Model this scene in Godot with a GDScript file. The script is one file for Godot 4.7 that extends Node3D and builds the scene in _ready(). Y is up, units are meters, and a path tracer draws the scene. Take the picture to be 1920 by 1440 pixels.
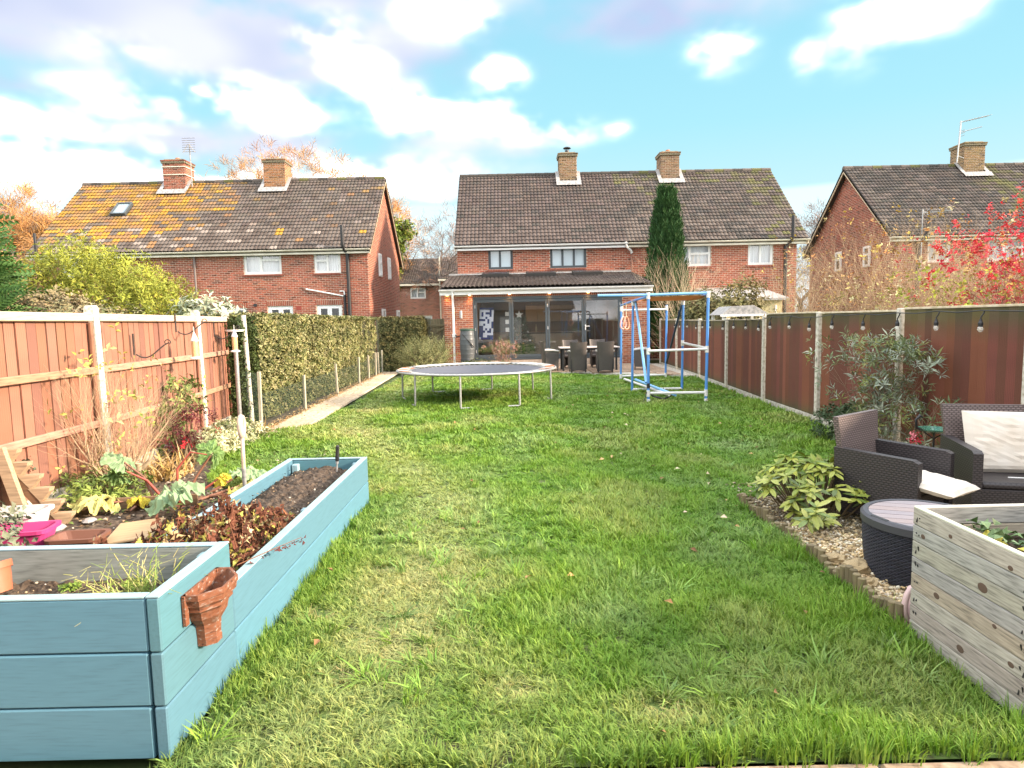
extends Node3D
# A back garden in winter sun: lawn, planters, fences, trampoline, climbing frame and a row of brick houses.

const SUN := Vector3(0.9, 0.37, 0.16)
var rng := RandomNumberGenerator.new()
var used := {}
var M := {}
var lawn_edge := PackedVector2Array([Vector2(-1.37, -2.29), Vector2(2.04, -2.29), Vector2(2.04, -5.85), Vector2(3.3, -6.15), Vector2(4.1, -7.3), Vector2(4.6, -8.7), Vector2(4.72, -10.0), Vector2(4.82, -12.5), Vector2(4.98, -15.0), Vector2(5.15, -17.9), Vector2(0.7, -20.75), Vector2(-1.2, -21.4), Vector2(-3.45, -21.7), Vector2(-3.37, -10.6), Vector2(-3.95, -10.2), Vector2(-3.95, -9.2), Vector2(-3.75, -7.9), Vector2(-3.3, -6.85), Vector2(-2.55, -6.35), Vector2(-1.37, -6.1)])


# ------------------------------------------------------------------ mesh builder
class MB:
	var v := PackedVector3Array()
	var n := PackedVector3Array()
	var c := PackedColorArray()
	var col := Color.WHITE

	func tri(a: Vector3, b: Vector3, d: Vector3) -> void:
		var nn := (b - a).cross(d - a).normalized()
		v.append(a); v.append(d); v.append(b)
		n.append(nn); n.append(nn); n.append(nn)
		c.append(col); c.append(col); c.append(col)

	func trin(a: Vector3, b: Vector3, d: Vector3, na: Vector3, nb: Vector3, nd: Vector3) -> void:
		v.append(a); v.append(d); v.append(b)
		n.append(na); n.append(nd); n.append(nb)
		c.append(col); c.append(col); c.append(col)

	func quad(a: Vector3, b: Vector3, d: Vector3, e: Vector3) -> void:
		tri(a, b, d)
		tri(a, d, e)

	func out_tri(a: Vector3, b: Vector3, d: Vector3, o: Vector3) -> void:
		if (b - a).cross(d - a).dot(o) < 0.0:
			tri(a, d, b)
		else:
			tri(a, b, d)

	func out_quad(a: Vector3, b: Vector3, d: Vector3, e: Vector3, o: Vector3) -> void:
		if (b - a).cross(d - a).dot(o) < 0.0:
			quad(a, e, d, b)
		else:
			quad(a, b, d, e)

	func box(lo: Vector3, hi: Vector3) -> void:
		obox(Transform3D(Basis(), (lo + hi) * 0.5), hi - lo)

	func obox(x: Transform3D, s: Vector3) -> void:
		var h := s * 0.5
		for ax in 3:
			for sg in [-1.0, 1.0]:
				var q := []
				var o := Vector3.ZERO
				o[ax] = sg
				for k in [[-1.0, -1.0], [1.0, -1.0], [1.0, 1.0], [-1.0, 1.0]]:
					var p := Vector3.ZERO
					p[ax] = sg * h[ax]
					p[(ax + 1) % 3] = k[0] * h[(ax + 1) % 3]
					p[(ax + 2) % 3] = k[1] * h[(ax + 2) % 3]
					q.append(x * p)
				out_quad(q[0], q[1], q[2], q[3], x.basis * o)

	# a box with chamfered edges
	func cbox(x: Transform3D, s: Vector3, k: float) -> void:
		var h := s * 0.5
		var i := h - Vector3(k, k, k)
		for ax in 3:
			var b1 := (ax + 1) % 3
			var b2 := (ax + 2) % 3
			for sg in [-1.0, 1.0]:
				var q := []
				var o := Vector3.ZERO
				o[ax] = sg
				for w in [[-1.0, -1.0], [1.0, -1.0], [1.0, 1.0], [-1.0, 1.0]]:
					var p := Vector3.ZERO
					p[ax] = sg * h[ax]
					p[b1] = w[0] * i[b1]
					p[b2] = w[1] * i[b2]
					q.append(x * p)
				out_quad(q[0], q[1], q[2], q[3], x.basis * o)
			for s1 in [-1.0, 1.0]:
				for s2 in [-1.0, 1.0]:
					var q := []
					var o := Vector3.ZERO
					o[b1] = s1
					o[b2] = s2
					for t in [[-1.0, 0], [1.0, 0], [1.0, 1], [-1.0, 1]]:
						var p := Vector3.ZERO
						p[ax] = t[0] * i[ax]
						p[b1] = s1 * (h[b1] if t[1] == 0 else i[b1])
						p[b2] = s2 * (i[b2] if t[1] == 0 else h[b2])
						q.append(x * p)
					out_quad(q[0], q[1], q[2], q[3], x.basis * o)
		for a in [-1.0, 1.0]:
			for b in [-1.0, 1.0]:
				for d in [-1.0, 1.0]:
					out_tri(x * Vector3(a * h.x, b * i.y, d * i.z), x * Vector3(a * i.x, b * h.y, d * i.z), x * Vector3(a * i.x, b * i.y, d * h.z), x.basis * Vector3(a, b, d))

	func tube(p: PackedVector3Array, r: PackedFloat32Array, sides := 6, caps := true) -> void:
		var m := p.size()
		if m < 2:
			return
		var up := Vector3.UP if absf((p[1] - p[0]).normalized().y) < 0.9 else Vector3.RIGHT
		var rings := []
		var dirs := []
		for i in m:
			var t := (p[mini(i + 1, m - 1)] - p[maxi(i - 1, 0)]).normalized()
			var a := up.cross(t).normalized()
			up = t.cross(a).normalized()
			var ring := PackedVector3Array()
			var dir := PackedVector3Array()
			for k in sides + 1:
				var an := TAU * k / sides
				var d := a * cos(an) + up * sin(an)
				dir.append(d)
				ring.append(p[i] + d * r[i])
			rings.append(ring)
			dirs.append(dir)
		for i in m - 1:
			var A: PackedVector3Array = rings[i]
			var B: PackedVector3Array = rings[i + 1]
			var NA: PackedVector3Array = dirs[i]
			var NB: PackedVector3Array = dirs[i + 1]
			for k in sides:
				trin(A[k], A[k + 1], B[k + 1], NA[k], NA[k + 1], NB[k + 1])
				trin(A[k], B[k + 1], B[k], NA[k], NB[k + 1], NB[k])
		if caps:
			for e in [0, m - 1]:
				var o: Vector3 = (p[0] - p[1]) if e == 0 else (p[m - 1] - p[m - 2])
				for k in sides:
					out_tri(p[e], rings[e][k], rings[e][k + 1], o)

	func rod(a: Vector3, b: Vector3, r: float, sides := 8) -> void:
		tube(PackedVector3Array([a, b]), PackedFloat32Array([r, r]), sides)

	# profile of (radius, height) from bottom to top on the outside
	func lathe(prof: Array, sides: int, x := Transform3D(), smooth := true, squash := Vector2.ONE) -> void:
		for i in prof.size() - 1:
			var p: Vector2 = prof[i]
			var q: Vector2 = prof[i + 1]
			var t := (q - p).normalized()
			for k in sides:
				var a0 := TAU * k / sides
				var a1 := TAU * (k + 1) / sides
				var d0 := Vector3(cos(a0) * squash.x, 0, -sin(a0) * squash.y)
				var d1 := Vector3(cos(a1) * squash.x, 0, -sin(a1) * squash.y)
				var A := x * (d0 * p.x + Vector3.UP * p.y)
				var B := x * (d1 * p.x + Vector3.UP * p.y)
				var C := x * (d1 * q.x + Vector3.UP * q.y)
				var D := x * (d0 * q.x + Vector3.UP * q.y)
				if smooth:
					var n0 := (x.basis * (d0 * t.y - Vector3.UP * t.x)).normalized()
					var n1 := (x.basis * (d1 * t.y - Vector3.UP * t.x)).normalized()
					if p.x > 1e-5:
						trin(A, B, C, n0, n1, n1)
					if q.x > 1e-5:
						trin(A, C, D, n0, n1, n0)
				else:
					if p.x > 1e-5:
						tri(A, B, C)
					if q.x > 1e-5:
						tri(A, C, D)

	# polygon in local x, y pushed from z0 to z1
	func prism(poly: PackedVector2Array, z0: float, z1: float, x := Transform3D()) -> void:
		var idx := Geometry2D.triangulate_polygon(poly)
		for k in range(0, idx.size(), 3):
			var a := poly[idx[k]]
			var b := poly[idx[k + 1]]
			var d := poly[idx[k + 2]]
			out_tri(x * Vector3(a.x, a.y, z1), x * Vector3(b.x, b.y, z1), x * Vector3(d.x, d.y, z1), x.basis.z * signf(z1 - z0))
			out_tri(x * Vector3(a.x, a.y, z0), x * Vector3(b.x, b.y, z0), x * Vector3(d.x, d.y, z0), -x.basis.z * signf(z1 - z0))
		var ccw := not Geometry2D.is_polygon_clockwise(poly)
		for k in poly.size():
			var a := poly[k]
			var b := poly[(k + 1) % poly.size()]
			var o := Vector3(b.y - a.y, a.x - b.x, 0) * (1.0 if ccw else -1.0)
			out_quad(x * Vector3(a.x, a.y, z0), x * Vector3(b.x, b.y, z0), x * Vector3(b.x, b.y, z1), x * Vector3(a.x, a.y, z1), x.basis * o)

	# a pointed leaf from a along d, with n as its face, folded a little along its middle
	func leaf(a: Vector3, d: Vector3, face: Vector3, length: float, width: float, droop := 0.2) -> void:
		var t := d.normalized()
		var s := t.cross(face).normalized() * width * 0.5
		var f := s.cross(t).normalized()
		var mid := a + t * length * 0.5
		var tip := a + t * length - f * length * droop
		var l := mid - s + f * width * 0.18
		var r := mid + s + f * width * 0.18
		tri(a, r, mid); tri(a, mid, l); tri(mid, r, tip); tri(mid, tip, l)

	func mesh() -> ArrayMesh:
		var arr := []
		arr.resize(Mesh.ARRAY_MAX)
		arr[Mesh.ARRAY_VERTEX] = v
		arr[Mesh.ARRAY_NORMAL] = n
		arr[Mesh.ARRAY_COLOR] = c
		var m := ArrayMesh.new()
		m.add_surface_from_arrays(Mesh.PRIMITIVE_TRIANGLES, arr)
		return m


# ------------------------------------------------------------------ naming and placing
func uniq(p: Node, nm: String) -> String:
	var k := str(p.get_instance_id()) + nm
	used[k] = used.get(k, -1) + 1
	return nm if used[k] == 0 else "%s_%03d" % [nm, used[k]]


func tag(o: Node, label: String, cat: String, grp := "") -> void:
	o.set_meta("label", label)
	o.set_meta("category", cat)
	if grp:
		o.set_meta("group", grp)


func thing(nm: String, label: String, cat: String, at := Vector3.ZERO, yaw := 0.0, grp := "") -> Node3D:
	var o := Node3D.new()
	o.name = uniq(self, nm)
	add_child(o)
	o.position = at
	o.rotation.y = yaw
	tag(o, label, cat, grp)
	return o


func put(p: Node, nm: String, mesh: Mesh, mat: Material, x := Transform3D()) -> MeshInstance3D:
	var o := MeshInstance3D.new()
	o.name = uniq(p, nm)
	o.mesh = mesh
	o.material_override = mat
	o.transform = x
	p.add_child(o)
	return o


func single(nm: String, label: String, cat: String, mesh: Mesh, mat: Material, at := Vector3.ZERO, yaw := 0.0, grp := "") -> MeshInstance3D:
	var o := put(self, nm, mesh, mat, Transform3D(Basis(Vector3.UP, yaw), at))
	tag(o, label, cat, grp)
	return o


func struct(nm: String, mesh: Mesh, mat: Material, x := Transform3D()) -> MeshInstance3D:
	var o := put(self, nm, mesh, mat, x)
	o.set_meta("kind", "structure")
	return o


func many(p: Node, nm: String, mesh: Mesh, mat: Material, xs: Array, cs := PackedColorArray()) -> MultiMeshInstance3D:
	var mm := MultiMesh.new()
	mm.transform_format = MultiMesh.TRANSFORM_3D
	mm.use_colors = cs.size() > 0
	mm.mesh = mesh
	mm.instance_count = xs.size()
	for i in xs.size():
		mm.set_instance_transform(i, xs[i])
		if cs.size() > 0:
			mm.set_instance_color(i, cs[i])
	var o := MultiMeshInstance3D.new()
	o.name = uniq(p, nm)
	o.multimesh = mm
	o.material_override = mat
	o.set_meta("kind", "stuff")
	p.add_child(o)
	return o


func copy_of(o: Node3D, nm: String, label: String, at: Vector3, yaw := 0.0) -> Node3D:
	var r: Node3D = o.duplicate()
	r.name = uniq(self, nm)
	add_child(r)
	r.position = at
	r.rotation.y = yaw
	r.set_meta("label", label)
	return r


func X(at: Vector3, yaw := 0.0, pitch := 0.0, roll := 0.0) -> Transform3D:
	return Transform3D(Basis.from_euler(Vector3(pitch, yaw, roll)), at)


func R(a: float, b: float) -> float:
	return rng.randf_range(a, b)


func rv(s := 1.0) -> Vector3:
	return Vector3(R(-1, 1), R(-1, 1), R(-1, 1)) * s


func L(r: float, g: float, b: float) -> Color:
	return Color(r, g, b)


func jit(c: Color, a: float, hue := 0.06) -> Color:
	var k := 1.0 + R(-a, a)
	return Color(maxf(c.r * k * (1.0 + R(-hue, hue)), 0.002), maxf(c.g * k, 0.002), maxf(c.b * k * (1.0 + R(-hue, hue)), 0.002))


# ------------------------------------------------------------------ materials (colours given as linear values)
func flat(c: Color, rough := 0.7, metal := 0.0) -> StandardMaterial3D:
	var m := StandardMaterial3D.new()
	m.albedo_color = c.linear_to_srgb()
	m.roughness = rough
	m.metallic = metal
	return m


var tex_cache := {}


func noise_tex(cols: Array, freq: float, oct: int, sd: int, kind := FastNoiseLite.TYPE_SIMPLEX_SMOOTH, size := 256) -> NoiseTexture2D:
	var key := str(cols) + "/%f/%d/%d/%d" % [freq, oct, sd, size]
	if tex_cache.has(key):
		return tex_cache[key]
	var f := FastNoiseLite.new()
	f.noise_type = kind
	f.frequency = freq
	f.fractal_octaves = oct
	f.seed = sd
	var g := Gradient.new()
	var off := PackedFloat32Array()
	var cc := PackedColorArray()
	for i in cols.size():
		off.append(0.12 + 0.76 * i / maxf(1.0, cols.size() - 1.0))
		cc.append((cols[i] as Color).linear_to_srgb())
	g.offsets = off
	g.colors = cc
	var t := NoiseTexture2D.new()
	t.width = size
	t.height = size
	t.seamless = true
	t.noise = f
	t.color_ramp = g
	tex_cache[key] = t
	return t


# mottled surface: noise ramp laid on by three planes, in the object's own axes unless world
func mott(cols: Array, freq: float, scale: Vector3, rough := 0.85, bump := 0.0, world := false, oct := 4, sd := 1, off := Vector3.ZERO, size := 256) -> StandardMaterial3D:
	var m := StandardMaterial3D.new()
	var t := noise_tex(cols, freq, oct, sd, FastNoiseLite.TYPE_SIMPLEX_SMOOTH, size)
	m.albedo_texture = t
	m.roughness = rough
	m.uv1_triplanar = true
	m.uv1_world_triplanar = world
	m.uv1_scale = scale
	m.uv1_offset = off
	if bump != 0.0:
		m.heightmap_enabled = true
		m.heightmap_texture = t
		m.heightmap_scale = bump
	return m


# several cuts of one timber, grain along local x (or y)
func timber(c: Color, n: int, spread := 0.15, along_y := false, contrast := 0.3, rough := 0.85, sd := 5, fine := 1.0) -> Array:
	var out := []
	var k := [c * (1.0 - contrast), c * (1.0 - contrast * 0.3), c, c * (1.0 + contrast * 0.4)]
	for i in n:
		var s := (Vector3(5, 0.45, 5) if along_y else Vector3(0.45, 5, 5)) * fine
		var m := mott(k, 0.03, s, rough, 0.12, false, 5, sd, Vector3(R(0, 9), R(0, 9), R(0, 9)))
		var t := 1.0 + R(-spread, spread)
		m.albedo_color = Color(clampf(t * (1.0 + R(-0.04, 0.04)), 0, 1), clampf(t, 0, 1), clampf(t * (1.0 + R(-0.05, 0.05)), 0, 1))
		out.append(m)
	return out


func tinted(rough := 0.8, back := Color.BLACK) -> StandardMaterial3D:
	var m := StandardMaterial3D.new()
	m.vertex_color_use_as_albedo = true
	m.roughness = rough
	m.metallic_specular = 0.3
	if back != Color.BLACK:
		m.backlight_enabled = true
		m.backlight = back
	return m


func weave_mat(dark: Color, light: Color, scale: float) -> StandardMaterial3D:
	var im := Image.create_empty(64, 64, false, Image.FORMAT_RGB8)
	for y in 64:
		for x in 64:
			var row := y / 8
			var fx := fposmod(x / 16.0 + 0.5 * (row % 2), 1.0)
			var hx := sin(PI * fx)
			var hy := sin(PI * ((y % 8) + 0.5) / 8.0)
			var h := pow(hx, 0.7) * hy
			var gap := 0.25 if hy < 0.45 else 1.0
			im.set_pixel(x, y, dark.lerp(light, h * gap).linear_to_srgb())
	var t := ImageTexture.create_from_image(im)
	var m := StandardMaterial3D.new()
	m.albedo_texture = t
	m.uv1_triplanar = true
	m.uv1_scale = Vector3.ONE * scale
	m.roughness = 0.5
	m.heightmap_enabled = true
	m.heightmap_texture = t
	m.heightmap_scale = 0.5
	return m


func glass(alpha := 0.06) -> StandardMaterial3D:
	var m := StandardMaterial3D.new()
	m.albedo_color = Color(0.75, 0.85, 0.85, alpha)
	m.transparency = BaseMaterial3D.TRANSPARENCY_ALPHA
	m.roughness = 0.02
	m.metallic_specular = 0.8
	return m


func lit(c: Color, e: float) -> StandardMaterial3D:
	var m := flat(c, 0.4)
	m.emission_enabled = true
	m.emission = c.linear_to_srgb()
	m.emission_energy_multiplier = e
	return m


# ------------------------------------------------------------------ sky
func sky_image() -> Image:
	var w := 1536
	var h := 768
	# where clouds gather: azimuth, height above the horizon, half widths, weight (degrees); grey sheets, then white heaps
	var greys := [[-24, 21.8, 14, 3.0, 1.0], [-36, 22.5, 7, 3, 0.9], [-24, 14.4, 9, 1.5, 0.8], [-36, 16.6, 3.5, 0.7, 0.5], [-3, 15.1, 6, 0.9, 0.65], [14, 23.6, 9, 1.5, 0.55], [-8, 13.2, 8, 1.6, 0.5], [-20, 26, 20, 3.0, 0.7], [12, 28, 14, 2.5, 0.4]]
	var whites := [[-21, 17.3, 5.5, 1.4, 1.15], [-27.5, 16.5, 5, 1.3, 0.95], [-36, 13.8, 5, 1.5, 1.0], [-15, 22.3, 2.6, 1.5, 0.75], [-12.4, 20.2, 2.4, 1.6, 0.95], [-8.6, 17.7, 2.8, 1.5, 1.15], [-3.5, 17, 4.2, 1.1, 1.05], [1, 16.3, 4, 1.0, 0.95], [5, 15.9, 2.4, 0.9, 0.9], [-0.8, 20.2, 1.9, 1.2, 0.8], [-4.8, 24.6, 3.3, 1.5, 0.85], [30.6, 21.4, 3.2, 1.7, 1.3], [27.3, 19.2, 2.0, 1.4, 0.5], [17.8, 20.8, 2.2, 1.3, 0.6], [24.6, 19.1, 1.2, 1.1, 0.45], [-31, 11.2, 12, 2.0, 0.9], [-11, 12.4, 7, 1.7, 0.8], [9.4, 15.8, 1.3, 0.6, 0.4], [38, 21.5, 1.6, 0.8, 0.5], [-30, 20, 3, 1.0, 0.35]]
	var bias := Image.create_empty(512, 256, false, Image.FORMAT_RGBF)
	var big := FastNoiseLite.new()
	big.seed = 11
	big.frequency = 1.1
	big.fractal_octaves = 3
	for y in 256:
		var el := 90.0 - (y + 0.5) * 180.0 / 256
		if el < -2: break
		for x in 512:
			var az := (x + 0.5) * 360.0 / 512 - 180.0
			var b := [0.0, 0.0]
			if absf(az) < 66:
				for m in 2:
					for k in [greys, whites][m]:
						var d := pow((az - k[0]) / k[2], 2) + pow((el - k[1]) / k[3], 2)
						if d < 9:
							b[m] = maxf(b[m], k[4] * exp(-d * (0.6 if m == 0 else 0.8)))
			var away := clampf((maxf(absf(az) - 41.0, (el - 27.0) * 1.5)) / 12.0, 0, 1)
			var dir := Vector3(sin(deg_to_rad(az)) * cos(deg_to_rad(el)), sin(deg_to_rad(el)) * 1.5, -cos(deg_to_rad(az)) * cos(deg_to_rad(el)))
			b[0] += away * (0.3 + 0.8 * big.get_noise_3dv(dir * 1.6))
			b[1] += away * (0.8 + 0.9 * big.get_noise_3dv(dir * 1.6 + Vector3(3, 1, 2)))  # extra bright cloud beyond the view, added to lift the ambient light
			bias.set_pixel(x, y, Color(b[0], b[1], 0))
	bias.resize(w, h, Image.INTERPOLATE_BILINEAR)
	var f := FastNoiseLite.new()
	f.seed = 4
	f.frequency = 6.0
	f.fractal_octaves = 5
	f.fractal_gain = 0.55
	var g := FastNoiseLite.new()
	g.seed = 9
	g.frequency = 3.0
	g.fractal_octaves = 3
	var data := PackedFloat32Array()
	data.resize(w * h * 3)
	var zen := Vector3(0.12, 0.33, 0.52)
	var mid := Vector3(0.24, 0.49, 0.57)
	var low := Vector3(0.45, 0.57, 0.59)
	for y in h:
		var el := PI * (0.5 - (y + 0.5) / h)
		var se := sin(el)
		var base := low.lerp(mid, clampf(se / 0.27, 0, 1)) if se < 0.27 else mid.lerp(zen, clampf((se - 0.27) / 0.5, 0, 1))
		if se < 0:
			base = Vector3(0.15, 0.15, 0.12)
		for x in w:
			var at := (y * w + (x + w / 2) % w) * 3
			var c := base
			if se > 0:
				var az := TAU * ((x + 0.5) / w - 0.5)
				var d := Vector3(sin(az) * cos(el), se * 2.2, -cos(az) * cos(el))
				var nz := f.get_noise_3dv(d)
				var px := bias.get_pixel(x, y)
				var dg := smoothstep(0.05, 0.7, px.r * (1.05 + nz * 1.1))
				var dw := smoothstep(0.02, 1.15, px.g * (1.0 + nz * 2.2 + 0.7 * f.get_noise_3dv(d * 4.0)))
				if dg > 0.0:
					var sh := clampf(0.5 + 1.2 * g.get_noise_3dv(d), 0, 1)
					c = c.lerp(Vector3(0.34, 0.37, 0.53).lerp(Vector3(0.56, 0.56, 0.62), sh), dg * 0.92)
				if dw > 0.0:
					var sh2 := clampf(0.45 + 1.3 * g.get_noise_3dv(d * 1.7 + Vector3(0, 0.2, 0)), 0, 1)
					c = c.lerp(Vector3(4.2, 4.1, 4.0).lerp(Vector3(0.9, 0.88, 0.95), pow(sh2, 0.7) * 0.9), pow(dw, 1.15) * 0.95)
				c = c.lerp(Vector3(0.66, 0.71, 0.73), 0.55 * exp(-se / 0.1))
			data[at] = c.x
			data[at + 1] = c.y
			data[at + 2] = c.z
	return Image.create_from_data(w, h, false, Image.FORMAT_RGBF, data.to_byte_array())


# ------------------------------------------------------------------ brickwork, windows, roofs
# bricks of one face: org is its lower corner, u runs along it, nrm points out; gable = [middle, eave height, rise per metre]
func brick_rows(xs: Array, cs: PackedColorArray, org: Vector3, u: Vector3, nrm: Vector3, w: float, y0: float, y1: float, holes: Array, gable: Array, base: Color) -> void:
	var j := 0
	var y := y0
	while y < y1 - 0.03:
		var lo := 0.0
		var hi := w
		if gable.size() > 0 and y + 0.04 > gable[1]:
			var half: float = (w * 0.5) - (y + 0.05 - gable[1]) / gable[2]
			lo = gable[0] - half
			hi = gable[0] + half
		var iv := [[lo, hi]]
		for h in holes:
			if h[1] < y + 0.05 and h[3] > y + 0.02:
				var nx := []
				for i in iv:
					if h[2] <= i[0] or h[0] >= i[1]:
						nx.append(i)
					else:
						if h[0] - i[0] > 0.04:
							nx.append([i[0], h[0]])
						if i[1] - h[2] > 0.04:
							nx.append([h[2], i[1]])
				iv = nx
		var a := -0.1125 * (j % 2)
		while a < w:
			for i in iv:
				var p := maxf(a, i[0])
				var q := minf(a + 0.215, i[1])
				if q - p > 0.03:
					var b := Basis(u * ((q - p) / 0.215), Vector3.UP, nrm)
					xs.append(Transform3D(b, org + u * ((p + q) * 0.5) + Vector3.UP * (y + 0.0375) + nrm * R(0.0, 0.003)))
					var c := jit(base, 0.22, 0.12)
					if rng.randf() < 0.1:
						c = jit(base * 0.5, 0.2)
					cs.append(c)
			a += 0.225
		y += 0.075
		j += 1


func soldier_row(xs: Array, cs: PackedColorArray, org: Vector3, u: Vector3, nrm: Vector3, x0: float, x1: float, y: float, base: Color) -> void:
	var n := int(round((x1 - x0) / 0.075))
	for k in n:
		var b := Basis(Vector3.UP, -u, nrm)
		xs.append(Transform3D(b, org + u * (x0 + (k + 0.5) * (x1 - x0) / n) + Vector3.UP * (y + 0.11) + nrm * 0.002))
		cs.append(jit(base * 0.85, 0.18, 0.1))


func brick_mesh() -> ArrayMesh:
	var b := MB.new()
	b.cbox(Transform3D(Basis(), Vector3(0, 0, -0.009)), Vector3(0.209, 0.059, 0.028), 0.003)
	return b.mesh()


# a wall of boxes round its openings, in local x, y; front face at z = 0
func wall_box(b: MB, w: float, y0: float, y1: float, thick: float, holes: Array, x := Transform3D()) -> void:
	var gx := [0.0, w]
	var gy := [y0, y1]
	for h in holes:
		for k in [0, 2]:
			if h[k] > 0.0 and h[k] < w and not gx.has(h[k]): gx.append(h[k])
		for k in [1, 3]:
			if h[k] > y0 and h[k] < y1 and not gy.has(h[k]): gy.append(h[k])
	gx.sort()
	gy.sort()
	for i in gx.size() - 1:
		for j in gy.size() - 1:
			var cx: float = (gx[i] + gx[i + 1]) * 0.5
			var cy: float = (gy[j] + gy[j + 1]) * 0.5
			var open := false
			for h in holes:
				if cx > h[0] and cx < h[2] and cy > h[1] and cy < h[3]:
					open = true
			if not open:
				b.obox(x * Transform3D(Basis(), Vector3(cx, cy, -thick * 0.5)), Vector3(gx[i + 1] - gx[i], gy[j + 1] - gy[j], thick))


# lights = rectangles in fractions of the window; each gets a sash and a pane
func window(p: Node3D, r: Array, z: float, lights: Array, frame: Material, sky_curtain := 1, x := Transform3D(), fw := 0.055) -> void:
	var b := MB.new()
	var w: float = r[2] - r[0]
	var h: float = r[3] - r[1]
	var bar := func(a0: float, b0: float, a1: float, b1: float, d0: float, d1: float) -> void:
		b.cbox(Transform3D(Basis(), Vector3((a0 + a1) * 0.5, (b0 + b1) * 0.5, (d0 + d1) * 0.5)), Vector3(a1 - a0, b1 - b0, d1 - d0), 0.006)
	bar.call(0.0, 0.0, fw, h, -0.07, 0.0)
	bar.call(w - fw, 0.0, w, h, -0.07, 0.0)
	bar.call(fw, 0.0, w - fw, fw, -0.07, 0.001)
	bar.call(fw, h - fw, w - fw, h, -0.07, 0.001)
	var panes := []
	for l in lights:
		var a0: float = fw + l[0] * (w - 2 * fw)
		var a1: float = fw + l[2] * (w - 2 * fw)
		var b0: float = fw + l[1] * (h - 2 * fw)
		var b1: float = fw + l[3] * (h - 2 * fw)
		var s: float = 0.045 if l.size() < 5 else l[4]
		bar.call(a0, b0, a0 + s, b1, -0.06, 0.012)
		bar.call(a1 - s, b0, a1, b1, -0.06, 0.012)
		bar.call(a0 + s, b0, a1 - s, b0 + s, -0.06, 0.013)
		bar.call(a0 + s, b1 - s, a1 - s, b1, -0.06, 0.013)
		panes.append([a0 + s, b0 + s, a1 - s, b1 - s])
	var o := put(p, "window", b.mesh(), frame, x * Transform3D(Basis(), Vector3(r[0], r[1], z)))
	for q in panes:
		var g := MB.new()
		g.box(Vector3(q[0], q[1], -0.03), Vector3(q[2], q[3], -0.024))
		put(o, "pane", g.mesh(), M.glass)
	if sky_curtain == 3:  # added dark panel in place of an unlit room behind the pane
		var bk := MB.new()
		bk.box(Vector3(0.01, 0.01, -0.058), Vector3(w - 0.01, h - 0.01, -0.05))
		put(o, "dark_room_panel", bk.mesh(), M.felt)
	elif sky_curtain > 0:  # curtains and blinds, kept pale to stand in for mirrored sky
		var k := MB.new()
		var n := 28
		for i in n:
			var xa := w * i / n
			var xb := w * (i + 1) / n
			var za := -0.14 + 0.02 * sin(i * 1.9) * (1.0 if sky_curtain == 1 else 0.0)
			var zb := -0.14 + 0.02 * sin((i + 1) * 1.9) * (1.0 if sky_curtain == 1 else 0.0)
			k.quad(Vector3(xa, 0, za), Vector3(xb, 0, zb), Vector3(xb, h, zb), Vector3(xa, h, za))
		put(o, "sky_curtain" if sky_curtain == 1 else "sky_blind", k.mesh(), M.net if sky_curtain == 1 else M.sky_blind)


func tile_mesh(w: float, gauge: float, amp: float) -> ArrayMesh:
	var b := MB.new()
	var n := 8
	var pz := []
	for i in n + 1:
		pz.append(amp * pow(absf(sin(TAU * i / n)), 0.8))
	for i in n:
		var xa := w * i / n
		var xb := w * (i + 1) / n
		var A := Vector3(xa, 0, pz[i] + 0.042)
		var B := Vector3(xb, 0, pz[i + 1] + 0.042)
		var C := Vector3(xb, gauge + 0.04, pz[i + 1] + 0.006)
		var D := Vector3(xa, gauge + 0.04, pz[i] + 0.006)
		b.quad(A, B, C, D)
		b.quad(A - Vector3(0, 0, 0.03), B - Vector3(0, 0, 0.03), B, A)
	return b.mesh()


# tiles of a slope: org = its lower corner seen from outside, u along the eaves, s up the slope
func tile_slope(p: Node3D, mesh: Mesh, org: Vector3, u: Vector3, s: Vector3, w: float, tw: float, len: float, gauge: float, most: int, paint: int) -> void:
	var nrm := u.cross(s).normalized()
	var cols := int(round(w / tw))
	var rows := int(round(len / gauge))
	var xs := []
	var cs := PackedColorArray()
	var made := 0
	for j in rows:
		for i in cols:
			var at := org + u * (i * w / cols) + s * (j * len / rows) + nrm * R(-0.003, 0.003)
			var b := Basis(u * (w / cols / tw), s, nrm).rotated(nrm, R(-0.006, 0.006))
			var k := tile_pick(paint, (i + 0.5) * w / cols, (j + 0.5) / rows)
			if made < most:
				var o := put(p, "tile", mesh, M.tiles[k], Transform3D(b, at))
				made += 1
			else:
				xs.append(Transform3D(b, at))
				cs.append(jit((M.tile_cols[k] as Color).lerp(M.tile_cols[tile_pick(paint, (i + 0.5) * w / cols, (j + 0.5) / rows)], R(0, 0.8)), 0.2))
	if xs.size() > 0:
		many(p, "tile_courses", mesh, M.tile_any, xs, cs)


var tile_noise := FastNoiseLite.new()


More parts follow.
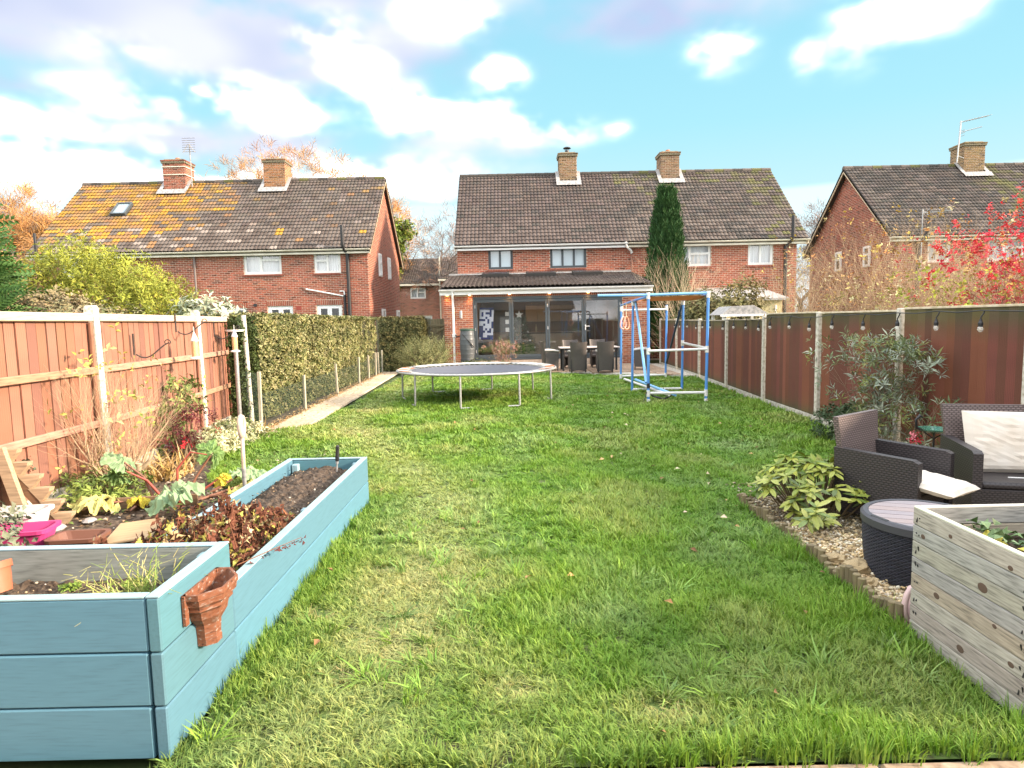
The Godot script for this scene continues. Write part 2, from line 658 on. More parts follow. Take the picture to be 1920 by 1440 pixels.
# which of the tile colours: 0 brown 1 grey brown 2 gold 3 orange brown 4 pale 5 moss 6 dark 7 new brown 8 new brown lighter
func tile_pick(paint: int, x: float, v: float) -> int:
	var nz := tile_noise.get_noise_2d(x * 9.0, v * 60.0)
	var r := rng.randf()
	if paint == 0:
		var g := smoothstep(7.6, 4.4, x + (1.0 - v) * 0.5) * smoothstep(-0.1, 0.5, v + 0.3 * nz) * R(0.6, 1.3) + nz * 0.2  # gold share: lichen, plus low sun put into the tile colour
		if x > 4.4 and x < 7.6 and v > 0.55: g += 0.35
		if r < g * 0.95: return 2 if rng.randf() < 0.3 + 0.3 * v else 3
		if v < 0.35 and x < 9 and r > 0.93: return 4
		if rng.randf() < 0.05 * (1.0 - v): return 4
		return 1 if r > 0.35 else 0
	if paint == 1:
		if x < 7.15:
			return 7 if r < 0.5 else (8 if r < 0.93 else 6)
		if v > 0.8 and r < 0.3: return 5
		if x > 8.2 and x < 10.0 and v > 0.3 and r < 0.3 * v: return 5
		if x > 13.0 and r < 0.35: return 5
		if x < 8.0 and v > 0.85 and r < 0.25: return 4
		return 6 if r < 0.3 else (1 if r < 0.75 else 0)
	if paint == 2:
		var d := absf(x - 6.2 - (1.0 - v) * 1.6)
		if r < 0.75 * smoothstep(1.5, 0.0, d + nz) * smoothstep(0.05, 0.4, v): return 5
		return 6 if r < 0.45 else (1 if r < 0.7 else 0)
	return 8 if r < 0.45 else (1 if r < 0.8 else 9)


func chimney(p: Node3D, x: float, z: float, y0: float, y1: float, w: float, d: float, base: Color, pot: int) -> void:
	var b := MB.new()
	b.box(Vector3(-w / 2, y0, -d / 2), Vector3(w / 2, y1 - 0.16, d / 2))
	var o := put(p, "chimney", b.mesh(), M.mortar, X(Vector3(x, 0, z)))
	var xs := []
	var cs := PackedColorArray()
	brick_rows(xs, cs, Vector3(-w / 2, 0, d / 2), Vector3.RIGHT, Vector3.BACK, w, y0, y1 - 0.16, [], [], base)
	brick_rows(xs, cs, Vector3(w / 2, 0, d / 2), Vector3.FORWARD, Vector3.RIGHT, d, y0, y1 - 0.16, [], [], base)
	brick_rows(xs, cs, Vector3(-w / 2, 0, -d / 2), Vector3.BACK, Vector3.LEFT, d, y0, y1 - 0.16, [], [], base)
	for k in 2:
		var e := 0.03 + 0.03 * k
		var yy := y1 - 0.16 + 0.08 * k
		brick_rows(xs, cs, Vector3(-w / 2 - e, 0, d / 2 + e), Vector3.RIGHT, Vector3.BACK, w + 2 * e, yy, yy + 0.07, [], [], base * 0.8)
		brick_rows(xs, cs, Vector3(w / 2 + e, 0, d / 2 + e), Vector3.FORWARD, Vector3.RIGHT, d + 2 * e, yy, yy + 0.07, [], [], base * 0.8)
		brick_rows(xs, cs, Vector3(-w / 2 - e, 0, -d / 2 - e), Vector3.BACK, Vector3.LEFT, d + 2 * e, yy, yy + 0.07, [], [], base * 0.8)
	many(o, "brick_courses", M.brick, M.brick_any, xs, cs)
	var c := MB.new()
	c.cbox(X(Vector3(0, y1 - 0.09, 0)), Vector3(w + 0.11, 0.145, d + 0.11), 0.02)
	c.cbox(X(Vector3(0, y1, 0)), Vector3(w - 0.05, 0.1, d - 0.05), 0.04)
	put(o, "cap", c.mesh(), M.chimney_top)
	var t := MB.new()
	if pot == 1:
		t.lathe([Vector2(0.11, y1), Vector2(0.13, y1 + 0.06), Vector2(0.11, y1 + 0.1), Vector2(0.1, y1 + 0.18)], 12)
	elif pot == 2:
		t.lathe([Vector2(0.1, y1), Vector2(0.09, y1 + 0.2)], 12)
		for k in 4:
			t.rod(Vector3(0.09 * cos(k * PI / 2), y1 + 0.15, 0.09 * sin(k * PI / 2)), Vector3(0.09 * cos(k * PI / 2), y1 + 0.3, 0.09 * sin(k * PI / 2)), 0.012, 5)
		t.lathe([Vector2(0.19, y1 + 0.29), Vector2(0.15, y1 + 0.34), Vector2(0.0, y1 + 0.37)], 12)
	if pot > 0:
		put(o, "chimney_pot", t.mesh(), M.pot if pot == 1 else M.black)


# a pair of houses under one roof. Local axes: x along the front, front wall at z = 0
func house(nm: String, label: String, at: Vector3, w: float, depth: float, holes: Array, blank: Array, gables: Array, paint: int, base: Color, over: Array, roof_off: Array) -> Node3D:
	var o := thing(nm, label, "house", at)
	var eave := 4.98
	var rise := 3.36
	var run := depth * 0.5
	var b := MB.new()
	wall_box(b, w, -0.1, eave, 0.25, holes + blank)
	b.box(Vector3(0.26, -0.1, -depth), Vector3(w - 0.26, eave, -depth + 0.25))
	for sx in [0.0, w]:
		var poly := PackedVector2Array([Vector2(0.26, -0.1), Vector2(depth - 0.001, -0.1), Vector2(depth - 0.001, eave), Vector2(run, eave + rise), Vector2(0.26, eave + 0.2)])
		var q := 0.0 if sx == 0.0 else 0.25
		b.prism(poly, sx - q, sx - q + 0.25, Transform3D(Basis(Vector3.FORWARD, Vector3.UP, Vector3.RIGHT), Vector3.ZERO))
	put(o, "wall", b.mesh(), M.mortar)
	var xs := []
	var cs := PackedColorArray()
	var hb := blank.duplicate()
	for h in holes:
		hb.append([h[0], h[1], h[2], h[3] + 0.215])
		soldier_row(xs, cs, Vector3.ZERO, Vector3.RIGHT, Vector3.BACK, h[0] - 0.05, h[2] + 0.05, h[3], base)
	var hb2 := []
	for h in hb:
		hb2.append(h)
	brick_rows(xs, cs, Vector3.ZERO, Vector3.RIGHT, Vector3.BACK, w, 0.0, eave - 0.02, hb2, [], base)
	for g in gables:
		var gh := []
		for h in g[1]:
			gh.append([h[0], h[1], h[2], h[3]])
		if g[0] > 0:
			brick_rows(xs, cs, Vector3(w, 0, 0), Vector3.FORWARD, Vector3.RIGHT, depth, 0.0, eave + rise - 0.1, gh, [run, eave, rise / run], base * 0.95)
		else:
			brick_rows(xs, cs, Vector3(0, 0, -depth), Vector3.BACK, Vector3.LEFT, depth, 0.0, eave + rise - 0.1, gh, [run, eave, rise / run], base * 0.95)
	many(o, "brick_courses", M.brick, M.brick_any, xs, cs)
	# roof
	var drop := 0.3 * rise / run
	var p0 := Vector3(-roof_off[0], eave - drop + 0.12, 0.3)
	var rw: float = w + roof_off[0] + roof_off[1]
	var top := Vector3(0, eave + rise + 0.12, -run)
	var s := Vector3(0, top.y - p0.y, top.z - p0.z)
	var slab := PackedVector2Array([Vector2(0.26, p0.y - 0.03), Vector2(-run, top.y - 0.03), Vector2(-2 * run - 0.3, p0.y - 0.03), Vector2(-2 * run - 0.3, p0.y - 0.12), Vector2(-run, top.y - 0.13), Vector2(0.26, p0.y - 0.12)])
	var sb := MB.new()
	sb.prism(slab, -roof_off[0] + 0.02, w + roof_off[1] - 0.02, Transform3D(Basis(Vector3.BACK, Vector3.UP, Vector3.RIGHT), Vector3.ZERO))
	var roof := put(o, "roof", sb.mesh(), M.felt)
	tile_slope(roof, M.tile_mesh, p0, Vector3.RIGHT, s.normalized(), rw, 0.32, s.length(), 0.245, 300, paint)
	var back := MB.new()
	back.quad(Vector3(-roof_off[0], p0.y, -2 * run - 0.3), Vector3(-roof_off[0], top.y, -run), Vector3(w + roof_off[1], top.y, -run), Vector3(w + roof_off[1], p0.y, -2 * run - 0.3))
	put(roof, "rear_slope", back.mesh(), M.tiles[1])
	var rt := MB.new()
	rt.tube(PackedVector3Array([Vector3(0, 0, 0), Vector3(0.44, 0, 0)]), PackedFloat32Array([0.13, 0.12]), 10)
	var rm := rt.mesh()
	for k in int(rw / 0.44):
		put(roof, "ridge_tile", rm, M.tiles[[1, 6, 1, 5][k % 4] if paint != 1 or k * 0.44 > 7.1 else 6], Transform3D(Basis(), Vector3(-roof_off[0] + k * 0.44 + 0.02, top.y - 0.01, -run)))
	# bargeboards under the tile edge
	for sx in [-roof_off[0] + 0.02, w + roof_off[1] - 0.06]:
		var vb := MB.new()
		for q in [[p0, top], [Vector3(0, p0.y, -2 * run - 0.3), top]]:
			var a := Vector3(sx, q[0].y - 0.06, q[0].z)
			var e := Vector3(sx, q[1].y - 0.06, q[1].z)
			vb.quad(a, e, e - Vector3(0, 0.14, 0), a - Vector3(0, 0.14, 0))
			vb.quad(a + Vector3(0.04, 0, 0), a + Vector3(0.04, -0.14, 0), e + Vector3(0.04, -0.14, 0), e + Vector3(0.04, 0, 0))
			vb.quad(a - Vector3(0, 0.14, 0), e - Vector3(0, 0.14, 0), e + Vector3(0.04, -0.14, 0), a + Vector3(0.04, -0.14, 0))
		put(roof, "verge", vb.mesh(), M.verge)
	# gutter and fascia
	for seg in over:
		var gb := MB.new()
		gb.box(Vector3(seg[0], p0.y - 0.2, 0.2), Vector3(seg[1], p0.y - 0.025, 0.235))
		gb.box(Vector3(seg[0], p0.y - 0.2, 0.002), Vector3(seg[1], p0.y - 0.185, 0.199))
		put(o, "fascia", gb.mesh(), seg[2])
		var gt := MB.new()
		gutter_shape(gt, seg[0] - 0.02, seg[1] + 0.02, p0.y - 0.03, 0.29)
		put(o, "gutter", gt.mesh(), seg[2])
	o.set_meta("eave", p0.y)
	return o


func gutter_shape(b: MB, x0: float, x1: float, y: float, z: float) -> void:
	var pr := []
	for k in 9:
		var a := PI + PI * k / 8
		pr.append(Vector2(cos(a) * 0.058, sin(a) * 0.058))
	for k in 8:
		var p: Vector2 = pr[k]
		var q: Vector2 = pr[k + 1]
		b.out_quad(Vector3(x0, y + p.y, z + p.x), Vector3(x1, y + p.y, z + p.x), Vector3(x1, y + q.y, z + q.x), Vector3(x0, y + q.y, z + q.x), Vector3(0, p.y + q.y, p.x + q.x))
		for e in [x0, x1]:
			b.out_tri(Vector3(e, y, z), Vector3(e, y + p.y, z + p.x), Vector3(e, y + q.y, z + q.x), Vector3(-1 if e == x0 else 1, 0, 0))
	b.box(Vector3(x0, y - 0.004, z + 0.054), Vector3(x1, y + 0.012, z + 0.066))


func pipe(p: Node3D, nm: String, pts: Array, r: float, mat: Material, collars := true) -> void:
	var b := MB.new()
	var rr := PackedFloat32Array()
	for k in pts:
		rr.append(r)
	b.tube(PackedVector3Array(pts), rr, 10)
	if collars:
		var a: Vector3 = pts[0]
		var e: Vector3 = pts[pts.size() - 1]
		var n := int(a.distance_to(e) / 1.2)
		for k in n:
			var q := a.lerp(e, (k + 0.5) / maxf(n, 1))
			if pts.size() == 2:
				b.rod(q - (e - a).normalized() * 0.04, q + (e - a).normalized() * 0.04, r * 1.35, 10)
	put(p, nm, b.mesh(), mat)


# ------------------------------------------------------------------ plants
# limbs of a bare tree, grown from a point; pieces thinner than fine go to twigs
func limb(tr: MB, tw: MB, p: Vector3, d: Vector3, len: float, r: float, lv: int, spread: float, lift: float, tips: Array, wig := 0.16) -> void:
	var n := 4
	var pts := PackedVector3Array([p])
	var rad := PackedFloat32Array([r])
	var dir := d.normalized()
	for k in n:
		dir = (dir + rv(wig) + Vector3.UP * lift).normalized()
		p += dir * len / n
		pts.append(p)
		rad.append(r * (1.0 - 0.42 * (k + 1) / n))
	var dst := tr if r > 0.03 else tw
	dst.tube(pts, rad, 7 if r > 0.08 else (5 if r > 0.03 else 3), false)
	if lv <= 0:
		tips.append([p, dir])
		return
	var kids := 2 + (1 if rng.randf() < 0.6 else 0)
	var turn := R(0, TAU)
	for k in kids:
		var side := dir.cross(Vector3.UP if absf(dir.y) < 0.95 else Vector3.RIGHT).normalized().rotated(dir, turn + TAU * k / kids + R(-0.4, 0.4))
		limb(tr, tw, p, (dir + side * spread * R(0.6, 1.25)).normalized(), len * R(0.66, 0.86), rad[n] * (0.8 if kids == 2 else 0.7), lv - 1, spread, lift, tips, wig)
	if lv >= 2:
		for k in [1, 2, 3]:
			if rng.randf() < 0.75:
				var side2 := dir.cross(Vector3.UP).normalized().rotated(dir, R(0, TAU))
				limb(tr, tw, pts[k], (dir * 0.5 + side2).normalized(), len * R(0.4, 0.62), rad[k] * 0.42, lv - 2, spread, lift, tips, wig)


func bare_tree(nm: String, label: String, at: Vector3, h: float, r: float, lv: int, spread: float, sd: int, bark: Material, twigc: Material, grp: String) -> Array:
	rng.seed = sd
	var o := thing(nm, label, "tree", at, 0.0, grp)
	var a := MB.new()
	var b := MB.new()
	var tips := []
	limb(a, b, Vector3(0, -0.1, 0), Vector3(R(-0.06, 0.06), 1, R(-0.06, 0.06)), h * 0.27, r, lv, spread, 0.03, tips)
	put(o, "trunk", a.mesh(), bark)
	put(o, "twigs", b.mesh(), twigc).set_meta("kind", "stuff")
	return [o, tips]


# leafy twig: a handful of leaves round a short stem, about 1 unit long
func sprig(n: int, ll: float, lw: float, open := 1.0) -> ArrayMesh:
	var b := MB.new()
	for k in n:
		var a := TAU * k * 0.382 + R(-0.3, 0.3)
		var y := R(0.05, 0.8)
		var d := Vector3(cos(a) * open, R(0.1, 0.9), sin(a) * open).normalized()
		b.leaf(Vector3(0, y, 0) + d * 0.03, d, Vector3(-d.x * d.y, 1, -d.z * d.y) + rv(0.4), ll * R(0.7, 1.2), lw * R(0.8, 1.2), R(0.0, 0.5))
	return b.mesh()


func at_dir(p: Vector3, d: Vector3, s: float) -> Transform3D:
	var y := d.normalized()
	var x := y.cross(Vector3(0.13, 0.31, 0.94) if absf(y.z) < 0.9 else Vector3.RIGHT).normalized().rotated(y, R(0, TAU))
	return Transform3D(Basis(x * s, y * s, x.cross(y) * s), p)


# shrub of sprigs filling lumpy ellipsoids [centre, radii]; stems below
func shrub(nm: String, label: String, cat: String, at: Vector3, lumps: Array, count: int, mesh: Mesh, size: float, cols: Array, sd: int, stem: Material, back := Color(0.3, 0.3, 0.15), grp := "") -> Node3D:
	rng.seed = sd
	var o := thing(nm, label, cat, at, 0.0, grp)
	var xs := []
	var cs := PackedColorArray()
	var vol := 0.0
	for l in lumps:
		vol += l[1].x * l[1].y * l[1].z
	for l in lumps:
		var n := int(count * l[1].x * l[1].y * l[1].z / vol)
		var tone: Color = cols[rng.randi() % cols.size()]
		for k in n:
			var d := rv().normalized()
			var rr := pow(R(0.25, 1.0), 0.45) * R(0.86, 1.08)
			var p: Vector3 = l[0] + d * l[1] * rr
			if p.y < 0.0: continue
			xs.append(at_dir(p, d + Vector3.UP * 0.5 + rv(0.5), size * R(0.7, 1.3)))
			cs.append(jit(tone.lerp(cols[rng.randi() % cols.size()], 0.5), 0.3))
	many(o, "leaves", mesh, tinted(0.6, back), xs, cs)
	var b := MB.new()
	for k in 9:
		var l = lumps[k % lumps.size()]
		var tip: Vector3 = l[0] + rv(0.5) * l[1]
		var root := Vector3(R(-0.1, 0.1), -0.03, R(-0.1, 0.1))
		b.tube(PackedVector3Array([root, root.lerp(tip, 0.5) + rv(0.06), tip]), PackedFloat32Array([0.02, 0.014, 0.006]), 5)
	put(o, "stem", b.mesh(), stem)
	return o


# bare arching stems from one root
func twiggy(nm: String, label: String, cat: String, at: Vector3, stems: int, h: float, spread: float, r: float, lv: int, sd: int, mat: Material, leafs: Array, grp := "") -> Node3D:
	rng.seed = sd
	var o := thing(nm, label, cat, at, 0.0, grp)
	var a := MB.new()
	var tips := []
	for k in stems:
		var an := R(0, TAU)
		var q := R(0.05, 1.0) * spread
		limb(a, a, Vector3(cos(an) * 0.08, -0.03, sin(an) * 0.08), Vector3(cos(an) * q, 1, sin(an) * q), h * R(0.3, 0.5), r * R(0.7, 1.1), lv, 0.42, 0.05, tips, 0.1)
	put(o, "stems", a.mesh(), mat).set_meta("kind", "stuff")
	if leafs.size() > 0:
		var xs := []
		var cs := PackedColorArray()
		for t in tips:
			for m in leafs[3]:
				if rng.randf() < leafs[2]:
					var t1 = tips[rng.randi() % tips.size()] if m > 0 else t
					xs.append(at_dir(t1[0] + rv(0.06) * (1 + m), t1[1] + rv(0.8), leafs[1] * R(0.6, 1.3)))
					cs.append(jit(leafs[4][rng.randi() % leafs[4].size()], 0.3))
		if xs.size() > 0:
			many(o, "leaves", leafs[0], tinted(0.6, Color(0.4, 0.35, 0.2)), xs, cs)
	return o


# ------------------------------------------------------------------ the scene
func _ready() -> void:
	var cam := Camera3D.new()
	cam.name = "camera"
	cam.position = Vector3(0, 1.7, 0)
	cam.basis = Basis(Vector3.RIGHT, deg_to_rad(-5.6)) * Basis(Vector3.BACK, deg_to_rad(-1.25))
	cam.fov = rad_to_deg(2.0 * atan(720.0 / 1200.0))
	cam.far = 400.0
	cam.near = 0.05
	add_child(cam)
	cam.current = true

	var env := Environment.new()
	env.background_mode = Environment.BG_SKY
	var sky := Sky.new()
	var pano := PanoramaSkyMaterial.new()
	pano.panorama = ImageTexture.create_from_image(sky_image())
	sky.sky_material = pano
	env.sky = sky
	env.background_energy_multiplier = 0.5
	env.tonemap_mode = Environment.TONE_MAPPER_LINEAR
	env.tonemap_exposure = 3.5
	env.sdfgi_enabled = true
	env.ssao_enabled = true
	env.ssil_enabled = true
	var we := WorldEnvironment.new()
	we.name = "environment"
	we.environment = env
	add_child(we)

	var sun := DirectionalLight3D.new()
	sun.name = "sun"
	sun.light_color = Color(1.0, 0.9, 0.79)
	sun.light_energy = 1.05
	sun.light_angular_distance = 6.0
	sun.shadow_enabled = true
	add_child(sun)
	sun.look_at_from_position(SUN * 20.0, Vector3.ZERO, Vector3.UP)

	rng.seed = 1
	tile_noise.seed = 3
	tile_noise.frequency = 0.12
	tile_noise.fractal_octaves = 3
	materials()
	ground()
	houses()
	extension()
	far_trees()
	back_row()
	right_fence()
	left_fence()
	hedge_and_path()
	blue_planters()
	left_bed()
	trampoline()
	climbing_frame()
	patio_set()
	right_corner()
	grass()


func materials() -> void:
	M.glass = glass(0.004)
	M.brick = brick_mesh()
	var grain := [L(0.62, 0.62, 0.62), L(0.85, 0.84, 0.83), L(1, 1, 1)]
	M.brick_any = mott(grain, 0.02, Vector3.ONE * 1.7, 0.9, 0.15, true)
	M.brick_any.vertex_color_use_as_albedo = true
	M.tile_any = mott(grain, 0.03, Vector3.ONE * 2.3, 0.9, 0.3, true, 4, 3)
	M.tile_any.vertex_color_use_as_albedo = true
	M.mortar = mott([L(0.38, 0.29, 0.22), L(0.5, 0.39, 0.3), L(0.56, 0.45, 0.36)], 0.03, Vector3.ONE, 0.95, 0.2, true)
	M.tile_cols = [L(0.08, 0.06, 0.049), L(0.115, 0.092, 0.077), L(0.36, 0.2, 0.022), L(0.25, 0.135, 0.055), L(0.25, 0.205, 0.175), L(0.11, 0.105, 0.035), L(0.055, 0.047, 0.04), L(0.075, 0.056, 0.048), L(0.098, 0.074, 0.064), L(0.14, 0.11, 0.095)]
	M.tiles = []
	for c in M.tile_cols:
		M.tiles.append(mott([c * 0.6, c * 0.95, c * 1.25], 0.03, Vector3.ONE * 2.3, 0.9, 0.3, true, 4, 3))
	M.tile_mesh = tile_mesh(0.32, 0.245, 0.03)
	M.felt = flat(L(0.05, 0.045, 0.04), 0.95)
	M.upvc = flat(L(0.78, 0.78, 0.76), 0.35)
	M.cream = mott([L(0.55, 0.5, 0.4), L(0.7, 0.65, 0.53), L(0.76, 0.72, 0.62)], 0.02, Vector3(0.3, 2, 2), 0.5)
	M.verge = mott([L(0.4, 0.33, 0.2), L(0.55, 0.47, 0.33), L(0.62, 0.56, 0.42)], 0.03, Vector3.ONE, 0.8)
	M.black = flat(L(0.018, 0.018, 0.02), 0.45)
	M.grey_frame = flat(L(0.055, 0.07, 0.08), 0.45)
	M.net = flat(L(0.5, 0.53, 0.55), 0.9)  # net curtain, its tone raised for sky mirrored in the panes
	M.sky_blind = flat(L(0.5, 0.62, 0.68), 0.9)  # roller blind with the sky reflection put into its colour
	M.pot = flat(L(0.42, 0.16, 0.08), 0.85)
	M.chimney_top = mott([L(0.1, 0.09, 0.06), L(0.2, 0.17, 0.12), L(0.26, 0.24, 0.14)], 0.04, Vector3.ONE * 1.4, 0.95, 0.5)
	M.lead = mott([L(0.2, 0.2, 0.2), L(0.32, 0.31, 0.3), L(0.42, 0.4, 0.38)], 0.03, Vector3.ONE, 0.7)
	M.galv = mott([L(0.3, 0.31, 0.31), L(0.42, 0.43, 0.43), L(0.5, 0.5, 0.5)], 0.05, Vector3.ONE * 2, 0.42, 0.0)
	M.galv.metallic = 0.55
	M.concrete = mott([L(0.3, 0.28, 0.2), L(0.46, 0.43, 0.35), L(0.56, 0.53, 0.46), L(0.6, 0.58, 0.5)], 0.03, Vector3.ONE * 1.5, 0.95, 0.4, true)
	M.soil = mott([L(0.02, 0.013, 0.008), L(0.045, 0.03, 0.02), L(0.085, 0.06, 0.04), L(0.16, 0.12, 0.085)], 0.05, Vector3.ONE * 2.0, 0.98, 3.0, true, 5)
	M.bark = mott([L(0.1, 0.075, 0.05), L(0.19, 0.15, 0.1), L(0.26, 0.21, 0.15)], 0.05, Vector3(2, 0.6, 2), 0.95, 0.6)
	M.stem = flat(L(0.16, 0.11, 0.06), 0.9)
	M.white_paint = flat(L(0.75, 0.75, 0.73), 0.5)
	M.leaf_dark = L(0.035, 0.075, 0.02)


func poly_sheet(poly: PackedVector2Array, y: float) -> ArrayMesh:
	var b := MB.new()
	var idx := Geometry2D.triangulate_polygon(poly)
	for k in range(0, idx.size(), 3):
		var q := []
		for m in 3:
			q.append(Vector3(poly[idx[k + m]].x, y, poly[idx[k + m]].y))
		b.out_tri(q[0], q[1], q[2], Vector3.UP)
	return b.mesh()


func ground() -> void:
	var b := MB.new()
	b.quad(Vector3(-260, -0.06, 90), Vector3(260, -0.06, 90), Vector3(260, -0.06, -320), Vector3(-260, -0.06, -320))
	struct("ground", b.mesh(), mott([L(0.03, 0.055, 0.012), L(0.05, 0.085, 0.02), L(0.08, 0.1, 0.035)], 0.02, Vector3.ONE * 0.3, 0.95, 0.0, true))
	struct("lawn_soil", poly_sheet(lawn_edge, 0.0), mott([L(0.05, 0.04, 0.02), L(0.075, 0.11, 0.025), L(0.09, 0.15, 0.03), L(0.16, 0.17, 0.06)], 0.03, Vector3.ONE * 0.8, 0.95, 1.5, true, 5))
	var bed := PackedVector2Array([Vector2(-6.5, -2.9), Vector2(-1.9, -2.9), Vector2(-1.9, -6.1), Vector2(-2.5, -6.32), Vector2(-3.25, -6.8), Vector2(-3.7, -7.85), Vector2(-3.92, -9.2), Vector2(-3.9, -10.3), Vector2(-4.0, -22.5), Vector2(-5.4, -22.5), Vector2(-5.2, -11)])
	struct("garden_soil", poly_sheet(bed, -0.008), mott([L(0.03, 0.02, 0.012), L(0.065, 0.045, 0.03), L(0.11, 0.08, 0.055), L(0.2, 0.15, 0.1)], 0.04, Vector3.ONE * 1.4, 0.98, 3.0, true, 5))
	# paving at the photographer's feet
	rng.seed = 21
	var slab := MB.new()
	slab.cbox(X(Vector3(0, -0.025, 0)), Vector3(0.595, 0.05, 0.595), 0.012)
	var sm := slab.mesh()
	var base := MB.new()
	base.box(Vector3(-6, -0.08, -2.31), Vector3(6, -0.03, 0.9))
	var terrace := struct("terrace", base.mesh(), M.concrete)
	var mats := []
	for k in 4:
		var t := 0.85 + 0.1 * k
		mats.append(mott([L(0.22, 0.15, 0.1) * t, L(0.36, 0.26, 0.18) * t, L(0.45, 0.35, 0.26) * t], 0.04, Vector3.ONE * 1.3, 0.95, 0.8, true, 5, 6))
	for i in 19:
		for j in 5:
			put(terrace, "paving_slab", sm, mats[rng.randi() % 4], X(Vector3(-5.6 + i * 0.605, 0.0 + R(-0.003, 0.003), -1.985 + j * 0.605), 0.0, R(-0.006, 0.006), R(-0.006, 0.006)))
	# patio by the house
	var pb := MB.new()
	pb.prism(PackedVector2Array([Vector2(-3.0, -23.4), Vector2(5.35, -23.4), Vector2(5.3, -18.15), Vector2(0.7, -20.85), Vector2(-1.2, -21.45), Vector2(-3.0, -21.9)]), -0.05, 0.03, Transform3D(Basis(Vector3.RIGHT, Vector3.BACK, Vector3.DOWN), Vector3.ZERO))
	var patio := struct("patio", pb.mesh(), M.concrete)
	for i in 14:
		for j in 9:
			var q := Vector2(-2.7 + i * 0.61, -23.1 + j * 0.61)
			var lim := -20.75 + 0.585 * (q.x - 0.7) if q.x > 0.7 else -20.75 + 0.33 * (q.x - 0.7)
			if q.y + 0.3 < lim and q.x < 5.1:
				put(patio, "paving_slab", sm, mats[rng.randi() % 4], X(Vector3(q.x, 0.082 + R(-0.003, 0.003), q.y)))
	# unseen building behind the camera, mirrored by the doors; set close for shade
	var room := thing("unseen_garden_room", "unseen garden room behind the paved strip, set close to shade the planter", "garden room", Vector3(0, 0, 1.0))
	var rb := MB.new()
	rb.box(Vector3(-4.6, 0, 0), Vector3(4.6, 2.5, 3.5))
	put(room, "wall", rb.mesh(), flat(L(0.22, 0.2, 0.17), 0.8))
	var rr := MB.new()
	rr.prism(PackedVector2Array([Vector2(-0.5, 2.52), Vector2(3.8, 2.52), Vector2(1.7, 3.3)]), -4.8, 4.8, Transform3D(Basis(Vector3.BACK, Vector3.UP, Vector3.RIGHT), Vector3.ZERO))
	put(room, "roof", rr.mesh(), M.felt)
	var dr := MB.new()
	dr.cbox(X(Vector3(0, 1.05, -0.03)), Vector3(1.6, 2.0, 0.05), 0.01)
	put(room, "door", dr.mesh(), M.white_paint)


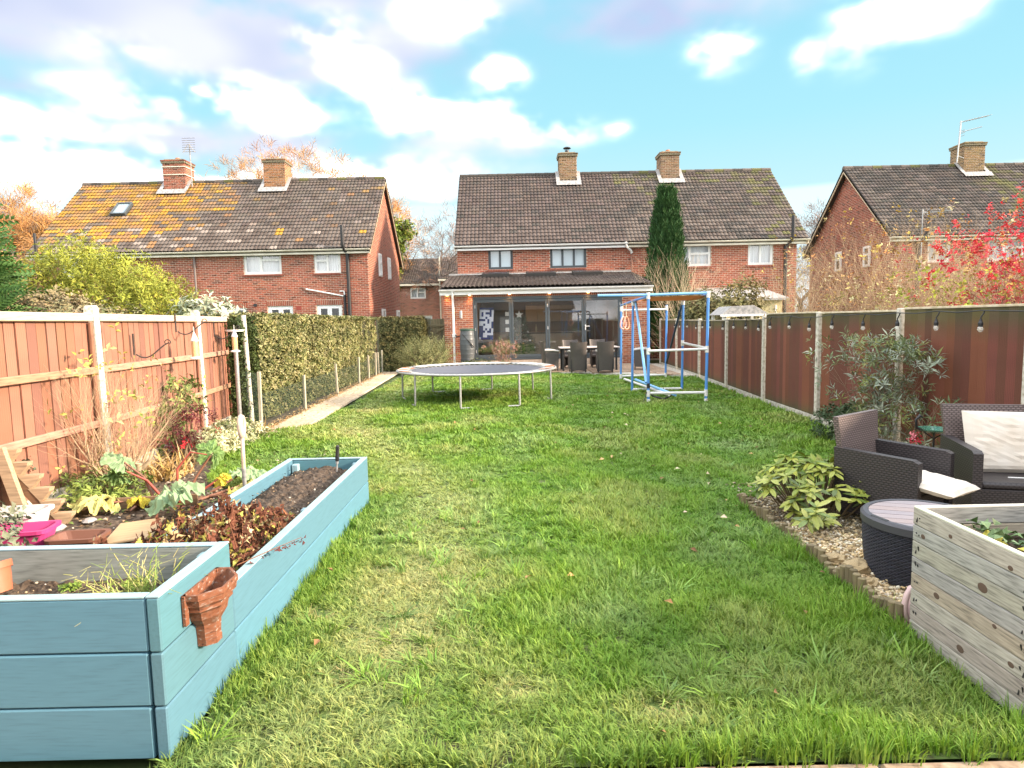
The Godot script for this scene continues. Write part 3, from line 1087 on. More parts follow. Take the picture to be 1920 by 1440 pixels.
func houses() -> void:
	var red := L(0.34, 0.095, 0.052)
	var A := [[0, 0, 0.45, 1], [0.45, 0, 1, 0.62], [0.45, 0.62, 1, 1]]
	var B := [[0, 0, 0.5, 0.52], [0, 0.52, 0.5, 1], [0.5, 0, 1, 1]]
	# left pair
	var l0 := Vector3(-19.5, 0, -27)
	var lw := [[8.45, 3.87, 10.02, 4.84, A], [11.38, 3.87, 12.48, 4.86, B], [9.34, 1.0, 10.4, 2.54, [[0, 0, 0.5, 1, 0.09], [0.5, 0.45, 1, 1, 0.09]]], [11.39, 1.0, 12.45, 2.54, [[0, 0.45, 0.5, 1, 0.09], [0.5, 0, 1, 1, 0.09]]], [7.4, 1.0, 8.45, 2.5, [[0, 0, 0.5, 1], [0.5, 0, 1, 1]]], [0.9, 3.9, 2.0, 4.8, B]]
	var lg := [[2.1, 3.85, 2.65, 4.87], [4.3, 3.86, 4.85, 4.89], [2.4, 1.3, 3.1, 2.4], [6.2, 1.3, 6.9, 2.4]]
	var o := house("semi_detached_house", "brick house pair with golden lichen and painted sun tone over half its tiled roof", l0, 13.62, 7.5, lw.map(func(k): return k.slice(0, 4)), [], [[1, lg]], 0, red, [[-0.3, 13.75, M.cream]], [0.35, 0.2])
	for k in lw:
		window(o, k, -0.05, k[4], M.upvc, 1 if k[1] > 3 else 0)
		sill(o, k)
	for k in lg:
		window(o, [k[0], k[1], k[2], k[3]], 0.05, [[0, 0, 1, 0.62], [0, 0.62, 1, 1]], M.upvc, 3, Transform3D(Basis(Vector3.FORWARD, Vector3.UP, Vector3.RIGHT), Vector3(13.62 + 0.02, 0, 0)), 0.05)
	chimney(o, 4.15, -3.75, 7.6, 9.42, 1.0, 0.9, L(0.34, 0.1, 0.055), 1)
	bands(o, 4.15, -3.75, [8.75, 9.1])
	chimney(o, 8.77, -3.75, 7.6, 9.36, 0.98, 0.9, L(0.36, 0.16, 0.06), 0)
	flashing(o, 4.15, 1.0)
	flashing(o, 8.77, 0.98)
	roof_window(o, 2.4, 0.58)
	pipe(o, "downpipe", [Vector3(6.45, 0.1, 0.09), Vector3(6.45, 5.0, 0.09)], 0.045, flat(L(0.16, 0.13, 0.12), 0.6))
	pipe(o, "soil_pipe", [Vector3(12.8, 0.1, 0.1), Vector3(12.8, 4.6, 0.1), Vector3(12.72, 4.8, 0.3), Vector3(12.7, 5.0, 0.4), Vector3(12.7, 5.75, 0.4)], 0.075, M.black)
	pipe(o, "soil_pipe", [Vector3(12.6, 0.1, 0.06), Vector3(12.6, 2.95, 0.06)], 0.05, M.black)
	pipe(o, "waste_pipe", [Vector3(11.0, 3.22, 0.06), Vector3(12.55, 2.9, 0.06)], 0.03, M.upvc, false)
	pipe(o, "waste_pipe", [Vector3(12.4, 3.1, 0.05), Vector3(12.58, 3.1, 0.06), Vector3(12.6, 2.9, 0.06)], 0.03, M.upvc, false)
	pipe(o, "soil_pipe", [Vector3(0.1, 3.9, 0.1), Vector3(0.1, 4.9, 0.3), Vector3(0.1, 5.7, 0.3)], 0.06, M.black)
	var vb := MB.new()
	vb.box(Vector3(10.55, 2.35, 0.004), Vector3(10.75, 2.53, 0.02))
	put(o, "air_brick", vb.mesh(), flat(L(0.25, 0.05, 0.035), 0.9))
	var fl := MB.new()
	fl.rod(Vector3(8.85, 2.6, 0.0), Vector3(8.85, 2.6, 0.09), 0.07, 12)
	put(o, "flue", fl.mesh(), M.black)
	aerial_grid(Vector3(-14.55, 8.2, -30.3))
	# the house with the garden room extension
	var c0 := Vector3(-2.15, 0, -27)
	var cw := [[1.28, 3.86, 2.3, 4.72, [[0, 0, 0.47, 1], [0.47, 0, 1, 1]], 1], [3.85, 3.86, 5.36, 4.76, [[0, 0, 0.33, 1], [0.33, 0, 0.67, 1], [0.67, 0, 1, 1]], 1], [9.19, 3.81, 10.54, 4.77, [[0, 0, 0.33, 1], [0.33, 0, 1, 0.55], [0.33, 0.55, 1, 1]], 0], [12.08, 3.81, 13.13, 4.76, [[0, 0, 0.5, 1], [0.5, 0, 1, 1]], 0], [11.9, 1.0, 13.2, 2.3, A, 0]]
	o = house("semi_detached_house", "brick house pair with a glazed lean-to extension and half its roof retiled", c0, 14.1, 7.5, cw.map(func(k): return k.slice(0, 4)), [[0.6, -0.1, 6.6, 2.9]], [[-1, []], [1, []]], 1, L(0.36, 0.1, 0.054), [[-0.1, 7.05, M.upvc], [7.05, 14.5, M.cream]], [0.1, 0.35])
	for k in cw:
		window(o, k, -0.05, k[4], M.grey_frame if k[5] else M.upvc, 2 if k[5] else 1)
		sill(o, k)
	chimney(o, 4.95, -3.75, 7.55, 9.36, 0.8, 0.8, L(0.25, 0.15, 0.07), 2)
	chimney(o, 9.65, -3.75, 7.5, 9.3, 0.85, 0.85, L(0.24, 0.14, 0.07), 1)
	flashing(o, 4.95, 0.8)
	flashing(o, 9.65, 0.85)
	pipe(o, "downpipe", [Vector3(6.95, 4.85, 0.3), Vector3(6.98, 4.66, 0.28), Vector3(7.2, 4.5, 0.1), Vector3(7.22, 4.4, 0.08)], 0.05, M.upvc)
	pipe(o, "downpipe", [Vector3(7.22, 0.1, 0.07), Vector3(7.22, 4.8, 0.07)], 0.035, flat(L(0.2, 0.09, 0.06), 0.6))
	pipe(o, "soil_pipe", [Vector3(13.6, 0.1, 0.1), Vector3(13.6, 4.55, 0.1), Vector3(13.75, 4.75, 0.3), Vector3(13.78, 4.95, 0.38), Vector3(13.78, 5.75, 0.38)], 0.075, M.black)
	# the right pair
	var r0 := Vector3(16.0, 0, -27)
	var rw := [[1.4, 3.76, 2.36, 4.66, A, 1], [3.9, 3.75, 5.45, 4.66, A, 1], [8.5, 3.75, 9.9, 4.66, A, 1]]
	var rg := [[5.25, 3.78, 5.8, 4.68], [2.75, 3.78, 3.3, 4.68]]
	o = house("semi_detached_house", "brick house pair with a mossy roof and a dark shaded gable end", r0, 14.0, 7.5, rw.map(func(k): return k.slice(0, 4)), [], [[-1, rg]], 2, L(0.31, 0.085, 0.048), [[-0.3, 14.2, M.cream]], [0.3, 0.3])
	for k in rw:
		window(o, k, -0.05, k[4], M.upvc, 1)
		sill(o, k)
	for k in rg:
		window(o, [k[0], k[1], k[2], k[3]], 0.05, [[0, 0, 1, 0.6], [0, 0.6, 1, 1]], M.upvc, 3, Transform3D(Basis(Vector3.BACK, Vector3.UP, Vector3.LEFT), Vector3(-0.02, 0, -7.5)), 0.05)
	chimney(o, 5.5, -3.75, 7.5, 9.42, 0.95, 0.95, L(0.24, 0.15, 0.06), 0)
	flashing(o, 5.5, 0.95)
	pipe(o, "soil_pipe", [Vector3(0.95, 0.1, 0.1), Vector3(0.95, 4.5, 0.1), Vector3(1.1, 4.8, 0.33), Vector3(1.2, 5.6, 0.38)], 0.08, M.black)
	aerial_arms(Vector3(20.75, 7.9, -30.2))
	aerial_yagi(Vector3(16.98, 2.9, -26.75))
	# roofs glimpsed between the pairs
	far_house(Vector3(-10.5, 0, -46), 5.7, 4.5, 6.55, "small far brick house between the two left pairs, with a white window", true)
	far_house(Vector3(-4.75, 0, -44.5), 5.5, 4.7, 6.5, "small far roof half hidden behind the extended house", false)
	# cream lean-to beyond the fence
	var lt := thing("lean_to", "cream rendered lean-to with a grey glazed roof beyond the fence", "lean-to", Vector3(7.9, 0, -24.4))
	var lb := MB.new()
	lb.box(Vector3(0, 0, -2.6), Vector3(2.4, 2.35, 0))
	put(lt, "wall", lb.mesh(), mott([L(0.5, 0.4, 0.2), L(0.62, 0.52, 0.28), L(0.68, 0.6, 0.36)], 0.02, Vector3.ONE * 0.6, 0.9))
	var lr := MB.new()
	lr.prism(PackedVector2Array([Vector2(0.25, 2.36), Vector2(-2.6, 2.9), Vector2(-2.6, 2.82), Vector2(0.25, 2.28)]), -0.15, 2.55, Transform3D(Basis(Vector3.BACK, Vector3.UP, Vector3.RIGHT), Vector3.ZERO))
	put(lt, "roof", lr.mesh(), M.lead)
	var lw2 := MB.new()
	for q in 4:
		lw2.cbox(X(Vector3(0.25 + q * 0.63, 1.5, 0.03)), Vector3(0.06, 1.2, 0.06), 0.01)
	put(lt, "window_frame", lw2.mesh(), M.upvc)
	var sh := thing("porch_roof", "low grey porch roof with white edges just above the fence", "porch", Vector3(6.9, 0, -19.5))
	var sb := MB.new()
	sb.prism(PackedVector2Array([Vector2(-0.7, 1.75), Vector2(0.7, 1.75), Vector2(0.25, 2.02), Vector2(-0.4, 2.0)]), -0.6, 0.6)
	put(sh, "roof", sb.mesh(), M.lead)
	var sp := MB.new()
	for q in [[-0.6, 0.5], [0.6, 0.5], [-0.6, -0.5], [0.6, -0.5]]:
		sp.box(Vector3(q[0] - 0.04, -0.05, q[1] - 0.04), Vector3(q[0] + 0.04, 1.76, q[1] + 0.04))
	sp.box(Vector3(-0.74, 1.7, 0.605), Vector3(0.74, 1.76, 0.64))
	put(sh, "post", sp.mesh(), M.upvc)


func sill(p: Node3D, k: Array) -> void:
	var n := int((k[2] - k[0] + 0.1) / 0.11)
	var b := MB.new()
	for i in n:
		var x0: float = k[0] - 0.05 + i * 0.11
		b.cbox(X(Vector3(x0 + 0.053, k[1] - 0.045, 0.0), 0, 0.12), Vector3(0.1, 0.08, 0.13), 0.008)
	put(p, "sill", b.mesh(), mott([L(0.16, 0.05, 0.035), L(0.24, 0.075, 0.05), L(0.3, 0.11, 0.07)], 0.04, Vector3.ONE * 2, 0.85, 0.1, true))


func bands(p: Node3D, x: float, z: float, ys: Array) -> void:
	var b := MB.new()
	for y in ys:
		b.cbox(X(Vector3(x, y, z)), Vector3(1.08, 0.04, 0.98), 0.008)
	put(p, "chimney_band", b.mesh(), M.cream)


func flashing(p: Node3D, x: float, w: float) -> void:
	var b := MB.new()
	var s := Vector3(0, 3.63, -4.05).normalized()
	var foot := Vector3(x, 5.0 + 3.36 * (3.75 - 0.55) / 3.75 + 0.2, -3.2)
	var n := Vector3(0, -s.z, s.y)
	for q in [[-w * 0.5 - 0.17, -w * 0.5 + 0.001, -0.25, 0.75], [w * 0.5 - 0.001, w * 0.5 + 0.17, -0.25, 0.75], [-w * 0.5 - 0.17, w * 0.5 + 0.17, -0.42, -0.1]]:
		var lift := 0.05 if q[2] < -0.3 else 0.035
		b.out_quad(foot + Vector3(q[0], 0, 0) + s * q[2] + n * lift, foot + Vector3(q[1], 0, 0) + s * q[2] + n * lift, foot + Vector3(q[1], 0, 0) + s * q[3] + n * (lift + 0.03), foot + Vector3(q[0], 0, 0) + s * q[3] + n * (lift + 0.03), n)
	b.box(Vector3(x - w * 0.5 - 0.03, 7.5, -3.34), Vector3(x + w * 0.5 + 0.03, 8.02, -3.26))
	put(p, "flashing", b.mesh(), M.lead)


func roof_window(p: Node3D, x: float, v: float) -> void:
	var s := Vector3(0, 3.63, -4.05)
	var at := Vector3(x, 4.83, 0.3) + s * v
	var n := Vector3(0, -s.z, s.y).normalized()
	var bs := Basis(Vector3.RIGHT, s.normalized(), n)
	var b := MB.new()
	for q in [[-0.3, 0, 0.07, 0.9], [0.3, 0, 0.07, 0.9], [0, -0.42, 0.66, 0.07], [0, 0.42, 0.66, 0.07]]:
		b.cbox(Transform3D(bs, at + bs * Vector3(q[0], q[1], 0.11)), Vector3(q[2], q[3], 0.14), 0.01)
	var o := put(p, "roof_window", b.mesh(), M.grey_frame)
	var g := MB.new()
	g.obox(Transform3D(bs, at + n * 0.12), Vector3(0.54, 0.78, 0.02))
	put(o, "pane", g.mesh(), flat(L(0.25, 0.32, 0.36), 0.1))


func aerial_grid(at: Vector3) -> void:
	var o := thing("television_aerial", "grid shaped television aerial on a mast beside the banded chimney", "aerial", at)
	var b := MB.new()
	b.tube(PackedVector3Array([Vector3(0, 0, 0), Vector3(0, 1.9, 0)]), PackedFloat32Array([0.025, 0.025]), 6)
	put(o, "mast", b.mesh(), M.lead)
	var c := MB.new()
	for k in 7:
		c.rod(Vector3(-0.3, 1.55 + k * 0.1, 0.06), Vector3(0.3, 1.55 + k * 0.1, 0.06), 0.014, 5)
	c.rod(Vector3(-0.28, 1.5, 0.08), Vector3(-0.02, 1.88, 0.1), 0.014, 5)
	c.rod(Vector3(0.28, 1.5, 0.08), Vector3(0.02, 1.88, 0.1), 0.014, 5)
	put(o, "grid", c.mesh(), M.lead)


func aerial_arms(at: Vector3) -> void:
	var o := thing("television_aerial", "tall pale aerial mast with two slanting arms by the mossy roof's chimney", "aerial", at)
	var b := MB.new()
	b.tube(PackedVector3Array([Vector3(-0.1, 0.6, 0), Vector3(0, 2.45, 0)]), PackedFloat32Array([0.028, 0.028]), 6)
	b.rod(Vector3(-0.1, 0.9, 0), Vector3(0.2, 0.8, 0), 0.02, 6)
	put(o, "mast", b.mesh(), M.galv)
	var c := MB.new()
	c.rod(Vector3(0, 2.4, 0), Vector3(1.4, 2.72, -0.2), 0.022, 6)
	c.rod(Vector3(0, 1.95, 0), Vector3(0.9, 2.15, 0.1), 0.02, 6)
	for k in 9:
		var q := Vector3(0.1, 2.42, 0).lerp(Vector3(1.38, 2.71, -0.2), k / 8.0)
		c.rod(q - Vector3(0.02, 0, 0.2), q + Vector3(0.02, 0, 0.2), 0.01, 4)
	for k in 3:
		c.rod(Vector3(0.12, 1.8 + 0.12 * k, -0.12), Vector3(0.12, 1.8 + 0.12 * k, 0.12), 0.012, 4)
	put(o, "boom", c.mesh(), M.galv)


func aerial_yagi(at: Vector3) -> void:
	var o := thing("television_aerial", "spiky aerial on a thin pole in front of the mossy roof's gutter", "aerial", at)
	var b := MB.new()
	b.rod(Vector3(0, 0, 0), Vector3(0, 3.0, 0), 0.022, 6)
	put(o, "mast", b.mesh(), M.galv)
	var c := MB.new()
	c.rod(Vector3(0, 2.85, 0), Vector3(1.15, 2.92, 0.1), 0.016, 5)
	for k in 10:
		var q := Vector3(0.25 + k * 0.09, 2.87 + k * 0.006, 0.02 + k * 0.008)
		c.rod(q - Vector3(0.03, 0.06, 0.13), q + Vector3(0.03, 0.06, 0.13), 0.01, 4)
	c.rod(Vector3(0.05, 2.7, -0.1), Vector3(0.2, 3.0, 0.1), 0.012, 4)
	c.rod(Vector3(0.2, 2.7, 0.1), Vector3(0.05, 3.0, -0.1), 0.012, 4)
	put(o, "boom", c.mesh(), M.galv)


func far_house(at: Vector3, w: float, eave: float, ridge: float, label: String, has_window: bool) -> void:
	var o := thing("far_house", label, "house", at)
	var holes := [[3.4, 3.45, 4.5, 4.2]] if has_window else []
	if has_window: holes.append([3.2, 1.2, 4.9, 2.2])
	var b := MB.new()
	wall_box(b, w, -0.1, eave, 0.25, holes)
	b.box(Vector3(0, -0.1, -7), Vector3(0.25, eave, -0.25))
	b.box(Vector3(w - 0.25, -0.1, -7), Vector3(w, eave, -0.25))
	put(o, "wall", b.mesh(), M.mortar)
	var xs := []
	var cs := PackedColorArray()
	brick_rows(xs, cs, Vector3.ZERO, Vector3.RIGHT, Vector3.BACK, w, 0.9, eave - 0.02, holes, [], L(0.36, 0.12, 0.075))
	many(o, "brick_courses", M.brick, M.brick_any, xs, cs)
	for h in holes:
		window(o, h, -0.05, [[0, 0, 0.45, 1], [0.45, 0, 1, 0.6], [0.45, 0.6, 1, 1]], M.upvc, 1)
	var s := Vector3(0, ridge - eave, -3.5)
	var rb := MB.new()
	rb.prism(PackedVector2Array([Vector2(0.3, eave - 0.02), Vector2(-3.5, ridge), Vector2(-7.2, eave - 0.1), Vector2(-7.2, eave - 0.2), Vector2(0.3, eave - 0.14)]), -0.1, w + 0.1, Transform3D(Basis(Vector3.BACK, Vector3.UP, Vector3.RIGHT), Vector3.ZERO))
	var roof := put(o, "roof", rb.mesh(), M.felt)
	tile_slope(roof, M.tile_mesh, Vector3(-0.1, eave + 0.0, 0.3), Vector3.RIGHT, Vector3(0, ridge - eave + 0.02, -3.8).normalized(), w + 0.2, 0.32, s.length() + 0.25, 0.245, 0, 4)
	var g := MB.new()
	g.box(Vector3(-0.15, eave - 0.16, 0.26), Vector3(w + 0.15, eave - 0.02, 0.34))
	put(o, "fascia", g.mesh(), M.cream)
	if has_window:
		pipe(o, "downpipe", [Vector3(w - 0.12, 0, 0.4), Vector3(w - 0.12, 6.3, 0.4)], 0.06, M.cream, false)


# ------------------------------------------------------------------ the extension and what is seen through its doors
func extension() -> void:
	rng.seed = 31
	var o := thing("kitchen_extension", "brick kitchen extension with four folding glass doors and a tiled lean-to roof", "extension", Vector3(-2.42, 0, -23.5))
	var w := 7.4
	var dx0 := 1.05
	var dx1 := 6.5
	var y0 := 0.3
	var y1 := 2.6
	var b := MB.new()
	wall_box(b, w, -0.1, 2.8, 0.25, [[dx0, y0 - 0.02, dx1, y1]])
	for sx in [0.0, w - 0.25]:
		var poly := PackedVector2Array([Vector2(0.26, -0.1), Vector2(3.5, -0.1), Vector2(3.5, 3.45), Vector2(0.26, 2.8)])
		b.prism(poly, sx, sx + 0.25, Transform3D(Basis(Vector3.FORWARD, Vector3.UP, Vector3.RIGHT), Vector3.ZERO))
	put(o, "wall", b.mesh(), M.mortar)
	var xs := []
	var cs := PackedColorArray()
	brick_rows(xs, cs, Vector3.ZERO, Vector3.RIGHT, Vector3.BACK, w, 0.0, 2.62, [[dx0, -1, dx1, 3]], [], Color.WHITE)
	var bm := []
	for c in [L(0.4, 0.13, 0.065), L(0.33, 0.1, 0.055), L(0.45, 0.17, 0.09), L(0.25, 0.08, 0.05), L(0.38, 0.15, 0.09), L(0.3, 0.09, 0.04)]:
		bm.append(mott([c * 0.7, c, c * 1.2], 0.04, Vector3.ONE * 1.7, 0.9, 0.2, true, 4, 8))
	for x in xs:
		put(o, "brick", M.brick, bm[rng.randi() % 6], x)
	xs = []
	cs = PackedColorArray()
	brick_rows(xs, cs, Vector3(w, 0, 0), Vector3.FORWARD, Vector3.RIGHT, 3.5, 0.0, 2.8, [], [], L(0.36, 0.11, 0.06))
	brick_rows(xs, cs, Vector3(0, 0, -3.5), Vector3.BACK, Vector3.LEFT, 3.5, 0.0, 2.8, [], [], L(0.36, 0.11, 0.06))
	soldier_row(xs, cs, Vector3.ZERO, Vector3.RIGHT, Vector3.BACK, dx0, dx1, y1, L(0.33, 0.1, 0.055))
	many(o, "brick_courses", M.brick, M.brick_any, xs, cs)
	# lean-to roof
	var p0 := Vector3(-0.12, 2.93, 0.32)
	var top := Vector3(0, 3.58, -3.5)
	var s := Vector3(0, top.y - p0.y, top.z - p0.z)
	var sb := MB.new()
	sb.prism(PackedVector2Array([Vector2(0.28, p0.y - 0.03), Vector2(-3.5, top.y - 0.03), Vector2(-3.5, top.y - 0.15), Vector2(0.28, p0.y - 0.12)]), -0.1, w + 0.16, Transform3D(Basis(Vector3.BACK, Vector3.UP, Vector3.RIGHT), Vector3.ZERO))
	var roof := put(o, "roof", sb.mesh(), M.felt)
	tile_slope(roof, tile_mesh(0.32, 0.33, 0.045), p0, Vector3.RIGHT, s.normalized(), w + 0.28, 0.32, s.length(), 0.345, 300, 3)
	var fl := MB.new()
	fl.box(Vector3(-0.1, top.y + 0.06, -3.52), Vector3(w + 0.1, top.y + 0.13, -3.4))
	put(roof, "flashing", fl.mesh(), M.lead)
	for k in [[1.3, 2.4], [3.1, 4.3], [5.0, 6.2]]:
		var ub := MB.new()
		var bs := Basis(Vector3.RIGHT, s.normalized(), Vector3.RIGHT.cross(s.normalized()))
		ub.cbox(Transform3D(bs, p0 + s * 0.87 + Vector3((k[0] + k[1]) * 0.5 + 0.12, 0, 0) + bs.z * 0.12), Vector3(k[1] - k[0], 0.75, 0.14), 0.015)
		var ro := put(roof, "rooflight", ub.mesh(), M.felt)
		var rg := MB.new()
		rg.obox(Transform3D(bs, p0 + s * 0.87 + Vector3((k[0] + k[1]) * 0.5 + 0.12, 0, 0) + bs.z * 0.196), Vector3(k[1] - k[0] - 0.12, 0.63, 0.008))
		put(ro, "pane", rg.mesh(), flat(L(0.04, 0.045, 0.05), 0.25))
	var gb := MB.new()
	gb.box(Vector3(-0.12, 2.68, 0.2), Vector3(w + 0.16, 2.87, 0.235))
	gb.box(Vector3(-0.12, 2.68, 0.004), Vector3(w + 0.16, 2.695, 0.199))
	put(o, "fascia", gb.mesh(), M.upvc)
	var gt := MB.new()
	gutter_shape(gt, -0.14, w + 0.18, 2.86, 0.295)
	put(o, "gutter", gt.mesh(), M.upvc)
	pipe(o, "downpipe", [Vector3(0.34, 2.82, 0.28), Vector3(0.34, 2.66, 0.26), Vector3(0.34, 2.5, 0.07), Vector3(0.34, 0.05, 0.07)], 0.045, M.upvc)
	var dv := MB.new()
	dv.cbox(X(Vector3(0.35, 1.22, 0.08)), Vector3(0.14, 0.16, 0.12), 0.02)
	put(o, "rain_diverter", dv.mesh(), M.upvc)
	# door set
	var f := MB.new()
	f.cbox(X(Vector3(dx0 + 0.035, (y0 + y1) * 0.5, -0.06)), Vector3(0.07, y1 - y0, 0.12), 0.004)
	f.cbox(X(Vector3(dx1 - 0.035, (y0 + y1) * 0.5, -0.06)), Vector3(0.07, y1 - y0, 0.12), 0.004)
	f.cbox(X(Vector3((dx0 + dx1) * 0.5, y1 - 0.05, -0.06)), Vector3(dx1 - dx0 - 0.141, 0.1, 0.12), 0.004)
	f.cbox(X(Vector3((dx0 + dx1) * 0.5, y0 + 0.03, -0.06)), Vector3(dx1 - dx0 - 0.141, 0.06, 0.14), 0.004)
	put(o, "door_frame", f.mesh(), M.grey_frame)
	var dw := (dx1 - dx0 - 0.14) / 4.0
	for i in 4:
		var x0 := dx0 + 0.07 + i * dw
		var db := MB.new()
		var yb := y0 + 0.065
		var yt := y1 - 0.105
		db.cbox(X(Vector3(x0 + 0.045, (yb + yt) * 0.5, -0.05)), Vector3(0.08, yt - yb, 0.07), 0.006)
		db.cbox(X(Vector3(x0 + dw - 0.045, (yb + yt) * 0.5, -0.05)), Vector3(0.08, yt - yb, 0.07), 0.006)
		db.cbox(X(Vector3(x0 + dw * 0.5, yt - 0.05, -0.05)), Vector3(dw - 0.171, 0.1, 0.07), 0.006)
		db.cbox(X(Vector3(x0 + dw * 0.5, yb + 0.06, -0.05)), Vector3(dw - 0.171, 0.12, 0.07), 0.006)
		var d := put(o, "door", db.mesh(), M.grey_frame)
		for zz in [-0.035, -0.06]:
			var pg := MB.new()
			pg.box(Vector3(x0 + 0.085, yb + 0.12, zz), Vector3(x0 + dw - 0.085, yt - 0.1, zz + 0.006))
			put(d, "pane", pg.mesh(), M.glass)
		var hb := MB.new()
		for yy in [yb + 0.25, (yb + yt) * 0.5, yt - 0.25]:
			hb.cbox(X(Vector3(x0 + (0.01 if i % 2 == 0 else dw - 0.01), yy, -0.008)), Vector3(0.03, 0.11, 0.03), 0.006)
		put(d, "hinge", hb.mesh(), M.galv)
		if i == 3:
			var hn := MB.new()
			hn.cbox(X(Vector3(x0 + 0.05, 1.42, -0.005)), Vector3(0.035, 0.2, 0.016), 0.006)
			hn.rod(Vector3(x0 + 0.05, 1.46, 0.0), Vector3(x0 + 0.05, 1.46, 0.05), 0.012)
			hn.cbox(X(Vector3(x0 + 0.12, 1.46, 0.05)), Vector3(0.16, 0.025, 0.02), 0.008)
			put(d, "handle", hn.mesh(), M.white_paint)
	var al := MB.new()
	al.lathe([Vector2(0.05, -0.14), Vector2(0.055, 0.0), Vector2(0.05, 0.14), Vector2(0, 0.15)], 10, X(Vector3(0.62, 1.98, 0.08)))
	al.cbox(X(Vector3(0.62, 1.98, 0.025)), Vector3(0.07, 0.1, 0.045), 0.01)
	put(o, "wall_light", al.mesh(), M.galv)
	# lamps under the eaves
	for x in [0.14, 0.95, 2.4, 3.85, 5.25]:
		var lb := MB.new()
		lb.lathe([Vector2(0.045, 2.662), Vector2(0.045, 2.678)], 12, X(Vector3(x, 0, 0.1)))
		lb.lathe([Vector2(0.0, 2.665), Vector2(0.044, 2.666)], 12, X(Vector3(x, 0, 0.1)))
		put(o, "soffit_lamp", lb.mesh(), lit(L(1.0, 0.55, 0.2), 3.0))
		var sp := SpotLight3D.new()
		sp.name = uniq(o, "soffit_light")
		sp.position = Vector3(x, 2.65, 0.1)
		sp.rotation.x = -PI / 2
		sp.spot_angle = 60.0
		sp.light_color = Color(1.0, 0.7, 0.4)
		sp.light_energy = 0.12
		sp.light_size = 0.04
		sp.shadow_enabled = true
		sp.spot_range = 6.0
		o.add_child(sp)
	# the room
	var rm := MB.new()
	var wl := flat(L(0.2, 0.15, 0.11), 0.9)
	rm.box(Vector3(0.95, 0.1, -7.2), Vector3(1.05, 2.72, -0.26))
	rm.box(Vector3(6.5, 0.1, -7.2), Vector3(6.6, 2.72, -0.26))
	rm.box(Vector3(1.05, 0.1, -7.2), Vector3(6.5, 2.72, -7.1))
	put(o, "inner_wall", rm.mesh(), wl)
	var rf := MB.new()
	rf.box(Vector3(1.05, 0.18, -7.1), Vector3(6.5, 0.28, -0.26))
	put(o, "inner_floor", rf.mesh(), mott([L(0.1, 0.06, 0.035), L(0.16, 0.1, 0.06), L(0.2, 0.14, 0.09)], 0.03, Vector3(4, 4, 0.5), 0.35))
	var rc := MB.new()
	rc.box(Vector3(1.05, 2.61, -7.1), Vector3(6.5, 2.7, -0.26))
	put(o, "inner_ceiling", rc.mesh(), flat(L(0.4, 0.37, 0.33), 0.9))
	for q in [[2.2, -3.6], [4.7, -2.6], [5.6, -3.8], [3.4, -5.4]]:
		var lb := MB.new()
		lb.lathe([Vector2(0.0, 2.592), Vector2(0.07, 2.594), Vector2(0.075, 2.608)], 12, X(Vector3(q[0], 0, q[1])))
		put(o, "ceiling_lamp", lb.mesh(), lit(L(1.0, 0.62, 0.28), 2.5))
		var ol := OmniLight3D.new()
		ol.name = uniq(o, "ceiling_light")
		ol.position = Vector3(q[0], 2.55, q[1])
		ol.light_color = Color(1.0, 0.76, 0.5)
		ol.light_energy = 0.05
		ol.light_size = 0.06
		ol.shadow_enabled = true
		ol.omni_range = 9.0
		o.add_child(ol)
	# kitchen
	var at := Vector3(-2.42, 0.28, -23.5)
	var k := thing("kitchen_units", "run of cream kitchen units with a wooden worktop along the back wall indoors", "kitchen units", at + Vector3(3.6, 0, -6.75))
	var kb := MB.new()
	for i in 8:
		kb.cbox(X(Vector3(-2.2 + i * 0.61, 0.44, 0)), Vector3(0.6, 0.86, 0.6), 0.01)
	put(k, "base_unit", kb.mesh(), flat(L(0.52, 0.45, 0.34), 0.5))
	var kw := MB.new()
	kw.cbox(X(Vector3(0, 0.9, 0.02)), Vector3(5.0, 0.04, 0.64), 0.006)
	put(k, "worktop", kw.mesh(), flat(L(0.2, 0.11, 0.055), 0.4))
	var ku := MB.new()
	for i in 5:
		ku.cbox(X(Vector3(-0.2 + i * 0.55, 1.75, -0.12)), Vector3(0.54, 0.75, 0.35), 0.01)
	put(k, "wall_unit", ku.mesh(), flat(L(0.42, 0.36, 0.27), 0.5))
	var ht := MB.new()
	ht.cbox(X(Vector3(-1.5, 1.3, -0.05)), Vector3(0.9, 2.0, 0.45), 0.01)
	put(k, "larder_unit", ht.mesh(), flat(L(0.05, 0.06, 0.09), 0.3))
	var isl := thing("kitchen_island", "cream kitchen island with a dark top behind the glass doors", "kitchen island", at + Vector3(4.0, 0, -4.0))
	var ib := MB.new()
	ib.cbox(X(Vector3(0, 0.44, 0)), Vector3(2.0, 0.86, 0.8), 0.012)
	put(isl, "base_unit", ib.mesh(), flat(L(0.5, 0.42, 0.3), 0.5))
	var it := MB.new()
	it.cbox(X(Vector3(0, 0.9, 0)), Vector3(2.2, 0.05, 0.95), 0.01)
	put(isl, "worktop", it.mesh(), flat(L(0.1, 0.07, 0.05), 0.3))
	var bt := MB.new()
	bt.lathe([Vector2(0.04, 0), Vector2(0.045, 0.2), Vector2(0.015, 0.26), Vector2(0.016, 0.34)], 10)
	single("bottle", "pale bottle standing on the kitchen island", "bottle", bt.mesh(), flat(L(0.5, 0.45, 0.3), 0.2), at + Vector3(3.5, 0.925, -3.9))
	# star topped tree
	rng.seed = 44
	var ct := thing("christmas_tree", "decorated christmas tree with a white star behind the second glass door", "christmas tree", at + Vector3(2.75, 0, -1.15))
	var tb := MB.new()
	tb.tube(PackedVector3Array([Vector3(0, 0, 0), Vector3(0, 1.6, 0)]), PackedFloat32Array([0.04, 0.01]), 6)
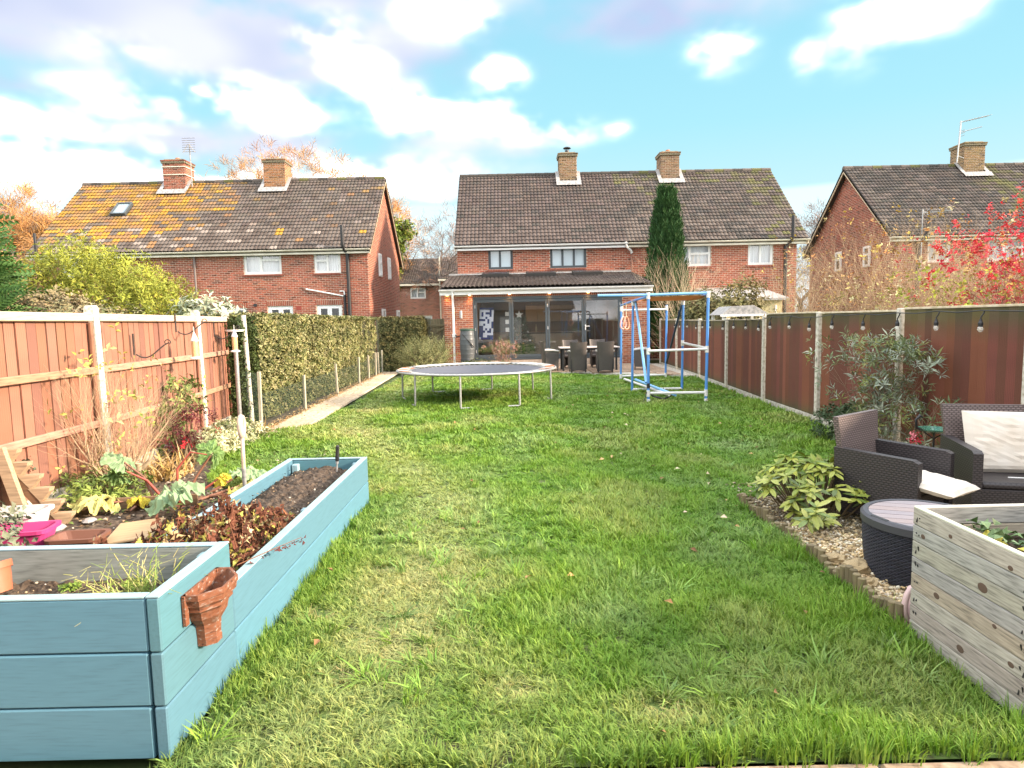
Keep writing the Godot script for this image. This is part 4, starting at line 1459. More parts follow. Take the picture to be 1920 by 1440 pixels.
	tb.lathe([Vector2(0.0, 0), Vector2(0.16, 0.0), Vector2(0.2, 0.22), Vector2(0.17, 0.24)], 12)
	put(ct, "trunk", tb.mesh(), M.bark)
	var nd := MB.new()
	for i in 26:
		nd.leaf(Vector3(0, i * 0.038, 0), Vector3(cos(i * 2.4), 0.7, sin(i * 2.4)), Vector3.UP, 0.16, 0.03, 0.1)
	var nx := []
	var nc := PackedColorArray()
	for i in 1000:
		var y := pow(R(0, 1), 1.3)
		var an := R(0, TAU)
		var rr := 0.62 * (1.0 - y) * sqrt(R(0.15, 1.0)) + 0.03
		nx.append(at_dir(Vector3(cos(an) * rr, 0.25 + y * 1.3, sin(an) * rr), Vector3(cos(an), R(-0.15, 0.3), sin(an)), R(0.16, 0.26)))
		nc.append(jit(L(0.02, 0.05, 0.022), 0.4))
	many(ct, "needles", nd.mesh(), tinted(0.6), nx, nc)
	var st := MB.new()
	var sp2 := PackedVector2Array()
	for i in 10:
		var rr := 0.17 if i % 2 == 0 else 0.07
		sp2.append(Vector2(sin(TAU * i / 10.0) * rr, cos(TAU * i / 10.0) * rr))
	st.prism(sp2, -0.015, 0.015, X(Vector3(0, 1.66, 0.03)))
	put(ct, "star", st.mesh(), flat(L(0.85, 0.83, 0.78), 0.5))
	var bb := MB.new()
	bb.lathe([Vector2(0, -0.035), Vector2(0.025, -0.025), Vector2(0.035, 0), Vector2(0.025, 0.025), Vector2(0, 0.035)], 8)
	for i in 16:
		var y := R(0.1, 0.85)
		var an := R(-0.4, 3.5)
		var rr := 0.64 * (1.0 - y) + 0.05
		put(ct, "bauble", bb.mesh(), [flat(L(0.8, 0.78, 0.75), 0.3), flat(L(0.5, 0.35, 0.1), 0.25, 0.8)][i % 2], X(Vector3(cos(an) * rr, 0.25 + y * 1.3, sin(an) * rr)))
	var bl := MB.new()
	for i in 3:
		bl.box(Vector3(0, i * 0.3, 0), Vector3(0.14, i * 0.3 + 0.16, 0.02))
	single("card_string", "three white cards hung one above another beside the first door post", "cards", bl.mesh(), M.white_paint, Vector3(-0.2, 1.3, -24.4))
	var rg := single("wall_hanging", "dark blue and white patterned cloth hung inside the leftmost glass door", "hanging", cloth_panel(), tinted(0.9), Vector3(-1.2, 1.05, -23.95))
	rg.rotation.z = -0.05


func cloth_panel() -> ArrayMesh:
	rng.seed = 7
	var b := MB.new()
	for i in 7:
		for j in 14:
			b.col = L(0.62, 0.66, 0.75) if rng.randf() < 0.45 else L(0.03, 0.05, 0.16)
			var x := i * 0.075
			var y := j * 0.085
			var za := 0.04 * sin(x * 9.0)
			var zb := 0.04 * sin((x + 0.075) * 9.0)
			b.quad(Vector3(x, y, za), Vector3(x + 0.075, y, zb), Vector3(x + 0.075, y + 0.085, zb), Vector3(x, y + 0.085, za))
	return b.mesh()


# ------------------------------------------------------------------ trees and shrubs behind
func far_trees() -> void:
	var grey := mott([L(0.05, 0.042, 0.03), L(0.1, 0.08, 0.062), L(0.15, 0.125, 0.1)], 0.05, Vector3(2, 0.6, 2), 0.95)
	var tan := flat(L(0.3, 0.17, 0.07), 0.9)
	var pale := flat(L(0.26, 0.19, 0.13), 0.9)
	var blue := flat(L(0.1, 0.08, 0.07), 0.9)
	rng.seed = 60
	var tw := MB.new()
	for k in 14:
		var a := k * 2.4
		tw.leaf(Vector3(0, 0.05 * k, 0), Vector3(cos(a), R(0.5, 1.3), sin(a)), Vector3.UP, R(0.4, 0.9), 0.035, 0.1)
	var sp := tw.mesh()
	var gold := [L(0.5, 0.26, 0.08), L(0.45, 0.24, 0.1), L(0.4, 0.25, 0.12)]  # orange of the low sun put into these twig colours
	var palec := [L(0.36, 0.25, 0.17), L(0.3, 0.22, 0.16), L(0.34, 0.24, 0.18)]
	var bluec := [L(0.2, 0.16, 0.14), L(0.24, 0.17, 0.13), L(0.3, 0.18, 0.12)]
	var specs := [
		[Vector3(-19.4, 0, -50), 13.0, 61, "tall tree tinted sunlit orange above the banded chimney", tan, 1.0, gold],
		[Vector3(-14.8, 0, -49), 13.8, 62, "broad tree tinted sunlit orange behind the plain chimney of the golden roofed house", tan, 1.0, gold],
		[Vector3(-13.0, 0, -52), 13.0, 63, "tree tinted sunlit orange rising towards the gable end beside the gap", tan, 0.9, gold],
		[Vector3(-30.5, 0, -40), 11.2, 64, "bare tree tinted sunlit gold at the edge beyond the golden roof", tan, 0.9, gold],
		[Vector3(-26.0, 0, -39), 7.6, 65, "lower pale tree between the edge tree and the golden roof", pale, 0.6, palec],
		[Vector3(-34.0, 0, -36), 10.0, 70, "bushy tree tinted sunlit gold at the far edge of the view", tan, 1.0, gold],
		[Vector3(-6.0, 0, -48), 11.6, 66, "wide bare tree with winding limbs in the gap between the houses", blue, 0.12, bluec],
		[Vector3(-0.5, 0, -58), 12.9, 67, "bare tree showing over the ridge beside the cowled chimney", pale, 0.7, palec],
		[Vector3(2.4, 0, -62), 12.6, 71, "faint bare tree tip close to the cowled chimney", pale, 0.5, palec],
		[Vector3(22.4, 0, -50), 10.4, 68, "bluish bare tree between the retiled roof and the dark gable", blue, 0.4, bluec],
		[Vector3(19.2, 0, -54), 10.4, 69, "thin bare tree at the end of the retiled house's roof", blue, 0.3, bluec]]
	for s in specs:
		var r := bare_tree("bare_tree", s[3], s[0], s[1], 0.42 if s[2] == 66 else 0.3, 6, 0.74 if s[2] == 66 else 0.66, s[2], grey, s[4], "trees behind the houses")
		var xs := []
		var cs := PackedColorArray()
		for t in r[1]:
			for m in 3:
				if rng.randf() < s[5]:
					xs.append(at_dir(t[0] + rv(0.35), t[1] + rv(0.5) + Vector3.UP * 0.2, R(0.5, 1.1)))
					cs.append(jit(s[6][rng.randi() % 3], 0.25))
		many(r[0], "fine_twigs", sp, tinted(0.8), xs, cs)
	# ivy on the wide tree
	rng.seed = 75
	var iv := sprig(8, 0.3, 0.26)
	shrub("ivy", "yellow green ivy clothing the bare tree beside the gable end", "ivy", Vector3(-8.3, 0, -46.5), [[Vector3(0, 7.6, 0), Vector3(0.7, 0.9, 0.7)], [Vector3(-0.2, 6.2, 0), Vector3(0.55, 1.3, 0.6)], [Vector3(0.7, 8.3, 0), Vector3(0.65, 0.45, 0.5)], [Vector3(-0.2, 4.0, 0), Vector3(0.45, 2.2, 0.5)]], 900, iv, 0.6, [L(0.3, 0.3, 0.04), L(0.2, 0.24, 0.035), L(0.12, 0.17, 0.03)], 75, M.bark)


func back_row() -> void:
	rng.seed = 80
	# column of dark cypress
	var nd := MB.new()
	for k in 12:
		nd.leaf(Vector3(0, k * 0.06, 0), Vector3(cos(k * 2.4) * 0.5, 1.0, sin(k * 2.4) * 0.5), Vector3(cos(k * 2.4), 0, sin(k * 2.4)), 0.34, 0.07, 0.05)
	var needle := nd.mesh()
	var o := thing("cypress_tree", "narrow dark green cypress standing against the retiled house", "tree", Vector3(6.05, 0, -25.0))
	var xs := []
	var cs := PackedColorArray()
	for k in 2600:
		var y := pow(R(0, 1), 0.9)
		var prof := 0.86 * sqrt(clampf(sin(PI * clampf(y * 0.62 + 0.36, 0, 1)), 0, 1)) * (1.0 - 0.35 * y)
		var an := R(0, TAU)
		var lump := 1.0 + 0.12 * sin(an * 5.0 + y * 14.0) + R(-0.08, 0.08)
		var rr := prof * lump * sqrt(R(0.55, 1.0))
		xs.append(at_dir(Vector3(cos(an) * rr, 0.2 + y * 6.15, sin(an) * rr * 0.8), Vector3(cos(an) * 0.35, 1.0, sin(an) * 0.35) + rv(0.15), R(0.35, 0.6)))
		cs.append(jit(L(0.03, 0.075, 0.026).lerp(L(0.055, 0.12, 0.035), R(0, 1)), 0.3))
	many(o, "foliage", needle, tinted(0.7, Color(0.1, 0.16, 0.06)), xs, cs)
	var tk := MB.new()
	tk.tube(PackedVector3Array([Vector3(0, -0.1, 0), Vector3(0, 5.5, 0)]), PackedFloat32Array([0.16, 0.03]), 7)
	put(o, "trunk", tk.mesh(), M.bark)
	# straw coloured dead shrub in front of it
	twiggy("dead_shrub", "straw coloured leafless shrub in front of the dark cypress", "shrub", Vector3(6.25, 0, -23.4), 26, 3.0, 0.4, 0.03, 3, 81, flat(L(0.62, 0.5, 0.33), 0.9), [])
	# greyish shrub under the cypress
	var lf := sprig(8, 0.3, 0.16)
	shrub("garden_shrub", "brownish green shrub at the foot of the cypress beyond the fence", "shrub", Vector3(7.3, 0, -22.4), [[Vector3(0, 1.6, 0), Vector3(1.3, 0.9, 0.8)], [Vector3(-0.8, 1.3, 0), Vector3(0.7, 0.9, 0.7)], [Vector3(0.9, 2.2, 0), Vector3(0.6, 0.6, 0.6)]], 620, lf, 0.5, [L(0.17, 0.15, 0.05), L(0.12, 0.12, 0.05), L(0.22, 0.18, 0.08)], 82, M.stem)
	# wall of tan twigs beyond the fence
	var small := sprig(5, 0.26, 0.15)
	var yl := [L(0.5, 0.38, 0.09), L(0.36, 0.24, 0.1), L(0.45, 0.22, 0.07), L(0.5, 0.45, 0.25)]
	var tanm := flat(L(0.5, 0.36, 0.22), 0.9)
	var spots := [[Vector3(7.2, 0, -15.6), 2.5, 91, "tan leafless shrub spreading beyond the fence near the retiled house"], [Vector3(8.3, 0, -14.6), 3.0, 92, "tallest tan twigs fanning up before the retiled house's end window"], [Vector3(9.0, 0, -13.4), 2.8, 93, "tan twigs with a few yellow leaves before the dark gable"], [Vector3(9.3, 0, -12.2), 2.4, 94, "low tan thicket with pale seed heads under the dark gable"]]
	for s in spots:
		twiggy("bare_shrub", s[3], "shrub", s[0], 46, s[1], 0.6, 0.019, 3, s[2], tanm, [small, 0.26, 0.13, 1, yl], "leafless shrubs beyond the fence")
	var low := [[Vector3(7.0, 0, -13.2), 1.75, 95, "tangled brown brush just showing over the fence", [L(0.3, 0.2, 0.1), L(0.4, 0.33, 0.12)]], [Vector3(7.4, 0, -11.6), 1.8, 96, "brush with pale seed heads showing over the fence", [L(0.5, 0.45, 0.25), L(0.4, 0.36, 0.12)]], [Vector3(7.1, 0, -9.9), 1.8, 97, "yellow green leafy brush over the fence post", [L(0.4, 0.42, 0.06), L(0.3, 0.33, 0.06)]], [Vector3(6.9, 0, -8.4), 1.75, 98, "brown and amber brush over the fence below the red tree", [L(0.35, 0.22, 0.08), L(0.45, 0.28, 0.07)]]]
	for s in low:
		twiggy("brush", s[3], "shrub", s[0], 42, s[1], 0.75, 0.011, 3, s[2], flat(L(0.27, 0.18, 0.11), 0.9), [small, 0.2, 0.3, 1, s[4]], "brush behind the fence")
	# red tree
	var rd := sprig(6, 0.3, 0.2)
	var r := twiggy("red_tree", "red leaved winter tree beyond the fence before the mossy roof", "tree", Vector3(8.3, 0, -10.0), 12, 2.15, 0.75, 0.03, 4, 101, flat(L(0.09, 0.05, 0.04), 0.9), [rd, 0.17, 0.9, 2, [L(0.6, 0.03, 0.05), L(0.5, 0.05, 0.07), L(0.62, 0.12, 0.1)]])
	# plants beyond the fence on the other side
	var cf := MB.new()
	for k in 18:
		var sd := -1.0 if k % 2 == 0 else 1.0
		cf.leaf(Vector3(0, k * 0.05, 0), Vector3(sd, 0.9, 0.1), Vector3.BACK, 0.3 * (1.0 - k * 0.035), 0.07, 0.1)
	var con := thing("conifer", "dark green feathery conifer at the edge above the panelled fence", "tree", Vector3(-8.6, 0, -9.4))
	rng.seed = 110
	xs = []
	cs = PackedColorArray()
	for k in 950:
		var y := R(0, 1)
		var an := R(0, TAU)
		var rr := 1.55 * (1.0 - y * 0.62) * sqrt(R(0.4, 1.0))
		xs.append(at_dir(Vector3(cos(an) * rr, 0.6 + y * 2.85, sin(an) * rr), Vector3(cos(an), R(-0.1, 0.75), sin(an)), R(0.4, 0.75)))
		cs.append(jit(L(0.035, 0.09, 0.025).lerp(L(0.08, 0.16, 0.04), R(0, 1)), 0.3))
	many(con, "foliage", cf.mesh(), tinted(0.6, Color(0.15, 0.25, 0.08)), xs, cs)
	var ctk := MB.new()
	ctk.tube(PackedVector3Array([Vector3(0, -0.1, 0), Vector3(0, 3.2, 0)]), PackedFloat32Array([0.14, 0.03]), 7)
	put(con, "trunk", ctk.mesh(), M.bark)
	rng.seed = 111
	var fine := sprig(16, 0.26, 0.05, 0.6)
	shrub("yellow_shrub", "large yellow green feathery shrub rising above the panelled fence", "shrub", Vector3(-7.6, 0, -12.6), [[Vector3(-0.8, 2.2, 0), Vector3(0.85, 1.15, 0.9)], [Vector3(0.2, 1.9, 0.3), Vector3(0.95, 1.1, 0.8)], [Vector3(0.85, 1.6, 0.4), Vector3(0.75, 1.0, 0.7)], [Vector3(-1.4, 1.7, 0.2), Vector3(0.8, 1.0, 0.7)], [Vector3(1.1, 1.1, 0.5), Vector3(0.5, 0.9, 0.6)]], 4200, fine, 0.36, [L(0.33, 0.34, 0.05), L(0.24, 0.28, 0.045), L(0.17, 0.22, 0.04)], 112, M.stem, Color(0.5, 0.5, 0.15))
	var oval := sprig(9, 0.32, 0.15)
	shrub("grey_shrub", "grey green small leaved shrub between the conifer and the yellow shrub", "shrub", Vector3(-8.1, 0, -10.9), [[Vector3(0, 1.5, 0), Vector3(1.0, 0.95, 0.8)], [Vector3(0.9, 1.35, 0.3), Vector3(0.8, 0.75, 0.7)], [Vector3(-0.8, 1.7, 0), Vector3(0.7, 0.75, 0.7)], [Vector3(1.6, 1.35, 0.2), Vector3(0.6, 0.65, 0.6)]], 3600, oval, 0.26, [L(0.2, 0.2, 0.1), L(0.14, 0.16, 0.07), L(0.26, 0.22, 0.13), L(0.3, 0.22, 0.13)], 113, M.stem)
	rng.seed = 114
	var wide := sprig(9, 0.5, 0.16)
	shrub("variegated_shrub", "silvery variegated shrub behind the last post of the panelled fence", "shrub", Vector3(-5.75, 0, -12.1), [[Vector3(0, 1.72, 0), Vector3(0.42, 0.45, 0.4)], [Vector3(0.35, 1.6, 0.1), Vector3(0.3, 0.4, 0.3)], [Vector3(-0.1, 1.0, 0), Vector3(0.4, 0.8, 0.4)]], 260, wide, 0.34, [L(0.45, 0.48, 0.38), L(0.22, 0.27, 0.16), L(0.34, 0.37, 0.25)], 115, M.stem)


# ------------------------------------------------------------------ fences
func right_fence() -> void:
	rng.seed = 201
	var o := thing("board_fence", "reddish brown board fence with concrete posts and green stained tops, hung with a lamp string", "fence", Vector3(4.9, 0, -12))
	# posts from near to far: x, z, top
	var P := [Vector3(5.1, 1.76, -2.2), Vector3(5.06, 1.76, -4.2), Vector3(5.0, 1.77, -6.16), Vector3(4.93, 1.76, -8.12), Vector3(4.84, 1.74, -10.08), Vector3(4.93, 1.7, -12.48), Vector3(5.1, 1.66, -15.15), Vector3(5.29, 1.66, -18.0), Vector3(5.4, 1.68, -20.9), Vector3(5.5, 1.68, -23.6)]
	var tops := [1.76, 1.77, 1.765, 1.74, 1.75, 1.64, 1.62, 1.63, 1.64]
	var pm := MB.new()
	pm.cbox(X(Vector3(0.012, 0.5, 0)), Vector3(0.095, 1.0, 0.082), 0.008)
	var postm := pm.mesh()
	var bd := MB.new()
	var hs := [0.0, 0.04, 0.1, 0.22, 0.78, 0.88, 0.95, 1.0]
	var red := L(0.23, 0.078, 0.046)
	var grn := L(0.13, 0.115, 0.05)
	var tone := [grn, grn.lerp(red, 0.4), red.lerp(grn, 0.15), red, red, red.lerp(grn, 0.4), grn.lerp(red, 0.12), grn]
	var boards := []
	for vr in 5:
		bd = MB.new()
		var shift := R(-0.05, 0.03)
		for k in 7:
			var ya: float = clampf(hs[k] + (shift if k > 0 and k < 7 else 0.0) * (1.0 if k > 3 else 0.7), 0, 1)
			var yb: float = clampf(hs[k + 1] + (shift if k < 6 else 0.0) * (1.0 if k > 2 else 0.7), 0, 1)
			for side in 5:
				# front, back, two edges, cap
				var A: Array = [[Vector3(-0.006, 0, 0), Vector3(-0.016, 0, 1)], [Vector3(0.004, 0, 1), Vector3(0.004, 0, 0)], [Vector3(0.004, 0, 0), Vector3(-0.006, 0, 0)], [Vector3(-0.016, 0, 1), Vector3(0.004, 0, 1)], []][side]
				if side == 4:
					if k == 6:
						bd.col = tone[7]
						bd.out_quad(Vector3(-0.006, 1, 0), Vector3(-0.016, 1, 1), Vector3(0.004, 1, 1), Vector3(0.004, 1, 0), Vector3.UP)
					continue
				var a: Vector3 = A[0]
				var e: Vector3 = A[1]
				var oo := Vector3([-1, 1, 0, 0][side], 0, [0, 0, -1, 1][side])
				var q := [a + Vector3(0, ya, 0), e + Vector3(0, ya, 0), e + Vector3(0, yb, 0), a + Vector3(0, yb, 0)]
				var nn := oo
				for t in [[0, 1, 2], [0, 2, 3]]:
					var cc := []
					for m in t:
						cc.append(tone[k] if m < 2 else tone[k + 1])
					var v0: Vector3 = q[t[0]]
					var v1: Vector3 = q[t[1]]
					var v2: Vector3 = q[t[2]]
					if (v1 - v0).cross(v2 - v0).dot(nn) < 0:
						var sw = v1; v1 = v2; v2 = sw
						var cw = cc[1]; cc[1] = cc[2]; cc[2] = cw
					var nr := (v1 - v0).cross(v2 - v0).normalized()
					bd.v.append(v0); bd.v.append(v2); bd.v.append(v1)
					bd.c.append(cc[0]); bd.c.append(cc[2]); bd.c.append(cc[1])
					for m in 3: bd.n.append(nr)
		boards.append(bd.mesh())
	var mats := []
	for k in 6:
		var t := R(0.5, 1.15)
		var m := mott([L(0.35, 0.32, 0.28), L(0.72, 0.7, 0.67), L(0.95, 0.95, 0.95), L(1, 1, 0.9)], 0.03, Vector3(6, 0.35, 6), 0.85, 0.1, false, 4, 12, Vector3(R(0, 9), R(0, 9), R(0, 9)))
		m.vertex_color_use_as_albedo = true
		m.albedo_color = Color(minf(t, 1), minf(t * R(0.94, 1.04), 1), minf(t * R(0.9, 1.05), 1))
		mats.append(m)
	for i in P.size():
		var p: Vector3 = P[i]
		put(o, "post", postm, M.concrete, Transform3D(Basis(Vector3(1, 0, 0), Vector3(0, p.y, 0), Vector3(0, 0, 1)), Vector3(p.x - 4.9, 0, p.z + 12)))
		if i == P.size() - 1: break
		var q: Vector3 = P[i + 1]
		var a := Vector3(p.x - 4.9 + 0.03, 0, p.z + 12 - 0.055)
		var e := Vector3(q.x - 4.9 + 0.03, 0, q.z + 12 + 0.055)
		var d := (e - a)
		var dn := d.normalized()
		var base := 0.085
		var top: float = tops[i]
		var gb := MB.new()
		gb.cbox(Transform3D(Basis(dn.cross(Vector3.UP), Vector3.UP, -dn), (a + e) * 0.5 + Vector3(0.01, 0.02, 0)), Vector3(0.04, 0.13, d.length()), 0.006)
		put(o, "gravel_board", gb.mesh(), M.concrete)
		var n := 15 if d.length() < 2.2 else int(d.length() / 0.135)
		var bw := d.length() / n
		for k in n:
			var at := a + d * (k * 1.0 / n) + Vector3.UP * base
			var bs := Basis(dn.cross(Vector3.UP) * -1.0, Vector3.UP * (top - base - 0.03 + R(-0.004, 0.004)), dn * (bw - 0.005))
			if bs.x.x < 0: bs.x = -bs.x
			put(o, "board", boards[rng.randi() % 5], mats[rng.randi() % 6], Transform3D(bs, at + Vector3(R(-0.005, 0.005), 0, 0)))
		var bk := MB.new()
		bk.cbox(Transform3D(Basis(dn.cross(Vector3.UP), Vector3.UP, -dn), (a + e) * 0.5 + Vector3(0.03, base + (top - base) * 0.5, 0)), Vector3(0.012, top - base - 0.05, d.length()), 0.002)
		put(o, "added_gap_sheet", bk.mesh(), M.felt)  # added dark sheet, so the gaps between boards read as shade
		var cp := MB.new()
		cp.cbox(Transform3D(Basis(dn.cross(Vector3.UP), Vector3.UP, -dn), (a + e) * 0.5 + Vector3(-0.004, top - 0.014, 0)), Vector3(0.045, 0.026, d.length()), 0.004)
		put(o, "capping", cp.mesh(), M.verge)
	# festoon lamps
	var lamps := [[4.86, 1.575, -5.35], [4.86, 1.575, -6.64], [4.85, 1.58, -7.32], [4.84, 1.57, -8.04], [4.8, 1.565, -8.75], [4.77, 1.57, -9.54], [4.74, 1.53, -10.2], [4.77, 1.56, -11.0], [4.8, 1.55, -11.9], [4.86, 1.5, -12.6], [4.9, 1.52, -13.4], [4.96, 1.52, -14.3], [5.02, 1.48, -15.2], [5.09, 1.5, -16.4], [5.16, 1.49, -17.3], [5.22, 1.46, -18.1], [5.27, 1.49, -19.2], [5.31, 1.48, -20.2], [5.36, 1.46, -21.0]]
	var cable := thing("cable", "black festoon cable strung loosely along the board fence", "cable", Vector3(4.86, 1.65, -5.35))
	var pts := PackedVector3Array()
	var rad := PackedFloat32Array()
	for i in lamps.size():
		var c := Vector3(lamps[i][0], lamps[i][1] + 0.13, lamps[i][2]) - cable.position
		pts.append(c)
		rad.append(0.006)
		if i < lamps.size() - 1:
			var c2 := Vector3(lamps[i + 1][0], lamps[i + 1][1] + 0.13, lamps[i + 1][2]) - cable.position
			pts.append((c + c2) * 0.5 - Vector3(0, 0.018, 0))
			rad.append(0.006)
	var cb := MB.new()
	cb.tube(pts, rad, 5)
	put(cable, "wire", cb.mesh(), M.black)
	var bulbm := MB.new()
	bulbm.lathe([Vector2(0.0, -0.095), Vector2(0.018, -0.088), Vector2(0.029, -0.068), Vector2(0.027, -0.046), Vector2(0.016, -0.03)], 10)
	var bulb := bulbm.mesh()
	var hold := MB.new()
	hold.tube(PackedVector3Array([Vector3(0.02, 0.13, 0.02), Vector3(0.012, 0.1, 0.018), Vector3(0, 0.06, 0.0), Vector3(0, 0.03, 0)]), PackedFloat32Array([0.008, 0.007, 0.007, 0.007]), 6)
	hold.lathe([Vector2(0.0, -0.036), Vector2(0.022, -0.036), Vector2(0.024, 0.0), Vector2(0.016, 0.02), Vector2(0.012, 0.04), Vector2(0, 0.042)], 10)
	var holder := hold.mesh()
	var gl := glass(0.25)
	gl.albedo_color = Color(0.9, 0.88, 0.84, 0.35)
	var names := ["festoon lamp closest to the photographer, above the sofa", "festoon lamp above the sofa's backrest", "festoon lamp between the grey shrub and the sofa", "festoon lamp just before the post behind the grey shrub", "festoon lamp above the grey leaved shrub", "festoon lamp left of the grey leaved shrub", "festoon lamp hanging at the post above the dark round shrub", "festoon lamp at the near end of the tallest mid panel", "festoon lamp near the far end of the tallest mid panel", "festoon lamp at the second post behind the climbing frame's outer edge"]
	for i in lamps.size():
		var lb: String = names[i] if i < names.size() else "small festoon lamp on the far fence, lamp %s along from the patio end" % ["nine", "eight", "seven", "six", "five", "four", "three", "two", "one"][i - names.size()]
		var f := thing("festoon_lamp", lb, "lamp", Vector3(lamps[i][0], lamps[i][1], lamps[i][2]), R(-0.5, 0.5), "unlit lamps along the festoon cable")
		put(f, "holder", holder, M.black)
		put(f, "bulb", bulb, gl)


func left_fence() -> void:
	rng.seed = 210
	var o := thing("panel_fence", "sunlit orange brown panelled fence with tall concrete posts", "fence", Vector3(-4.6, 0, -8))
	var P := [Vector3(-4.3, 1.88, -1.6), Vector3(-4.42, 1.88, -4.25), Vector3(-4.53, 1.9, -7.0), Vector3(-4.79, 1.91, -9.83), Vector3(-5.0, 1.9, -11.35)]
	var mats := timber(L(0.33, 0.15, 0.098), 10, 0.24, true, 0.5, 0.85, 15)
	var rails := timber(L(0.46, 0.25, 0.17), 3, 0.08, false, 0.35, 0.85, 16)
	var caps := timber(L(0.62, 0.46, 0.33), 3, 0.08, false, 0.3, 0.85, 17)
	var pm := MB.new()
	pm.prism(PackedVector2Array([Vector2(-0.05, -0.3), Vector2(0.05, -0.3), Vector2(0.05, 1.94), Vector2(0.03, 1.97), Vector2(-0.03, 1.97), Vector2(-0.05, 1.94)]), -0.055, 0.055)
	var postm := pm.mesh()
	var pmat := mott([L(0.36, 0.33, 0.24), L(0.52, 0.49, 0.4), L(0.62, 0.59, 0.52), L(0.7, 0.68, 0.62)], 0.04, Vector3.ONE * 2, 0.95, 0.5, true, 5, 18)
	var bb := MB.new()
	bb.prism(PackedVector2Array([Vector2(-0.5, 0.004), Vector2(0.5, 0.0), Vector2(0.5, 0.014), Vector2(-0.5, 0.02)]), 0, 1, Transform3D(Basis(Vector3(1, 0, 0), Vector3(0, 0, 1), Vector3(0, 1, 0)), Vector3.ZERO))
	for i in P.size():
		var p: Vector3 = P[i]
		if i < P.size() - 1 or true:
			put(o, "post", postm, pmat, X(Vector3(p.x + 4.6, 0, p.z + 8), 0.08, R(-0.008, 0.008), 0.012))
		if i == P.size() - 1: break
		var q: Vector3 = P[i + 1]
		var a := Vector3(p.x + 4.6 - 0.01, 0, p.z + 8 - 0.06)
		var e := Vector3(q.x + 4.6 - 0.01, 0, q.z + 8 + 0.06)
		var d := e - a
		var dn := d.normalized()
		var side := dn.cross(Vector3.UP)
		if side.x < 0: side = -side
		var base := 0.14
		var top := 1.84
		var gb := MB.new()
		gb.cbox(Transform3D(Basis(-dn, Vector3.UP, (-dn).cross(Vector3.UP)), (a + e) * 0.5 + Vector3(0, 0.05, 0)), Vector3(d.length(), 0.2, 0.05), 0.008)
		put(o, "gravel_board", gb.mesh(), M.concrete)
		var n := int(round(d.length() / 0.135))
		var h := top - base
		for k in n:
			var at := a + d * ((k + 0.5) / n) + Vector3.UP * base
			var bw := d.length() / n - 0.007
			var bs := Basis(-dn * bw, Vector3.UP * h, (-dn).cross(Vector3.UP))
			put(o, "board", bb.mesh() if k == 0 and i == 0 else boards_shared(bb), mats[rng.randi() % 10], Transform3D(bs, at + side * R(-0.006, 0.006)))
		var bk := MB.new()
		bk.cbox(Transform3D(), Vector3(d.length(), h - 0.06, 0.012), 0.002)
		put(o, "added_gap_sheet", bk.mesh(), M.felt, Transform3D(Basis(-dn, Vector3.UP, (-dn).cross(Vector3.UP)), (a + e) * 0.5 - side * 0.03 + Vector3.UP * (base + h * 0.5)))  # dark sheet added behind the boards, standing in for shade in the gaps
		for y in [[1.27, 0.075], [0.69, 0.075]]:
			var rb := MB.new()
			rb.cbox(Transform3D(Basis(), Vector3.ZERO), Vector3(d.length(), y[1], 0.035), 0.006)
			put(o, "rail", rb.mesh(), rails[rng.randi() % 3], Transform3D(Basis(-dn, Vector3.UP, (-dn).cross(Vector3.UP)), (a + e) * 0.5 + side * 0.035 + Vector3.UP * y[0]))
		var cb := MB.new()
		cb.cbox(Transform3D(), Vector3(d.length(), 0.085, 0.06), 0.008)
		put(o, "capping", cb.mesh(), caps[rng.randi() % 3], Transform3D(Basis(-dn, Vector3.UP, (-dn).cross(Vector3.UP)), (a + e) * 0.5 + side * 0.02 + Vector3.UP * (top + 0.0)))
		for en in [a + dn * 0.035, e - dn * 0.035]:
			var sb := MB.new()
			sb.cbox(Transform3D(), Vector3(0.05, h - 0.05, 0.03), 0.006)
			put(o, "edge_batten", sb.mesh(), mats[rng.randi() % 10], Transform3D(Basis(-dn, Vector3.UP, (-dn).cross(Vector3.UP)), en + side * 0.03 + Vector3.UP * (base + h * 0.5 - 0.03)))
	# iron hooks and feeders
	var iron := flat(L(0.03, 0.022, 0.02), 0.6)
	var hm := MB.new()
	hm.cbox(X(Vector3(0, 0.02, 0)), Vector3(0.02, 0.26, 0.02), 0.004)
	var hp := PackedVector3Array()
	var hr := PackedFloat32Array()
	for k in 15:
		var t := k / 14.0
		hp.append(Vector3(0.02 + 0.36 * t, -0.1 - 0.09 * sin(t * PI * 1.0) * (1.0 - t) * 1.6 + 0.13 * t, 0))
		hr.append(0.009)
	for k in 9:
		var an := -0.3 + k * 0.62
		hp.append(Vector3(0.385 - 0.02 + 0.032 * cos(an - 0.6), 0.045 + 0.032 * sin(an - 0.6) - 0.01, 0))
		hr.append(0.007)
	hm.tube(hp, hr, 6)
	var hook := hm.mesh()
	single("iron_hook", "black scrolled iron hook on the middle panel, nothing hanging from it", "hook", hook, iron, Vector3(-4.56, 1.5, -7.75), 0.5, "iron hooks on the panelled fence")
	single("iron_hook", "black scrolled iron hook holding the bird feeder on the middle panel", "hook", hook, iron, Vector3(-4.66, 1.76, -8.95), 0.5, "iron hooks on the panelled fence")
	single("iron_hook", "black scrolled iron hook on the short end panel by the hedge", "hook", hook, iron, Vector3(-4.87, 1.66, -10.55), 0.25, "iron hooks on the panelled fence")
	var fm := [MB.new(), MB.new(), MB.new()]
	fm[0].lathe([Vector2(0.005, 0.12), Vector2(0.05, 0.0), Vector2(0.046, -0.01)].map(func(v): return v), 12)
	fm[1].lathe([Vector2(0.042, -0.22), Vector2(0.044, -0.1), Vector2(0.042, 0.0)], 12)
